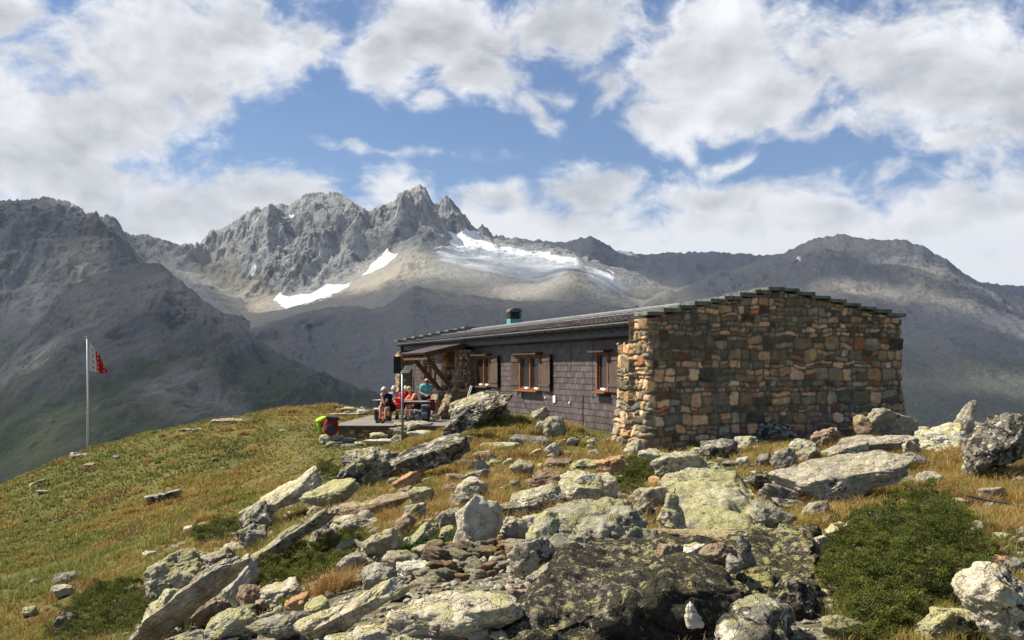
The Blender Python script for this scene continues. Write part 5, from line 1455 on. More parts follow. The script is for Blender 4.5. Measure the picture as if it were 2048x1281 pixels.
# ------------------------------------------------------------------ rocks
_ico = {}
def ico(sub):
    if sub not in _ico:
        bm = bmesh.new(); bmesh.ops.create_icosphere(bm, subdivisions=sub, radius=1)
        _ico[sub] = (np.array([v.co for v in bm.verts]), np.array([[v.index for v in f.verts] for f in bm.faces])); bm.free()
    return _ico[sub]

def rock_shape(seed, dims, sub=4, kind='block', sharp=34, rough=1.0):
    """intersection of random half spaces (angular broken rock) with chips, layered breaks and a rough skin; dims = full extents (w, d, h)"""
    r = np.random.default_rng(seed); D, Fc = ico(sub)
    dm = np.array(dims) / max(dims)
    n = {'block': 12, 'slab': 11, 'round': 22, 'point': 9, 'shard': 9}[kind]
    N = r.normal(size=(n, 3)); N /= np.linalg.norm(N, axis=1)[:, None]
    if kind == 'slab':      # broken ends and slanted edges rather than a rounded rim
        N[:, 2] *= .45; N /= np.linalg.norm(N, axis=1)[:, None]
    ax = np.vstack([np.eye(3), -np.eye(3)]); ax = ax + r.normal(0, .20 if kind != 'slab' else .13, ax.shape); ax /= np.linalg.norm(ax, axis=1)[:, None]
    N = np.vstack([N, ax]); h = np.concatenate([r.uniform(.66, 1.12, n), r.uniform(.74, .98, 6)])
    if kind == 'round': h = r.uniform(.86, 1.08, len(h)); sharp = 16
    dn = np.clip(D @ N.T, 0, None) / h
    rad = (dn ** sharp).sum(1) ** (-1 / sharp)
    V = D * rad[:, None]
    if kind == 'point':
        k = 1 - .62 * np.clip(V[:, 2] * .5 + .5, 0, 1) ** 1.3; V[:, 0] *= k; V[:, 1] *= k; V[:, 0] += .25 * (V[:, 2] + 1) * r.uniform(-1, 1) * .5
    o = r.uniform(0, 50)
    Q = V * dm
    kk = 1.0 if kind != 'round' else .6
    a1 = fbm(Q[:, 0] * 1.7 + o, Q[:, 1] * 1.7, Q[:, 2] * 2.2, 3)
    big = .13 * a1
    # chips: plateaus with sudden breaks
    c = fbm(Q[:, 0] * 2.6 + o + 7, Q[:, 1] * 2.6, Q[:, 2] * 3.4, 3) * 3.2; cf = c - np.floor(c); chip = (np.floor(c) + sstep(0, .42, cf)) / 3.2
    st = Q[:, 2] * (13 if kind in ('slab', 'shard') else 7) + 1.6 * fbm(Q[:, 0] * 1.3 + o, Q[:, 1] * 1.3, Q[:, 2] * 2, 3)
    sf = st - np.floor(st); step = sstep(.0, .18, sf) * (1 - sstep(.88, 1.0, sf))
    layer = perlin(np.floor(st) * 7.3 + o, Q[:, 0] * .8, Q[:, 1] * .8)
    side = 1 - np.abs(D[:, 2]) ** 1.5
    disp = big + kk * (.10 * chip - .030 * (1 - step) * side + .045 * layer * side) + .026 * (ridged(Q[:, 0] * 4.2 + o, Q[:, 1] * 4.2, Q[:, 2] * 6, 4) - .9) + .016 * fbm(Q[:, 0] * 15 + o, Q[:, 1] * 15, Q[:, 2] * 15, 3)
    sc = (dm / dm.max()) ** .35
    V = V + D * (disp * rough)[:, None] / sc
    mn, mx = V.min(0), V.max(0)
    V = (V - (mn + mx) / 2) / (mx - mn) * np.array(dims)
    return V, Fc

def rock_mat(name, base1, base2, lich, lich_amt, black_amt, rust_amt, crust=(.50, .48, .40), crust_amt=.35, streak=.3, fine=1.0):
    m, t, b = new_mat(name, .92, .12)
    oi = t.node('ShaderNodeObjectInfo')
    oc = t.vm('ADD', t.node('ShaderNodeTexCoord').outputs['Object'], t.vm('SCALE', (37.0, 17.0, 29.0), oi.outputs['Random']))
    nz = t.node('ShaderNodeSeparateXYZ'); t.put(nz.inputs[0], t.node('ShaderNodeNewGeometry').outputs['Normal'])
    n1 = t.noise(oc, 2.4, 7, .62); n2 = t.noise(oc, 11, 6, .65); n3 = t.noise(oc, 42, 5, .65)
    st = t.noise(t.mapping(oc, (1.2, 1.2, 9)), 2.2, 6, .65, .4)
    c = t.mix(t.mr(n1, .3, .7), base1, base2)
    c = t.mix(t.math('MULTIPLY', t.mr(st, .48, .62), streak), c, tuple(x * .35 for x in base1))
    c = t.mix(t.math('MULTIPLY', t.mr(t.noise(oc, 1.7, 5, .6, .5), .58, .68), rust_amt), c, (.26, .12, .05))
    # pale crust, yellow-green map lichen and black lichen in patches
    v1 = t.voro(t.vm('ADD', oc, t.vm('SCALE', t.noise(oc, 9, 4, .6, col=True), .25)), 5.5 * fine)
    pc = t.math('ADD', v1, t.math('MULTIPLY', t.math('SUBTRACT', n2, .5), 1.1))
    c = t.mix(t.math('MULTIPLY', t.mr(pc, .42, .30), crust_amt), c, crust)
    ly = t.math('ADD', t.noise(t.vm('ADD', oc, (5, 3, 1)), 4.6 * fine, 9, .74, .35), t.math('MULTIPLY', t.math('SUBTRACT', nz.outputs[2], .35), .10))
    ly = t.math('ADD', ly, t.math('MULTIPLY', t.math('SUBTRACT', n3, .5), .26))
    ly = t.math('ADD', ly, t.math('MULTIPLY', t.math('SUBTRACT', t.noise(t.vm('ADD', oc, (8, 1, 4)), 1.15, 3, .5), .5), .42))
    ly = t.math('ADD', ly, t.math('MULTIPLY', t.math('SUBTRACT', oi.outputs['Random'], .5), .10))
    th = .66 - .26 * lich_amt
    c = t.mix(t.math('MULTIPLY', t.mr(ly, th, th + .05), .85), c, t.mix(n2, lich, tuple(x * .62 for x in lich)))
    bl = t.math('ADD', t.noise(t.vm('ADD', oc, (15, 7, 2)), 6.2 * fine, 8, .72, .4), t.math('MULTIPLY', t.math('SUBTRACT', n3, .5), .20))
    bl = t.math('ADD', bl, t.math('MULTIPLY', t.math('SUBTRACT', t.noise(t.vm('ADD', oc, (2, 9, 6)), .95, 3, .5), .5), .40))
    tb = .70 - .30 * black_amt
    c = t.mix(t.math('MULTIPLY', t.mr(bl, tb, tb + .04), .88), c, (.022, .021, .020))
    c = t.mix(t.math('MULTIPLY', t.mr(n3, .60, .72), .45), c, tuple(x * .45 for x in base1))
    hs = t.node('ShaderNodeHueSaturation'); t.put(hs.inputs['Color'], c)
    t.put(hs.inputs['Value'], t.mr(oi.outputs['Random'], 0, 1, .82, 1.15, False)); t.put(hs.inputs['Saturation'], 1.0)
    t.put(b.inputs['Base Color'], hs.outputs[0])
    cr_ = t.mr(t.voro(t.vm('ADD', oc, t.vm('SCALE', t.noise(oc, 4, 3, .6, col=True), .5)), 3.2, 'DISTANCE_TO_EDGE'), 0, .03, -.22, 0)
    hh = t.math('ADD', t.math('ADD', t.math('ADD', cr_, t.math('MULTIPLY', n1, .8)), t.math('MULTIPLY', n2, .55)), t.math('ADD', t.math('MULTIPLY', n3, .22), t.math('MULTIPLY', st, .5)))
    t.put(b.inputs['Normal'], t.bump(hh, .09))
    return m
RM = {
 'P': rock_mat('pale_gneiss', (0.333, 0.293, 0.220), (0.564, 0.500, 0.379), (0.461, 0.427, 0.198), .38, .30, .28, (0.717, 0.653, 0.494), .55, .3, 1.5),
 'Y': rock_mat('lichen_green_gneiss', (0.277, 0.258, 0.194), (0.454, 0.420, 0.313), (0.422, 0.396, 0.178), .66, .34, .22, (0.592, 0.546, 0.389), .5, .3, 1.5),
 'G': rock_mat('grey_gneiss', (0.206, 0.184, 0.150), (0.374, 0.339, 0.275), (0.362, 0.345, 0.155), .30, .30, .15, (0.507, 0.471, 0.383), .4),
 'D': rock_mat('dark_speckled_gneiss', (0.170, 0.154, 0.124), (0.374, 0.340, 0.270), (0.378, 0.348, 0.162), .35, .60, .20, (0.706, 0.648, 0.497), .75),
 'K': rock_mat('black_lichen_boulder', (0.121, 0.101, 0.087), (0.242, 0.209, 0.170), (0.454, 0.412, 0.164), .66, .84, .25, (0.510, 0.459, 0.280), .55, .6, 2.1),
 'B': rock_mat('brown_gneiss', (0.202, 0.138, 0.092), (0.378, 0.276, 0.189), (0.403, 0.360, 0.162), .18, .25, .7, (0.504, 0.420, 0.302), .25),
 'O': rock_mat('orange_gneiss', (0.357, 0.190, 0.090), (0.525, 0.330, 0.180), (0.420, 0.360, 0.180), .10, .12, .6, (0.525, 0.420, 0.270), .25),
 'W': rock_mat('white_quartz', (0.462, 0.420, 0.333), (0.651, 0.600, 0.486), (0.483, 0.450, 0.180), .38, .08, .15, (0.714, 0.660, 0.540), .4, .1),
}
def place_rock(cx, cy, w, h, roll, mk, label, kind='block', Y=None, name=None, d=None, group=None, seed=None, yaw=None, sub=None, sink=0.0):
    seed = seed if seed is not None else int(cx * 7 + cy * 13)
    rr = random.Random(seed); a = math.radians(roll)
    half = abs(math.sin(a)) * w / 2 + abs(math.cos(a)) * h / 2
    if Y is None:
        Y = ground_hit(cx, min(cy + half * .82, 1330)); 
    k = Y / F; W = w * k; Dp = (d if d is not None else rr.uniform(.6, .85)) * W
    if kind in ('round', 'block') and d is None: Dp = max(Dp, h * k * .8)
    el = math.atan((cy - 735) / F)      # looking down on it a little
    Hh = max(h * k * .45, (h * k - Dp * math.sin(max(el, 0)) * .7)); tilt = rr.uniform(-.10, .10)
    if kind == 'slab' and w > 34 and d is None and 'under' not in label.split()[:4]:      # slabs lean so that their upper face is seen
        tilt = rr.uniform(.22, .38); Dp = min(.55 * W, 1.35 * h * k); Hh = max(.62 * h * k, h * k - .35 * Dp)
    elif kind in ('block', 'shard') and h / w < .8: tilt = rr.uniform(.0, .30)
    sub = sub or (6 if w > 110 else 5 if w > 34 else 4)
    V, Fc = rock_shape(seed, (W * 1.04, Dp, Hh * 1.12), sub, kind)
    o_ = PV(cx, cy, Y); loc = Vector((o_.x, o_.y + Dp * .22, o_.z - sink))
    nm = name or ('boulder' if w > 60 else 'stone')
    if kind == 'slab': nm = name or 'flat_rock'
    me = np_mesh(nm, V, Fc, True)
    o = link(nm, me, RM[mk], None, loc)
    o.rotation_euler = Euler((tilt, -a, (yaw if yaw is not None else rr.uniform(-.35, .35))), 'XYZ')
    tag(o, label, 'flat rock' if nm == 'flat_rock' else 'stone' if nm == 'stone' else 'boulder', group or 'lichen covered rocks strewn over the slope')
    return o

ROCKS = [
 # cx, cy, w, h, roll, material, label, kind, extra
 (1370, 940, 110, 70, 15, 'Y', 'grey-green boulder shoulder rising beside the small juniper below the gable corner', 'block', {}),
 (1692, 955, 262, 84, 13, 'P', 'long smooth pale slab lying slantwise behind the red-brown grass tuft', 'slab', {}),
 (1190, 1078, 205, 112, 6, 'Y', 'broad yellow-green boulder with a rusty brown undercut face', 'block', {}),
 (1105, 1075, 95, 90, 40, 'Y', 'rounded pale lichen boulder joined to the left of the undercut one', 'round', {}),
 (1177, 985, 120, 66, -8, 'P', 'white-topped boulder left of the small juniper', 'block', {}),
 (1072, 1003, 112, 46, 14, 'P', 'tilted oval slab propped over a dark hollow', 'slab', {}),
 (1030, 1018, 120, 34, 12, 'D', 'dark flat slab beneath the propped oval slab', 'slab', {}),
 (955, 1050, 92, 96, -20, 'W', 'bright white angular boulder above the stone ring', 'block', dict(seed=1234, d=.6)),
 (943, 984, 62, 46, 5, 'P', 'rounded grey-white boulder alone in the golden grass', 'round', {}),
 (1092, 967, 60, 40, -5, 'B', 'dark brown boulder between grass and the white-topped boulder', 'block', {}),
 (738, 938, 118, 72, 0, 'D', 'black and white speckled boulder, left one of the pair below the terrace', 'block', {}),
 (856, 914, 165, 62, 17, 'D', 'long speckled boulder rising to the right, right one of the pair below the terrace', 'slab', {}),
 (560, 998, 165, 44, 31, 'P', 'long pale ridge of rock climbing at the edge of the meadow', 'slab', {}),
 (512, 1040, 74, 50, 40, 'D', 'dark speckled foot of the pale ridge at the meadow edge', 'block', {}),
 (503, 1078, 58, 48, 20, 'G', 'grey angular block below the meadow ridge', 'block', {}),
 (572, 1082, 215, 40, 34, 'Y', 'long leaning slab with yellow lichen and a deep shadow under it', 'slab', {}),
 (655, 992, 120, 46, 12, 'Y', 'grey-green slab between the pale ridge and the speckled pair', 'slab', {}),
 (732, 1018, 160, 36, 9, 'B', 'thin layered slab pointing right toward the golden grass', 'slab', {}),
 (702, 1052, 92, 40, 2, 'P', 'flat pale slab under the thin layered one', 'slab', {}),
 (654, 1078, 62, 42, -25, 'G', 'grey triangular rock beside the leaning lichen slab', 'shard', {}),
 (645, 1096, 60, 22, 5, 'P', 'low pale rock wedged over the middle juniper', 'slab', {}),
 (372, 1204, 275, 52, 40, 'P', 'long steep slab edge running down to the bottom left of the boulder field', 'slab', dict(d=.42)),
 (345, 1150, 110, 72, 22, 'Y', 'broad yellow lichened slab with a broken left edge above the left juniper', 'block', {}),
 (330, 1222, 110, 60, 40, 'P', 'pale rock face under the long steep slab', 'block', {}),
 (474, 1168, 100, 46, 52, 'W', 'whitish pointed rock leaning upright beside the middle juniper', 'shard', {}),
 (428, 1122, 84, 34, 18, 'G', 'grey cracked slab between two small junipers', 'slab', {}),
 (395, 1112, 66, 22, -6, 'Y', 'flat yellow-green slab in the grass above the grey cracked one', 'slab', {}),
 (540, 1118, 66, 30, 28, 'P', 'pale rock with a pinkish edge under the leaning lichen slab', 'block', {}),
 (420, 1226, 66, 42, 30, 'B', 'brown shadowed rock tucked under the long steep slab', 'block', {}),
 (373, 1242, 50, 30, 10, 'B', 'small brown block at the lower foot of the long steep slab', 'block', {}),
 (497, 1200, 48, 56, 70, 'B', 'reddish brown rock below the whitish pointed one', 'block', {}),
 (462, 1258, 108, 62, 12, 'Y', 'rounded lichen boulder at the bottom edge right of the long slab', 'round', {}),
 (565, 1252, 140, 60, 5, 'G', 'broad grey boulder at the bottom edge below the middle juniper', 'round', {}),
 (300, 1275, 90, 30, 12, 'O', 'orange tinted rock at the bottom edge under the long steep slab', 'slab', {}),
 (410, 1286, 150, 34, 4, 'D', 'dark speckled slab cut by the bottom edge left of the rounded lichen boulder', 'slab', {}),
 (524, 1212, 34, 30, 10, 'B', 'small brown stone at the lower tip of the middle juniper', 'round', {}),
 (708, 1127, 72, 36, -4, 'P', 'pale lumpy rock at the right end of the middle juniper', 'block', {}),
 (700, 1095, 62, 28, 10, 'G', 'grey flat rock left of the bright green plant patch', 'slab', {}),
 (797, 1127, 70, 42, -6, 'Y', 'smooth pale boulder left of the stone ring', 'round', {}),
 (758, 1165, 74, 66, 20, 'G', 'grey rounded boulder in shade left of the stone ring', 'round', {}),
 (728, 1200, 34, 50, 80, 'Y', 'narrow lichened rock standing beside the brown grass tuft', 'shard', {}),
 (905, 1236, 285, 92, 6, 'P', 'large flat boulder under the stone ring', 'block', dict(d=.55)),
 (715, 1222, 165, 50, 33, 'P', 'long pointed pale rock reaching up toward the stone ring', 'shard', {}),
 (640, 1252, 110, 48, 20, 'P', 'light split rock at the bottom edge left of the long pointed one', 'block', {}),
 (668, 1262, 34, 56, 80, 'Y', 'thin upright shard at the bottom edge', 'shard', {}),
 (730, 1278, 150, 36, 6, 'W', 'whitish low rock cut by the bottom edge under the large flat boulder', 'slab', {}),
 (860, 1283, 130, 28, 0, 'P', 'flat pale rock cut by the bottom edge below the large flat boulder', 'slab', {}),
 (962, 1275, 50, 40, 20, 'G', 'grey rock at the bottom edge between the flat and the black boulder', 'round', {}),
 (1068, 1118, 80, 62, 25, 'P', 'pale cracked rock right behind the stone ring', 'block', {}),
 (1030, 1066, 60, 48, -20, 'P', 'whitish rock in the dark hollow above the stone ring', 'block', {}),
 (1085, 1150, 62, 36, 38, 'G', 'grey slanted slab at the right end of the stone ring', 'slab', {}),
 (1085, 1195, 50, 46, 10, 'D', 'mossy dark rock between stone ring and black boulder', 'round', {}),
 (1350, 1035, 86, 82, 74, 'Y', 'pointed striped boulder standing against the huge humped one', 'point', dict(roll0=1)),
 (1298, 996, 78, 44, 5, 'P', 'pale block beneath the small juniper', 'block', {}),
 (1245, 1020, 46, 34, 10, 'G', 'grey stone left of the dark cracked one under the small juniper', 'block', {}),
 (1284, 1030, 46, 46, 30, 'D', 'dark cracked stone between the undercut and the pointed boulder', 'block', {}),
 (1545, 866, 84, 44, 2, 'D', 'black spotted boulder with a yellow top in front of the gable', 'block', {}),
 (1778, 856, 100, 58, -14, 'Y', 'large layered boulder at the right foot of the gable', 'block', {}),
 (1728, 850, 34, 38, 10, 'B', 'reddish brown stone on the left of the large layered boulder', 'block', {}),
 (1760, 890, 150, 40, 4, 'P', 'pale broken shelf of rock under the large layered boulder', 'slab', {}),
 (1652, 880, 64, 34, 25, 'B', 'dark brown angular rock with black underside before the gable', 'shard', {}),
 (1690, 905, 90, 34, 5, 'P', 'pale lumpy rock behind the long smooth slab', 'block', {}),
 (1440, 898, 74, 34, 5, 'D', 'grey speckled boulder in grass near the gable corner', 'round', {}),
 (1495, 890, 44, 28, 5, 'P', 'small white-grey rock left of the black spotted boulder', 'block', {}),
 (1605, 893, 54, 26, 8, 'W', 'white rock right of the black spotted boulder', 'block', {}),
 (1570, 922, 52, 36, 15, 'G', 'grey rock in grass above the long smooth slab', 'block', {}),
 (1625, 912, 56, 28, 18, 'G', 'grey upright rock between two grass tufts above the long smooth slab', 'block', {}),
 (1936, 843, 66, 44, 66, 'P', 'tall pointed rock fin standing on the skyline', 'point', dict(roll0=1, fin=1)),
 (1955, 868, 60, 34, 0, 'D', 'dark blocky rock right of the rock fin', 'block', {}),
 (1895, 878, 110, 36, 16, 'W', 'white crumbly rock at the foot of the rock fin', 'block', {}),
 (1848, 868, 46, 24, 5, 'P', 'flat pale boulder on the skyline left of the rock fin', 'round', {}),
 (2010, 892, 165, 74, 33, 'D', 'big dark boulder at the right edge', 'block', {}),
 (1560, 988, 74, 40, -20, 'G', 'grey slab between humped boulder and long slab', 'slab', {}),
 (1590, 1015, 84, 26, -8, 'D', 'dark flat slab over a hollow below the long slab', 'slab', {}),
 (1545, 1035, 80, 44, -30, 'Y', 'pale leaning rock at the right foot of the humped boulder', 'block', {}),
 (1530, 965, 60, 36, -30, 'D', 'dark rock beside the black hose', 'block', {}),
 (1595, 955, 42, 40, 30, 'G', 'grey rock just above the black hose', 'block', {}),
 (2024, 1225, 130, 165, 40, 'P', 'large rounded pale boulder in the lower right corner', 'round', {}),
 (1903, 1248, 125, 68, 10, 'Y', 'yellow-white boulder below the large juniper', 'block', {}),
 (1974, 1246, 34, 42, 0, 'B', 'brown rounded stone squeezed between two boulders in the corner', 'round', {}),
 (1686, 1262, 88, 50, -14, 'Y', 'smooth greenish boulder at the bottom edge between black boulder and juniper', 'round', {}),
 (1775, 1046, 66, 28, 0, 'D', 'speckled white rock poking out of the top of the large juniper', 'block', dict(up=1)),
 (1668, 1068, 70, 26, 30, 'P', 'pale rock edge left of the large juniper', 'block', {}),
 (1640, 1093, 44, 30, 20, 'P', 'cream rock between black boulder and the large juniper', 'block', {}),
 (962, 816, 128, 44, 22, 'D', 'dark jagged boulder leaning up to the slate wall', 'block', {}),
 (995, 830, 44, 20, -4, 'P', 'low pale rock in front of the dark jagged boulder', 'block', {}),
 (918, 848, 96, 44, 30, 'D', 'speckled broken slab rising from the terrace edge', 'slab', {}),
 (1080, 831, 38, 24, 20, 'P', 'small slanted pale rock before the slate wall', 'shard', {}),
 (1110, 860, 48, 44, -15, 'Y', 'rounded lichen boulder leaning at the slate wall', 'round', {}),
 (1090, 858, 38, 24, -25, 'W', 'white stone left of the lichen boulder at the slate wall', 'block', {}),
 (1146, 884, 26, 18, -10, 'G', 'small bluish stone at the foot of the slate wall', 'round', {}),
 (1182, 935, 80, 28, 2, 'Y', 'low domed pale boulder below the gable corner', 'round', {}),
 (1122, 932, 60, 22, 0, 'B', 'low brownish rock left of the domed pale boulder', 'block', {}),
 (1060, 882, 86, 20, -6, 'G', 'flat grey rock on top of the grassy mound', 'slab', {}),
 (1000, 893, 80, 16, 4, 'P', 'thin pale rock band in the grassy mound', 'slab', {}),
 (965, 912, 44, 16, 0, 'P', 'small pale rock in the grassy mound', 'block', {}),
 (1107, 902, 28, 28, 40, 'P', 'small upright pale stone in the grassy mound', 'block', {}),
 (955, 938, 30, 40, -40, 'P', 'narrow pale rock beside the dark grass clump', 'shard', {}),
 (1270, 905, 46, 40, 0, 'P', 'grey-white rock at the foot of the gable corner', 'block', {}),
 (1320, 915, 90, 26, -8, 'P', 'broken white rocks at the foot of the gable corner', 'slab', {}),
 (325, 993, 76, 20, 12, 'D', 'dark flat rock lying alone in the meadow', 'slab', {}),
 (128, 1158, 48, 20, 6, 'G', 'grey stone with a split, upper one of two in the lower meadow', 'block', {}),
 (124, 1183, 44, 24, -6, 'P', 'pale stone, lower one of two in the lower meadow', 'round', {}),
 (66, 1168, 20, 18, 0, 'G', 'small round grey stone in the lower meadow', 'round', {}),
 (58, 1226, 34, 26, 5, 'P', 'pale pointed stone near the lower left corner', 'block', {}),
 (128, 1246, 46, 36, 15, 'G', 'grey stone at the left end of the left juniper', 'block', {}),
 (393, 1055, 52, 12, 12, 'P', 'thin pale stone in grass left of the small dark shrub', 'slab', {}),
 (298, 1108, 28, 12, -5, 'W', 'small white stone in the middle meadow', 'block', {}),
 (356, 1094, 34, 14, 12, 'G', 'small grey slab above the yellow-green slab in the meadow', 'slab', {}),
 (155, 914, 40, 14, 0, 'D', 'dark stones at the foot of the flagpole', 'block', {}),
 (178, 932, 26, 11, 5, 'P', 'pale stone just below the flagpole', 'block', {}),
 (74, 966, 40, 10, 20, 'P', 'pale flat stone on the left skyline of the meadow', 'slab', {}),
 (86, 985, 32, 9, 0, 'P', 'low pale stone under the left skyline of the meadow', 'slab', {}),
 (232, 916, 14, 9, 0, 'W', 'small white stone right of the flagpole', 'block', {}),
 (462, 842, 80, 9, 2, 'P', 'long flat pale rock on the meadow skyline', 'slab', {}),
 (372, 862, 26, 9, 0, 'G', 'small grey rock on the meadow skyline', 'block', {}),
 (395, 861, 20, 9, 10, 'P', 'small pale rock on the meadow skyline', 'block', {}),
 (565, 862, 16, 6, 0, 'P', 'small pale rock on the path', 'slab', {}),
 (2012, 999, 30, 18, 0, 'W', 'bright white stone by the black hose on the right', 'round', {}),
 (1922, 1008, 40, 22, -8, 'P', 'pale flat stone above the large juniper', 'block', {}),
 (1985, 1012, 26, 22, 20, 'G', 'grey stone resting on the black hose on the right', 'block', {}),
 (1845, 925, 42, 20, -20, 'G', 'grey stone at the right end of the long smooth slab', 'round', {}),
 (1810, 968, 60, 22, 6, 'D', 'speckled stones right of the green tuft under the long slab', 'block', {}),
 (1085, 1258, 40, 30, 0, 'G', 'grey stone lying at the left base of the black boulder', 'block', {}),
]
for row in ROCKS:
    cx, cy, w, h, roll, mk, label, kind, kw = row
    kw = dict(kw); up = kw.pop('up', 0); r0 = kw.pop('roll0', 0); fin = kw.pop('fin', 0)
    if r0:   # upright pointed stones: give them height instead of a rolled width
        w, h, roll = (62, 92, -8) if not fin else (50, 84, -24)
        if fin: cx, cy = 1930, 848
    if up: kw['Y'] = ground_hit(cx, cy + 18); kw['sink'] = -.05
    if w > 40: w *= 1.05; h *= 1.18
    place_rock(cx, cy, w, h, roll, mk, label, kind, **kw)

# the black boulder group in the foreground: traced block with a flat lichened top and a dark overhanging front
def big_boulder(name, px_poly_top, px_poly_base, seed, mk, label):
    """hull of points placed in the scene, refined and roughened"""
    pts = [PV(*p) for p in px_poly_top + px_poly_base]
    c = sum(pts, Vector()) / len(pts)
    bm = bmesh.new()
    for p in pts: bm.verts.new(p - c)
    bmesh.ops.convex_hull(bm, input=bm.verts)
    bmesh.ops.triangulate(bm, faces=bm.faces)
    me = bpy.data.meshes.new('h'); bm.to_mesh(me); bm.free()
    ob = bpy.data.objects.new('h', me); COL.objects.link(ob)
    md = ob.modifiers.new('r', 'REMESH'); md.mode = 'VOXEL'; md.voxel_size = .028
    sm = ob.modifiers.new('s', 'SMOOTH'); sm.iterations = 5
    bpy.context.view_layer.update()
    ev = bpy.data.meshes.new_from_object(ob.evaluated_get(bpy.context.evaluated_depsgraph_get()))
    n = len(ev.vertices); V = np.empty(n * 3, np.float32); ev.vertices.foreach_get('co', V); V = V.reshape(-1, 3).astype(float)
    Nn = np.empty(n * 3, np.float32); ev.vertices.foreach_get('normal', Nn); Nn = Nn.reshape(-1, 3)
    Fq = np.array([list(p.vertices) for p in ev.polygons])
    bpy.data.objects.remove(ob); bpy.data.meshes.remove(me); bpy.data.meshes.remove(ev)
    o = seed * 3.3
    tl = V[:, 2] * 4.2 + V[:, 0] * 1.1 + .9 * fbm(V[:, 0] * 1.2 + o, V[:, 1] * 1.2, V[:, 2], 3)
    st = tl - np.floor(tl)
    disp = .15 * fbm(V[:, 0] * 1.1 + o, V[:, 1] * 1.1, V[:, 2] * 1.1, 6, .55) + .035 * (ridged(V[:, 0] * 2.7, V[:, 1] * 2.7 + o, V[:, 2] * 4.5, 5) - .9) - .055 * (1 - sstep(0, .2, st)) * (1 - np.abs(Nn[:, 2]) * .6)
    V = V + Nn * disp[:, None]
    ob = link(name, np_mesh(name, V, Fq, True), RM[mk], None, c)
    return tag(ob, label, 'boulder', 'lichen covered rocks strewn over the slope')
big_boulder('boulder',
  [(1128, 1118, 8.3), (1190, 1092, 9.3), (1330, 1082, 9.6), (1480, 1118, 9.2), (1545, 1150, 8.2), (1500, 1176, 7.1), (1390, 1182, 6.75), (1250, 1190, 6.7), (1100, 1170, 7.3), (1060, 1235, 6.75), (1130, 1200, 6.8)],
  [(1015, 1300, 6.55), (1040, 1420, 6.5), (1150, 1420, 6.7), (1250, 1420, 6.75), (1390, 1420, 6.95), (1500, 1290, 7.3), (1560, 1205, 7.9), (1540, 1400, 8.0), (1100, 1300, 9.4), (1450, 1500, 6.6)], 3, 'K',
  'largest boulder of the foreground, black rock with yellow-green lichen patches')
big_boulder('boulder',
  [(1440, 1098, 9.9), (1520, 1072, 10.3), (1622, 1062, 10.2), (1634, 1100, 9.0), (1560, 1125, 8.7), (1640, 1180, 8.0), (1568, 1200, 7.5), (1638, 1230, 7.1)],
  [(1575, 1300, 7.2), (1640, 1300, 6.9), (1645, 1420, 7.0), (1570, 1400, 7.1), (1600, 1330, 9.6), (1440, 1250, 9.6)], 9, 'K',
  'dark lichen spotted boulder wall between the largest boulder and the large juniper')
big_boulder('boulder',
  [(1330, 930, 15.8), (1372, 916, 15.8), (1450, 934, 15.2), (1508, 975, 14.0), (1548, 1035, 12.4), (1352, 985, 13.3), (1420, 1005, 12.4), (1500, 1030, 11.9)],
  [(1335, 1020, 12.2), (1355, 1066, 11.4), (1430, 1082, 11.0), (1545, 1085, 11.4), (1340, 985, 17.0), (1480, 1010, 17.0), (1570, 1070, 14.0)], 13, 'Y',
  'huge humped boulder with pale green lichen and a rusty scar below the gable')
big_boulder('boulder', [(1440, 1292, 6.0), (1475, 1222, 6.5), (1530, 1200, 6.8), (1560, 1232, 6.7), (1565, 1290, 6.4)], [(1430, 1400, 5.9), (1570, 1400, 6.2), (1500, 1380, 7.0), (1480, 1300, 5.8)], 5, 'D',
  'rough dark yellow rock wedged in the cleft below the largest boulder')
# stones lying on the big boulders
place_rock(1602, 1240, 104, 150, 4, 'K', 'tall dark lichen spotted rock between the largest boulder and the juniper, at the bottom edge', 'block', Y=7.15, d=.7, sub=6)
place_rock(1280, 1098, 86, 96, 78, 'Y', 'upright block with yellow lichen at the back of the largest boulder', 'block', Y=9.2, yaw=.2, d=.8)
place_rock(1400, 1078, 200, 34, -2, 'B', 'flat brownish pink slab topping the largest boulder', 'slab', Y=9.9, d=.6)
place_rock(1340, 1118, 52, 60, -8, 'B', 'brown block standing on the largest boulder, left one of two', 'block', Y=8.1, yaw=.3)
place_rock(1440, 1112, 76, 54, -6, 'B', 'brown block standing on the largest boulder, right one of two', 'block', Y=8.15, yaw=-.2)
place_rock(1393, 1104, 62, 34, 12, 'W', 'white slab bridging the two brown blocks', 'slab', Y=8.5)
place_rock(1492, 1112, 34, 82, 12, 'G', 'blue-grey pointed stone standing on the largest boulder', 'point', Y=8.1, d=.7)
place_rock(1470, 1130, 34, 40, 0, 'G', 'small rounded grey stone beside the blue-grey pointed one', 'round', Y=7.8)
place_rock(1240, 1174, 46, 26, 4, 'B', 'small brown stone lying on the largest boulder', 'block', Y=7.1)
place_rock(1386, 1232, 34, 52, 14, 'W', 'white and rust stone stuck to the front of the largest boulder', 'point', Y=6.1, d=.6)
for k, (cx, cy, w, h) in enumerate(((1222, 1030, 40, 13), (1220, 1019, 28, 11), (1216, 1010, 17, 10))):
    place_rock(cx, cy, w, h, 0, 'BYW'[k], ['bottom stone', 'middle stone', 'top stone'][k] + ' of the little cairn on the undercut boulder', 'slab', Y=11.6, name='stone')
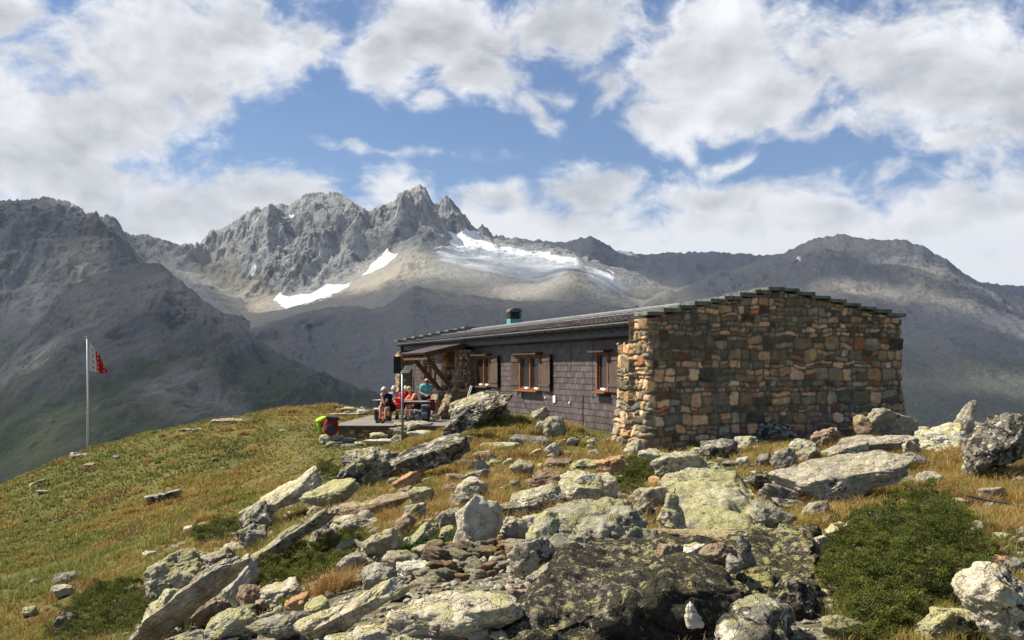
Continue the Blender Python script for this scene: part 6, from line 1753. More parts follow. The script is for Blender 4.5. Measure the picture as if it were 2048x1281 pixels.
# stone blocks at the terrace
for (cx, cy, w, h, mk, lab, Yv, kd) in [
  (830, 852, 84, 22, 'P', 'long stone slab at the right edge of the terrace deck', 34.6, 'slab'), (800, 862, 42, 18, 'P', 'cream stone under the terrace slab behind the thin post', 33.6, 'block'), (842, 868, 56, 16, 'W', 'white layered stone step right of the thin post', 33.2, 'slab'),
  (838, 884, 46, 12, 'G', 'dark thin stone under the white layered step', 32.8, 'slab'), (760, 884, 62, 16, 'W', 'long white stone step below the deck, lower one', 32.6, 'slab'), (757, 871, 36, 12, 'W', 'shorter white stone step below the deck, upper one', 33.6, 'slab'),
  (793, 882, 30, 24, 'P', 'pale stone left of the thin post foot', 32.6, 'block'), (672, 877, 28, 13, 'W', 'pale flat stone under the red rucksack', 33.2, 'slab'), (650, 880, 26, 20, 'P', 'rounded stone at the left end of the low terrace wall', 33.0, 'round'),
  (690, 882, 44, 14, 'G', 'grey flat stone in the upper row of the low terrace wall', 33.2, 'slab'), (668, 890, 34, 14, 'G', 'grey stone in the lower row of the low terrace wall', 32.8, 'slab'), (700, 893, 36, 11, 'G', 'thin grey stone at the right of the low terrace wall', 32.6, 'slab'),
  (720, 889, 24, 10, 'P', 'small pale stone between the low wall and the white step', 32.6, 'block'), (871, 834, 16, 12, 'W', 'small white block between the buttresses', 37.2, 'block'), (690, 829, 60, 6, 'P', 'thin pale stones behind the deck', 41.5, 'slab'),
  (726, 825, 30, 10, 'P', 'pale stone heap behind the deck', 42.0, 'block'), (700, 818, 40, 8, 'P', 'low pale stones on the grassy rim behind the deck', 43.0, 'slab'), (780, 905, 56, 12, 'P', 'slanted pale slab at the foot of the thin post', 31.0, 'slab')]:
    place_rock(cx, cy, w, h, 30 if 'slanted' in lab else 0, mk, lab, kd, Y=Yv, yaw=0, name='stone' if kd != 'slab' else None, group='stones laid round the terrace')

# ------------------------------------------------------------------ the ring of piled stones
rs = random.Random(41); PROTO = {}
def proto(kind, i):
    key = (kind, i)
    if key not in PROTO:
        V, Fc = rock_shape(900 + i * 7 + hash(kind) % 5 * 0 + {'block': 1, 'slab': 2, 'round': 3}[kind] * 31, (1, 1, 1), 4, kind)
        PROTO[key] = np_mesh('stone', V, Fc, True)
    return PROTO[key]
ZK = 'thing'
def small_stone(x, y, z, w, d, h, rot, mk, label, group, kind='block', i=0):
    me = proto(kind, i); key = (kind, i, mk)
    if key not in PROTO:
        m2 = me.copy(); m2.materials.clear(); m2.materials.append(RM[mk]); PROTO[key] = m2
    o = bpy.data.objects.new('stone', PROTO[key]); COL.objects.link(o)
    o.location = (x, y, z); o.scale = (w, d, h); o.rotation_euler = rot
    return tag(o, label, 'stone', group)
RING = []
cr = Vector((0, 0, 0))
names = {'O': 'orange', 'B': 'brown', 'G': 'grey', 'P': 'pale', 'Y': 'yellowish', 'W': 'white'}
def ring_row(pxa, pya, Ya, pxb, pyb, Yb, n, layer, where, wpx=(38, 66)):
    for i in range(n):
        f = (i + rs.uniform(.2, .8)) / n; px = pxa + (pxb - pxa) * f; py = pya + (pyb - pya) * f + rs.uniform(-4, 4); Yv = Ya + (Yb - Ya) * f
        p = PV(px, py, Yv); k = Yv / F; w = rs.uniform(*wpx) * k
        mk = rs.choice('OBBGGPPOY')
        small_stone(p.x, p.y + rs.uniform(-.04, .04), p.z, w, w * rs.uniform(.6, .9), w * rs.uniform(.38, .62), (rs.uniform(-.3, .3), rs.uniform(-.4, .4), rs.uniform(0, 6.3)), mk,
                    f'{names[mk]} stone in the {layer} layer of the {where} of the stone ring', 'stones piled in the ring', rs.choice(['block', 'slab', 'round', 'block']), rs.randrange(5))
ring_row(835, 1150, 9.4, 1080, 1158, 9.4, 9, 'middle', 'front wall'); ring_row(845, 1172, 9.3, 1075, 1185, 9.2, 8, 'bottom', 'front wall', (42, 72)); ring_row(850, 1130, 9.5, 1070, 1140, 9.5, 8, 'top', 'front wall', (34, 60))
ring_row(860, 1098, 10.6, 1060, 1092, 10.6, 9, 'top', 'back wall', (34, 58)); ring_row(850, 1112, 10.4, 1070, 1108, 10.4, 8, 'bottom', 'back wall')
ring_row(900, 1200, 9.0, 1000, 1205, 9.0, 2, 'lowest', 'front wall', (34, 44))
place_rock(990, 1146, 130, 22, -3, 'P', 'long pale slab laid across the front wall of the stone ring', 'slab', Y=9.6)
place_rock(928, 1098, 54, 64, 60, 'P', 'tilted pale shard at the back of the stone ring', 'shard', Y=10.6)

# ------------------------------------------------------------------ middle sized rocks packed between the large ones
def fill_rocks():
    r = random.Random(123); done = [(q[0], q[1], max(q[2], q[3]) * .42) for q in ROCKS]
    done += [(1300, 1190, 240), (1600, 1170, 80), (1440, 1000, 110), (955, 1140, 105), (1810, 1150, 170), (640, 1140, 90), (950, 1140, 90)]
    fields = [([(300, 1150), (480, 1070), (560, 1020), (700, 1010), (860, 1070), (860, 1281), (250, 1281)], 84, (30, 108), 'boulder field left of the stone ring'),
              ([(860, 1040), (1120, 1000), (1330, 960), (1340, 1090), (1100, 1130), (1090, 1281), (860, 1281)], 64, (26, 92), 'boulder field around the undercut boulder'),
              ([(1540, 930), (1680, 960), (1660, 1060), (1530, 1070)], 18, (28, 66), 'hollow between humped boulder and long slab'),
              ([(1960, 1090), (2048, 1070), (2048, 1150), (1950, 1200)], 7, (36, 80), 'rubble at the right edge of the picture'),
              ([(1150, 880), (1860, 880), (1860, 935), (1200, 930)], 30, (20, 58), 'strip of rocks along the foot of the gable'),
              ([(880, 868), (1180, 890), (1230, 940), (900, 950)], 22, (18, 52), 'rocky mound below the slate wall'),
              ([(880, 930), (1240, 940), (1330, 1000), (1100, 1010), (900, 1020)], 18, (28, 84), 'golden grass behind the undercut boulder'),
              ([(1640, 965), (2060, 900), (2060, 1075), (1900, 1080), (1690, 1010)], 14, (24, 70), 'golden grass behind the large juniper'),
              ([(750, 940), (905, 960), (905, 1080), (750, 1060)], 13, (28, 80), 'grass between the speckled pair and the stone ring')]
    for poly, n, (a, b), where in fields:
        P_ = np.array(poly); k = t_ = 0
        while k < n and t_ < 1500:
            t_ += 1; cx = r.uniform(P_[:, 0].min(), P_[:, 0].max()); cy = r.uniform(P_[:, 1].min(), P_[:, 1].max())
            if not (poly_mask(np.array([cx]), np.array([cy]), poly, .01)[0] > .5): continue
            w = a + (b - a) * r.random() ** 1.5; w *= .75 + .35 * (cy - 880) / 400
            if any(math.hypot(cx - q[0], (cy - q[1]) * 1.5) < q[2] * .9 + w * .22 for q in done): continue
            kd = r.choice(['block', 'slab', 'block', 'shard', 'round']); mk = r.choice('PPGGYYDBPW' if r.random() < .9 else 'O')
            cn = {'P': 'pale', 'G': 'grey', 'Y': 'lichen green', 'D': 'dark speckled', 'B': 'brown', 'W': 'whitish', 'O': 'orange'}[mk]
            sh = {'block': 'blocky', 'slab': 'flat', 'shard': 'splintered', 'round': 'rounded'}[kd]; sz = 'large' if w > a + (b - a) * .45 else 'middling'
            roll = r.choice([r.uniform(-10, 30), r.uniform(10, 45)]) if cx < 860 else r.uniform(-18, 22)
            place_rock(cx, cy, w, w * r.uniform(.45, .8) if kd != 'slab' else w * r.uniform(.3, .45), roll, mk, f'{sz} {sh} {cn} rock in the {where}', kd, group=f'{sh} {cn} rocks in the {where}', name='boulder' if kd != 'slab' else None, sub=5 if w > 60 else 4)
            done.append((cx, cy, w * .42)); k += 1
fill_rocks()

# ------------------------------------------------------------------ loose stones by region, and chips
def in_poly(x, y, poly):
    return poly_mask(np.array(x, float), np.array(y, float), poly, .01) > .5
ZONES = [
 ([(1100, 1020), (1330, 1010), (1330, 1100), (1120, 1110)], 8, (14, 34), 'rubble between the undercut boulder and the pointed one', 'PPGYD'),
 ([(1520, 960), (1660, 960), (1680, 1060), (1560, 1070)], 14, (14, 40), 'rubble below the long smooth slab', 'PGYDB'),
 ([(1900, 1090), (2048, 1080), (2048, 1170), (1960, 1240), (1930, 1160)], 14, (18, 44), 'rubble right of the large juniper', 'PGYDG'),
 ([(480, 1200), (700, 1180), (760, 1281), (480, 1281)], 13, (16, 42), 'rubble along the bottom below the middle juniper', 'PGYBP'),
 ([(740, 1090), (860, 1080), (850, 1210), (720, 1190)], 14, (16, 40), 'rubble left of the stone ring', 'PGYBO'),
 ([(620, 1010), (800, 1040), (760, 1080), (600, 1080)], 8, (14, 34), 'rubble under the thin layered slab', 'PGB'),
 ([(930, 1080), (1130, 1040), (1140, 1130), (1080, 1200), (1010, 1110)], 12, (16, 40), 'rubble right of the stone ring', 'PGYBW'),
 ([(1200, 890), (1640, 880), (1640, 945), (1250, 945)], 18, (10, 26), 'grass along the foot of the gable', 'PPGDW'),
 ([(1800, 870), (2048, 960), (2048, 1060), (1800, 1010)], 16, (10, 30), 'grass on the right of the slope', 'PPGDW'),
 ([(900, 870), (1230, 890), (1230, 970), (880, 960)], 20, (8, 24), 'grassy mound below the slate wall', 'PPGD'),
 ([(20, 960), (560, 850), (620, 960), (300, 1100), (0, 1281)], 16, (7, 18), 'open meadow', 'PPG'),
 ([(300, 1140), (520, 1090), (520, 1281), (330, 1281)], 10, (16, 38), 'gaps beside the long steep slab', 'PGB'),
 ([(1360, 1040), (1620, 1030), (1620, 1075), (1360, 1085)], 10, (12, 30), 'rubble behind the largest boulder', 'PWGB'),
 ([(660, 806), (760, 804), (760, 832), (660, 834)], 14, (8, 20), 'low heap behind the terrace deck', 'PPW'),
]
size_w = lambda s, a, b: 'larger' if s > a + (b - a) * .6 else 'small'
for poly, n, (a, b), where, mks in ZONES:
    P_ = np.array(poly); k = 0; tries = 0
    while k < n and tries < 900:
        tries += 1
        px = rs.uniform(P_[:, 0].min(), P_[:, 0].max()); py = rs.uniform(P_[:, 1].min(), P_[:, 1].max())
        if not in_poly([px], [py], poly)[0]: continue
        Yv = ground_hit(px, py, -1)
        if Yv < 0: continue
        s = a + (b - a) * rs.random() ** 1.6; w = s * Yv / F; x, y, z = P(px, py, Yv)
        mk = rs.choice(mks); cn = {'P': 'pale', 'G': 'grey', 'Y': 'lichen green', 'D': 'dark speckled', 'B': 'brown', 'W': 'white', 'O': 'orange'}[mk]
        small_stone(float(x), float(y), float(z) + w * .08, w, w * rs.uniform(.6, 1), w * rs.uniform(.35, .65), (rs.uniform(-.3, .3), rs.uniform(-.3, .3), rs.uniform(0, 6.3)), mk,
                    f'{size_w(s, a, b)} {cn} stone in the {where}', f'{cn} stones in the {where}', rs.choice(['block', 'slab', 'round', 'block']), rs.randrange(5))
        k += 1

def chips():
    """nobody could count these: splinters and small rubble between the rocks, one object"""
    r = np.random.default_rng(77); Vs, Fs = [], []; off = 0
    protos = [rock_shape(500 + i, (1, .8, .55), 2, ['block', 'slab', 'shard', 'block'][i % 4], 26, .8) for i in range(12)]
    zones = [(z[0], 300, 3, 12) for z in ZONES[:7]] + [(ZONES[11][0], 200, 3, 12), (ZONES[12][0], 220, 3, 11), (ZONES[7][0], 260, 3, 11), (ZONES[9][0], 260, 3, 10), (ZONES[8][0], 160, 3, 9),
             ([(300, 1150), (480, 1070), (560, 1020), (700, 1010), (860, 1070), (1100, 1100), (1100, 1290), (250, 1290)], 3200, 5, 26), ([(860, 1040), (1120, 1000), (1330, 960), (1340, 1090), (1100, 1130), (860, 1100)], 900, 5, 22),
             ([(1540, 940), (1680, 960), (1660, 1060), (1530, 1070)], 300, 5, 18), ([(1900, 1120), (2060, 1080), (2060, 1290), (1900, 1290)], 500, 5, 24), ([(1560, 1070), (1700, 1080), (1720, 1290), (1560, 1290)], 400, 5, 22),
             ([(1150, 885), (1860, 875), (1860, 935), (1200, 935)], 300, 4, 14), ([(560, 870), (800, 895), (700, 960), (560, 980)], 120, 2, 7)]
    for poly, n, s0, s1 in zones:
        P_ = np.array(poly, float); x = r.uniform(P_[:, 0].min(), P_[:, 0].max(), n * 4); y = r.uniform(P_[:, 1].min(), P_[:, 1].max(), n * 4)
        ok = in_poly(x, y, poly); x, y = x[ok][:n], y[ok][:n]; Yh = ground_hits(x, y); ok = ~np.isnan(Yh); x, y, Yh = x[ok], y[ok], Yh[ok]
        if not len(x): continue
        X = (x - 1024) / F * Yh; Z = ground_z(X, Yh)
        for i in range(len(X)):
            s = (s0 + (s1 - s0) * r.random() ** 2.2) * Yh[i] / F; D, Fc = protos[r.integers(12)]
            R = np.array(Euler((r.uniform(-.5, .5), r.uniform(-.5, .5), r.uniform(0, 6))).to_matrix())
            Vs.append((D * s * np.array([1, r.uniform(.7, 1.2), r.uniform(.6, 1.2)])) @ R.T + [X[i], Yh[i], Z[i] + s * .12]); Fs.append(Fc + off); off += len(D)
    o = link('gravel', np_mesh('gravel', np.vstack(Vs), np.vstack(Fs), True), RM['P'])
    tag(o, 'stone chips and gravel scattered between the boulders', 'gravel', kind='stuff')
chips()
# ------------------------------------------------------------------ black hoses
def hose(pts, label):
    V = [PV(*p) for p in pts]
    MBh = MB(); fine = []
    for i in range(len(V) - 1):
        for k in range(6):
            f = k / 6; a, b, c, d = V[max(i - 1, 0)], V[i], V[i + 1], V[min(i + 2, len(V) - 1)]
            fine.append(.5 * ((2 * b) + (c - a) * f + (2 * a - 5 * b + 4 * c - d) * f * f + (3 * b - a - 3 * c + d) * f ** 3))
    fine.append(V[-1]); MBh.tube(fine, .016, 8)
    o = MBh.build('hose', simple('black_rubber', (.012, .012, .013), .5, .2), None, True, loc=V[0]); tag(o, label, 'hose', 'black hoses lying across the rocks')
hose([(1470, 958, 15.2), (1530, 967, 14.4), (1560, 984, 13.6), (1600, 992, 13.3), (1640, 988, 13.5), (1660, 984, 13.9)], 'black hose running from the humped boulder to the long smooth slab')
hose([(1550, 978, 13.8), (1570, 1000, 13.0), (1578, 1010, 12.7)], 'short black hose end hanging down between the grey slabs')
hose([(1935, 992, 12.4), (1970, 1000, 12.0), (2010, 1006, 11.8), (2060, 1020, 11.3), (2120, 1040, 11.0)], 'black hose running out at the right edge')
# ------------------------------------------------------------------ grass and shrubs
def blades(name, X, Y, Zg, h, w, nb, col, lean, seed, mat):
    """tufts at X,Y: nb blades each, every blade a bent strip of two quads"""
    r = np.random.default_rng(seed); n = len(X); T = n * nb
    x = np.repeat(X, nb); y = np.repeat(Y, nb); z = np.repeat(Zg, nb); hh = np.repeat(h, nb) * r.uniform(.45, 1.1, T); ww = np.repeat(w, nb) * r.uniform(.6, 1.3, T)
    sp = np.repeat(h, nb) * .22
    a = r.uniform(0, 2 * PI, T); rad = np.sqrt(r.random(T)) * sp
    bx = x + np.cos(a) * rad; by = y + np.sin(a) * rad
    out = np.repeat(lean, nb) * r.uniform(.3, 1.2, T); wa = a + r.normal(0, .5, T)
    dx = np.cos(wa) * out * hh + .08 * hh; dy = np.sin(wa) * out * hh
    fa = r.uniform(0, PI, T); cx = np.cos(fa) * ww / 2; cy = np.sin(fa) * ww / 2
    zero = z - .015
    P0 = np.stack([bx - cx, by - cy, zero], 1); P1 = np.stack([bx + cx, by + cy, zero], 1)
    m = .55
    P2 = np.stack([bx + dx * .35 + cx * .8, by + dy * .35 + cy * .8, z + hh * m], 1); P3 = np.stack([bx + dx * .35 - cx * .8, by + dy * .35 - cy * .8, z + hh * m], 1)
    drop = np.clip(out, 0, .9) * .35
    P4 = np.stack([bx + dx + cx * .15, by + dy + cy * .15, z + hh * (1 - drop)], 1); P5 = np.stack([bx + dx - cx * .15, by + dy - cy * .15, z + hh * (1 - drop)], 1)
    V = np.stack([P0, P1, P2, P3, P4, P5], 1).reshape(-1, 3)
    b = np.arange(T) * 6
    Fc = np.vstack([np.stack([b, b + 1, b + 2, b + 3], 1), np.stack([b + 3, b + 2, b + 4, b + 5], 1)])
    c = np.repeat(col, nb, axis=0) * (1 + r.normal(0, .16, (T, 1))); straw = r.random(T) < .18
    c[straw] = np.array([.36, .27, .13]) * (1 + r.normal(0, .12, (straw.sum(), 1)))
    c6 = np.repeat(np.clip(c * np.array([1.34, 1.36, 1.25]), .004, .9), 6, axis=0)
    me = np_mesh(name, V, Fc, False, {'Col': ('FLOAT_COLOR', np.concatenate([c6, np.ones((len(c6), 1))], 1))})
    return link(name, me, mat)
def leaf_mat(name, rough=.6, trans=.35, spec=.2):
    m = bpy.data.materials.new(name); m.use_nodes = True; t = NT(m.node_tree); b = m.node_tree.nodes['Principled BSDF']
    b.inputs['Roughness'].default_value = rough; b.inputs['Specular IOR Level'].default_value = spec
    c = t.attr('Col'); t.put(b.inputs['Base Color'], c)
    tl = t.node('ShaderNodeBsdfTranslucent'); t.put(tl.inputs[0], c); mx = t.node('ShaderNodeMixShader'); mx.inputs[0].default_value = trans
    out = m.node_tree.nodes['Material Output']; t.l.new(b.outputs[0], mx.inputs[1]); t.l.new(tl.outputs[0], mx.inputs[2]); t.l.new(mx.outputs[0], out.inputs[0])
    return m
M_BARK = simple('juniper_bark', (.11, .08, .06), .9, .3, 20)
M_GRASS = leaf_mat('grass_blade'); M_JUN = leaf_mat('juniper_needle', .6, .12, .15)

NOGRASS = [  # bare rubble, deck, hut and path, in picture coordinates
 [(330, 1250), (700, 1200), (760, 1080), (860, 1075), (1130, 1050), (1280, 1020), (1640, 1075), (1660, 1281), (1700, 1500), (300, 1500)], [(1325, 925), (1380, 912), (1470, 935), (1560, 1060), (1545, 1090), (1350, 1080)],
 [(1520, 975), (1640, 965), (1650, 1050), (1540, 1060)]]
JUNS = []
def grass():
    r = np.random.default_rng(19)
    GOLD = np.array([.25, .18, .046]); GREEN = np.array([.115, .135, .030]); RED = np.array([.155, .070, .035]); LIME = np.array([.15, .17, .03]); DARK = np.array([.05, .065, .018])
    def colour(X, Y, px, py):
        a = fbm(X * .16 + 3, Y * .16, 1, 4); b = fbm(X * .7, Y * .7, 7, 4); c = fbm(X * .35, Y * .35, 13, 3)
        g = np.clip(.50 + 1.1 * a + .5 * b, 0, 1)[:, None]
        # greener on the left slope, more golden among the rocks and along the skyline
        left = sstep(700, 250, px)[:, None]; g = np.clip(g * (.62 + .75 * left) + .10 * left, 0, 1)
        col = GOLD * (1 - g) + GREEN * g
        rd = (sstep(.22, .5, c) * .6)[:, None]; col = col * (1 - rd) + RED * rd
        for (cx, cy, rx, ry, cc, s) in [(700, 895, 160, 26, LIME, .7), (660, 905, 60, 16, LIME, .6), (475, 905, 60, 22, DARK, .9), (440, 925, 40, 16, DARK, .7), (475, 1000, 40, 24, LIME * .8, .9), (1650, 985, 36, 44, RED * 1.1, 1.0), (860, 1090, 70, 20, GREEN * .8, 1),
                                        (1785, 915, 300, 30, RED * 1.3, .4), (640, 870, 30, 14, LIME * .7, .8), (1080, 940, 170, 50, GOLD * 1.25, .6), (1700, 1000, 60, 40, GOLD * .8, .6), (1440, 900, 60, 20, GREEN, .5), (1050, 900, 100, 30, DARK * 1.4, .6), (660, 1175, 60, 45, GOLD * 1.1, .9)]:
            k = (np.exp(-((px - cx) / rx) ** 2 - ((py - cy) / ry) ** 2) * s)[:, None]; col = col * (1 - k) + cc * k
        return col
    # candidates spread evenly in the picture-independent log-distance fan round the hill, denser near by
    def cand(n, y0, y1):
        Yd = np.exp(r.uniform(math.log(y0), math.log(y1), n)); a = r.uniform(-.70, .80, n); return a * Yd, Yd
    def ok_mask(X, Y, px, py):
        ok = np.ones(len(X), bool)
        for poly in ROCKY[:2]: ok &= ~((poly_mask(px, py, poly, 40) * (.62 + .5 * fbm(X * .9 + 30, Y * .9, 2, 3)) > r.random(len(X))))
        for poly in NOGRASS: ok &= ~((poly_mask(px, py, poly, 20) > r.random(len(X)) * 1.0) & (r.random(len(X)) < .97))
        # hut and terrace footprint
        s = (X - HO.x) * ES.x + (Y - HO.y) * ES.y; t = (X - HO.x) * ET.x + (Y - HO.y) * ET.y
        ok &= ~((s > -.25) & (s < S_R + .2) & (t > -.1) & (t < LEN)); ok &= ~((s > .45) & (s < S_R) & (t > -.2) & (t < LEN))
        ok &= ~((X > -6.2) & (X < -1.9) & (Y > 34.3) & (Y < 42)); ok &= ~((s > -1.2) & (t > 14) & (s < 0) & (t < 22))
        for poly in JUNS: ok &= ~(poly_mask(px, py, poly, 8) > .5)
        # trodden path from the terrace across the meadow
        pth = poly_mask(px, py, [(540, 850), (640, 890), (780, 905), (700, 930), (560, 960), (500, 1000), (470, 1000), (560, 930), (560, 890)], 14)
        ok &= r.random(len(X)) > pth * .65
        return ok
    for (n, y0, y1, nb, hmin, hmax, w0, nm) in ((19000, 6.0, 15, 14, .07, .19, .0045, 'grass'), (42000, 13, 30, 10, .09, .22, .010, 'grass'), (80000, 24, 60, 8, .08, .19, .027, 'grass')):
        X, Y = cand(n, y0, y1); Z = ground_z(X, Y); px, py = to_px(X, Y, Z); ok = ok_mask(X, Y, px, py) & (Z > -20)
        X, Y, Z, px, py = X[ok], Y[ok], Z[ok], px[ok], py[ok]
        d = fbm(X * .8, Y * .8, 3, 4); keep = r.random(len(X)) < np.clip(.95 + .9 * d, .35, 1); X, Y, Z, px, py, d = [q[keep] for q in (X, Y, Z, px, py, d)]
        h = (hmin + (hmax - hmin) * np.clip(.45 + .9 * d, 0, 1)) * r.uniform(.8, 1.2, len(X))
        flat = poly_mask(px, py, [(560, 850), (800, 895), (760, 960), (560, 980), (520, 920)], 30); h = h * (1 - .55 * flat)
        o = blades(nm, X, Y, Z, h, np.full(len(X), w0), nb, colour(X, Y, px, py), r.uniform(.35, 1.0, len(X)), int(y0), M_GRASS)
        tag(o, 'dry golden and green alpine grass, ' + {6.0: 'nearest belt among the boulders', 13: 'middle belt up to the hut', 24: 'farthest belt up to the skyline'}[y0], 'grass', kind='stuff')

def tussock_field():
    r = np.random.default_rng(91); n = 560
    px = r.uniform(250, 2060, n * 3); py = r.uniform(870, 1120, n * 3); wgt = .25 + .75 * (px > 760)
    ok = r.random(n * 3) < wgt
    for poly in JUNS + [[(1320, 925), (1380, 905), (1470, 925), (1580, 1060), (1560, 1100), (1340, 1100)], [(1560, 1000), (1600, 930), (1760, 895), (1830, 910), (1800, 990), (1600, 1010)], [(480, 1090), (1100, 1080), (1330, 1090), (1640, 1070), (1640, 1281), (480, 1281)], [(540, 850), (640, 890), (780, 905), (700, 930), (560, 960)]]: ok &= ~(poly_mask(px, py, poly, 4) > .5)
    px, py = px[ok][:n], py[ok][:n]; Y = ground_hits(px, py); g = ~np.isnan(Y); px, py, Y = px[g], py[g], Y[g]
    X = (px - 1024) / F * Y
    s_ = (X - HO.x) * ES.x + (Y - HO.y) * ES.y; t_ = (X - HO.x) * ET.x + (Y - HO.y) * ET.y; g = ~((s_ > -.6) & (s_ < 8) & (t_ > -.4)) & ~((X < -1.5) & (X > -6.4) & (Y > 33.5)); X, Y = X[g], Y[g]; m = len(X)
    k = 26; ci = np.repeat(np.arange(m), k); sg = r.uniform(.05, .14, m)[ci]
    x = X[ci] + r.normal(0, 1, m * k) * sg; y = Y[ci] + r.normal(0, 1, m * k) * sg; z = ground_z(x, y)
    pal = np.array([(.30, .19, .055), (.26, .18, .05), (.22, .13, .04), (.17, .085, .04), (.20, .18, .04), (.34, .24, .09)]); c = pal[r.choice(6, m, p=[.3, .22, .18, .1, .1, .1])][ci] * (1 + r.normal(0, .1, (m * k, 1)))
    h = (r.uniform(.14, .30, m)[ci]) * r.uniform(.7, 1.15, m * k)
    tag(blades('grass', x, y, z, h, np.maximum(.0045, .00055 * y), 9, c, r.uniform(.6, 1.1, m * k), 17, M_GRASS), 'tussocks of long golden grass among the rocks', 'grass', kind='stuff')

def tussock(px, py, wpx, hgt, col, label, n=60, seed=0, lean=.8, Y=None):
    r = np.random.default_rng(int(px + py)); Yv = Y or ground_hit(px, py); x, y, z = P(px, py, Yv); W = wpx * Yv / F
    X = float(x) + r.normal(0, W * .22, n); Yy = float(y) + r.normal(0, W * .18, n); Z = ground_z(X, Yy)
    base = np.array(col)[None, :] * (1 + r.normal(0, .12, (n, 1)))
    o = blades('grass_tuft', X, Yy, Z, np.full(n, hgt) * r.uniform(.7, 1.15, n), np.full(n, max(.004, .0006 * Yv)), 16, base, np.full(n, lean), int(px), M_GRASS)
    loc = np.array([float(x), float(y), float(z)]); me = o.data; V = np.empty(len(me.vertices) * 3, np.float32); me.vertices.foreach_get('co', V); V = V.reshape(-1, 3) - loc; me.vertices.foreach_set('co', V.ravel().astype(np.float32)); me.update(); o.location = loc
    tag(o, label, 'grass tuft', 'single grass tufts between the rocks')
for a in [(665, 1185, 90, .26, (.27, .155, .055), 'drooping brown grass tuft right of the middle juniper', 70), (1650, 1000, 70, .30, (.15, .055, .035), 'red-brown heathery tuft below the long smooth slab', 70), (1740, 985, 90, .24, (.25, .15, .045), 'golden tuft right of the red-brown one', 60),
          (1850, 985, 80, .24, (.26, .17, .05), 'golden tuft above the top of the large juniper', 60), (850, 960, 90, .26, (.27, .18, .05), 'golden tuft right of the speckled pair of boulders', 60), (1040, 955, 110, .26, (.29, .19, .06), 'broad golden tuft behind the white boulder', 70),
          (925, 945, 60, .24, (.10, .065, .03), 'dark red tuft behind the rounded grey-white boulder', 50), (1500, 912, 60, .28, (.20, .16, .04), 'yellow tuft left in front of the gable', 50), (1585, 925, 50, .26, (.19, .15, .04), 'yellow tuft before the black spotted boulder', 46), (1640, 928, 44, .24, (.17, .14, .035), 'greenish tuft above the long smooth slab', 46),
          (1400, 898, 40, .26, (.15, .15, .03), 'fresh green tuft at the gable corner', 46), (1930, 925, 120, .26, (.24, .16, .05), 'broad golden tuft left of the big dark boulder', 70), (2010, 1075, 90, .24, (.24, .15, .05), 'brown tuft at the right edge above the rubble', 60), (800, 1075, 70, .22, (.24, .17, .05), 'dry tuft above the bright green plants', 50),
          (960, 1008, 60, .20, (.20, .16, .045), 'low tuft left of the propped oval slab', 46), (600, 1040, 50, .20, (.20, .12, .04), 'brown tuft behind the leaning lichen slab', 40), (300, 1185, 60, .16, (.20, .10, .04), 'rusty tuft at the top of the left juniper', 40),
          (760, 812, 60, .28, (.24, .16, .05), 'golden tuft on the skyline behind the table', 40), (660, 818, 60, .32, (.22, .15, .05), 'tall brown tuft on the skyline left of the deck', 44), (575, 826, 60, .26, (.25, .16, .05), 'golden tuft on the skyline of the meadow path', 40), (1970, 1120, 60, .2, (.22, .15, .05), 'dry tuft in the rubble right of the large juniper', 40)]:
    tussock(*a[:6], n=a[6])

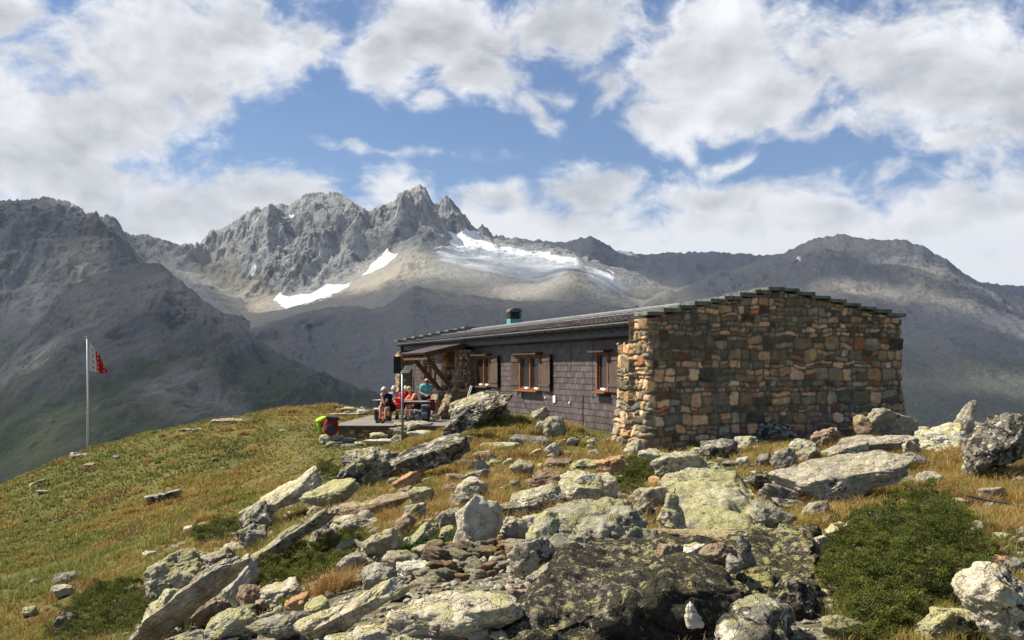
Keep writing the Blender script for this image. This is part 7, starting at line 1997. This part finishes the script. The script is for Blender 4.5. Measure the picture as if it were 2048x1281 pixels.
# junipers: mats of needle sprigs carried on short twigs
def juniper(poly, hgt, nsprig, label, seed, s=.05, col=(.028, .046, .012), name='juniper_shrub', top=(.150, .165, .030), cat='shrub', up=.0):
    JUNS.append(poly)
    r = np.random.default_rng(seed); P_ = np.array(poly, float); nsprig = int(nsprig * 7.5); hgt = hgt * 1.12
    # footprint: picture outline met with the ground
    cx, cy = P_.mean(0); Y0 = ground_hit(cx, cy)
    # plumes: short leafy branches lying over each other, dark gaps between them
    spp = 92; npl = max(10, nsprig // spp)
    px = r.uniform(P_[:, 0].min(), P_[:, 0].max(), npl * 6); py = r.uniform(P_[:, 1].min(), P_[:, 1].max(), npl * 6)
    w1 = 9 * fbm(px / 40, py / 40, seed, 3); w2 = 9 * fbm(px / 40 + 9, py / 40, seed, 3)
    ok = in_poly(px + w1, py + w2, poly); px, py = px[ok][:npl], py[ok][:npl]
    edge = poly_mask(px, py, poly, 70) * 2 - 1; Yh = ground_hits(px, py); g = ~np.isnan(Yh); px, py, Yh, edge = px[g], py[g], Yh[g], np.clip(edge[g], .12, 1)
    m = len(px); lift = hgt * edge * np.clip(.55 + 1.5 * fbm(px / 17, py / 9, seed + 2, 2) + r.uniform(-.25, .25, m), 0, 1.5)
    X = (px - 1024) / F * Yh; Z = ground_z(X, Yh) + lift + .02
    cen = np.array([float(X.mean()), float(Yh.mean()), float(ground_z(X.mean(), Yh.mean()))])
    rad = np.hypot(X - cen[0], Yh - cen[1]).max() + 1e-6
    ad = np.stack([(X - cen[0]) / rad, (Yh - cen[1]) / rad - .25, np.full(m, .22 + up)], 1) * .8 + r.normal(0, .42, (m, 3)) * np.array([1, 1, .35]); ad /= np.linalg.norm(ad, axis=1)[:, None]
    PL = s * r.uniform(3.2, 6.2, m); PR = PL * .30
    bi = np.repeat(np.arange(m), spp); f = np.sqrt(r.random(m * spp))
    q1 = r.normal(size=(m * spp, 3)); q1 -= ad[bi] * (q1 * ad[bi]).sum(1)[:, None]; q1 /= np.linalg.norm(q1, axis=1)[:, None] + 1e-9; q1[:, 2] = np.abs(q1[:, 2]) * .8 - .1
    rr_ = PR[bi] * np.sqrt(r.random(m * spp)) * (1 - .75 * f ** 2 + .1)
    base = np.stack([X, Yh, Z], 1)[bi] + ad[bi] * ((f - .4) * PL[bi])[:, None] + q1 * rr_[:, None]
    sd = ad[bi] * .9 + q1 * .8 + r.normal(0, .25, (m * spp, 3)); sd[:, 2] += .15; sd /= np.linalg.norm(sd, axis=1)[:, None]
    nn = 9; T = m * spp * nn; q = np.repeat(np.arange(m * spp), nn); u = r.random(T)
    ax = sd[q]; rnd = r.normal(size=(T, 3)); side = np.cross(ax, rnd); side /= np.linalg.norm(side, axis=1)[:, None] + 1e-9
    root = base[q] + ax * (u * s * .55)[:, None]; tip = root + (side * .65 + ax * .75) * (s * .26 * r.uniform(.7, 1.2, T))[:, None]
    wv = np.cross(ax, side) * (s * .055)
    V = np.stack([root - wv, root + wv, tip], 1).reshape(-1, 3); b = np.arange(T) * 3; Fc = np.stack([b, b + 1, b + 2], 1)
    hrel = np.clip((lift[bi][q] / (hgt * edge[bi][q]) - .3), 0, 1)
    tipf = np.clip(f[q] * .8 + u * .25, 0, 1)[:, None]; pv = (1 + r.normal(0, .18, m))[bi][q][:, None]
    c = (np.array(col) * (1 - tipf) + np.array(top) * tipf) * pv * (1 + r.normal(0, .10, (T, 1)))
    dead = (r.random(m) < .035)[bi][q] & (r.random(T) < .7); c[dead] = np.array([.15, .095, .06])
    c3 = np.repeat(np.clip(c, .003, .8), 3, axis=0)
    o = empty(name, cen); tag(o, label, cat, 'low juniper shrubs between the rocks' if name == 'juniper_shrub' else None)
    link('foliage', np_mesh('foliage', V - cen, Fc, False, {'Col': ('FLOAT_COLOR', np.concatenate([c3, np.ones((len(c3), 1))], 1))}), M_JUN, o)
    # woody stems creeping under the mat
    step = max(1, m // 14)
    for i in range(0, m, step):
        mb = MB(); a = Vector((X[i], Yh[i], Z[i] - .55 * lift[i] - .02)); gz0 = float(ground_z(X[i], Yh[i])); c_ = Vector((cen[0], cen[1], cen[2])); d_ = (c_ - a); d_.z = 0
        b_ = a + d_ * min(1, .5); b_.z = float(ground_z(b_.x, b_.y)) + .03
        mb.tube([a, a.lerp(b_, .5) + Vector((0, 0, -.03)), b_], [.006, .010, .016], 5)
        mb.build('stem', M_BARK, o)
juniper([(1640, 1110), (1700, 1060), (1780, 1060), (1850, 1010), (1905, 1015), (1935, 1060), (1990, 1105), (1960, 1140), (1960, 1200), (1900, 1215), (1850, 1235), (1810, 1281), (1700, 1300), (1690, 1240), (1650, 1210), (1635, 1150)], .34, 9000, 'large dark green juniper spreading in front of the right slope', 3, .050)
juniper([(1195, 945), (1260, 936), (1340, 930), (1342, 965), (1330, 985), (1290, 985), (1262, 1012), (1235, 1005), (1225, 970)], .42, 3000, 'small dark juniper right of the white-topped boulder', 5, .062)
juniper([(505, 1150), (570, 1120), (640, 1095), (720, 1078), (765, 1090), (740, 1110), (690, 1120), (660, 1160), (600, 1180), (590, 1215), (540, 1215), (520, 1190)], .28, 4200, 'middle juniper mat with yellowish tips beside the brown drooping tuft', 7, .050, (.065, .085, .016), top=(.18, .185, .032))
juniper([(150, 1220), (190, 1180), (250, 1170), (300, 1175), (312, 1215), (290, 1255), (220, 1281), (110, 1285)], .30, 2600, 'left juniper in the lower meadow beside the broad lichened slab', 9, .066)
juniper([(392, 1072), (440, 1050), (480, 1045), (488, 1075), (450, 1092), (405, 1092)], .20, 800, 'small juniper at the meadow edge above the flat yellow-green slab', 11, .075)
juniper([(325, 1140), (350, 1130), (385, 1132), (395, 1145), (370, 1150), (330, 1150)], .14, 420, 'tiny juniper patch right of the rusty tuft', 13, .06)
juniper([(630, 950), (650, 935), (680, 935), (690, 960), (650, 968)], .22, 420, 'small dark shrub left of the black and white boulder', 15, .09)
juniper([(800, 1105), (850, 1085), (905, 1075), (900, 1105), (840, 1115)], .10, 900, 'low bright green leafy plants left of the white angular boulder', 17, .045, (.05, .12, .015), 'green_plants', (.09, .19, .03), 'plants')
juniper([(1745, 955), (1780, 940), (1812, 945), (1800, 965), (1760, 968)], .16, 420, 'small green plant clump under the right end of the long slab', 19, .055, (.06, .10, .015), 'green_plants', (.11, .15, .03), 'plants')

grass()
tussock_field()
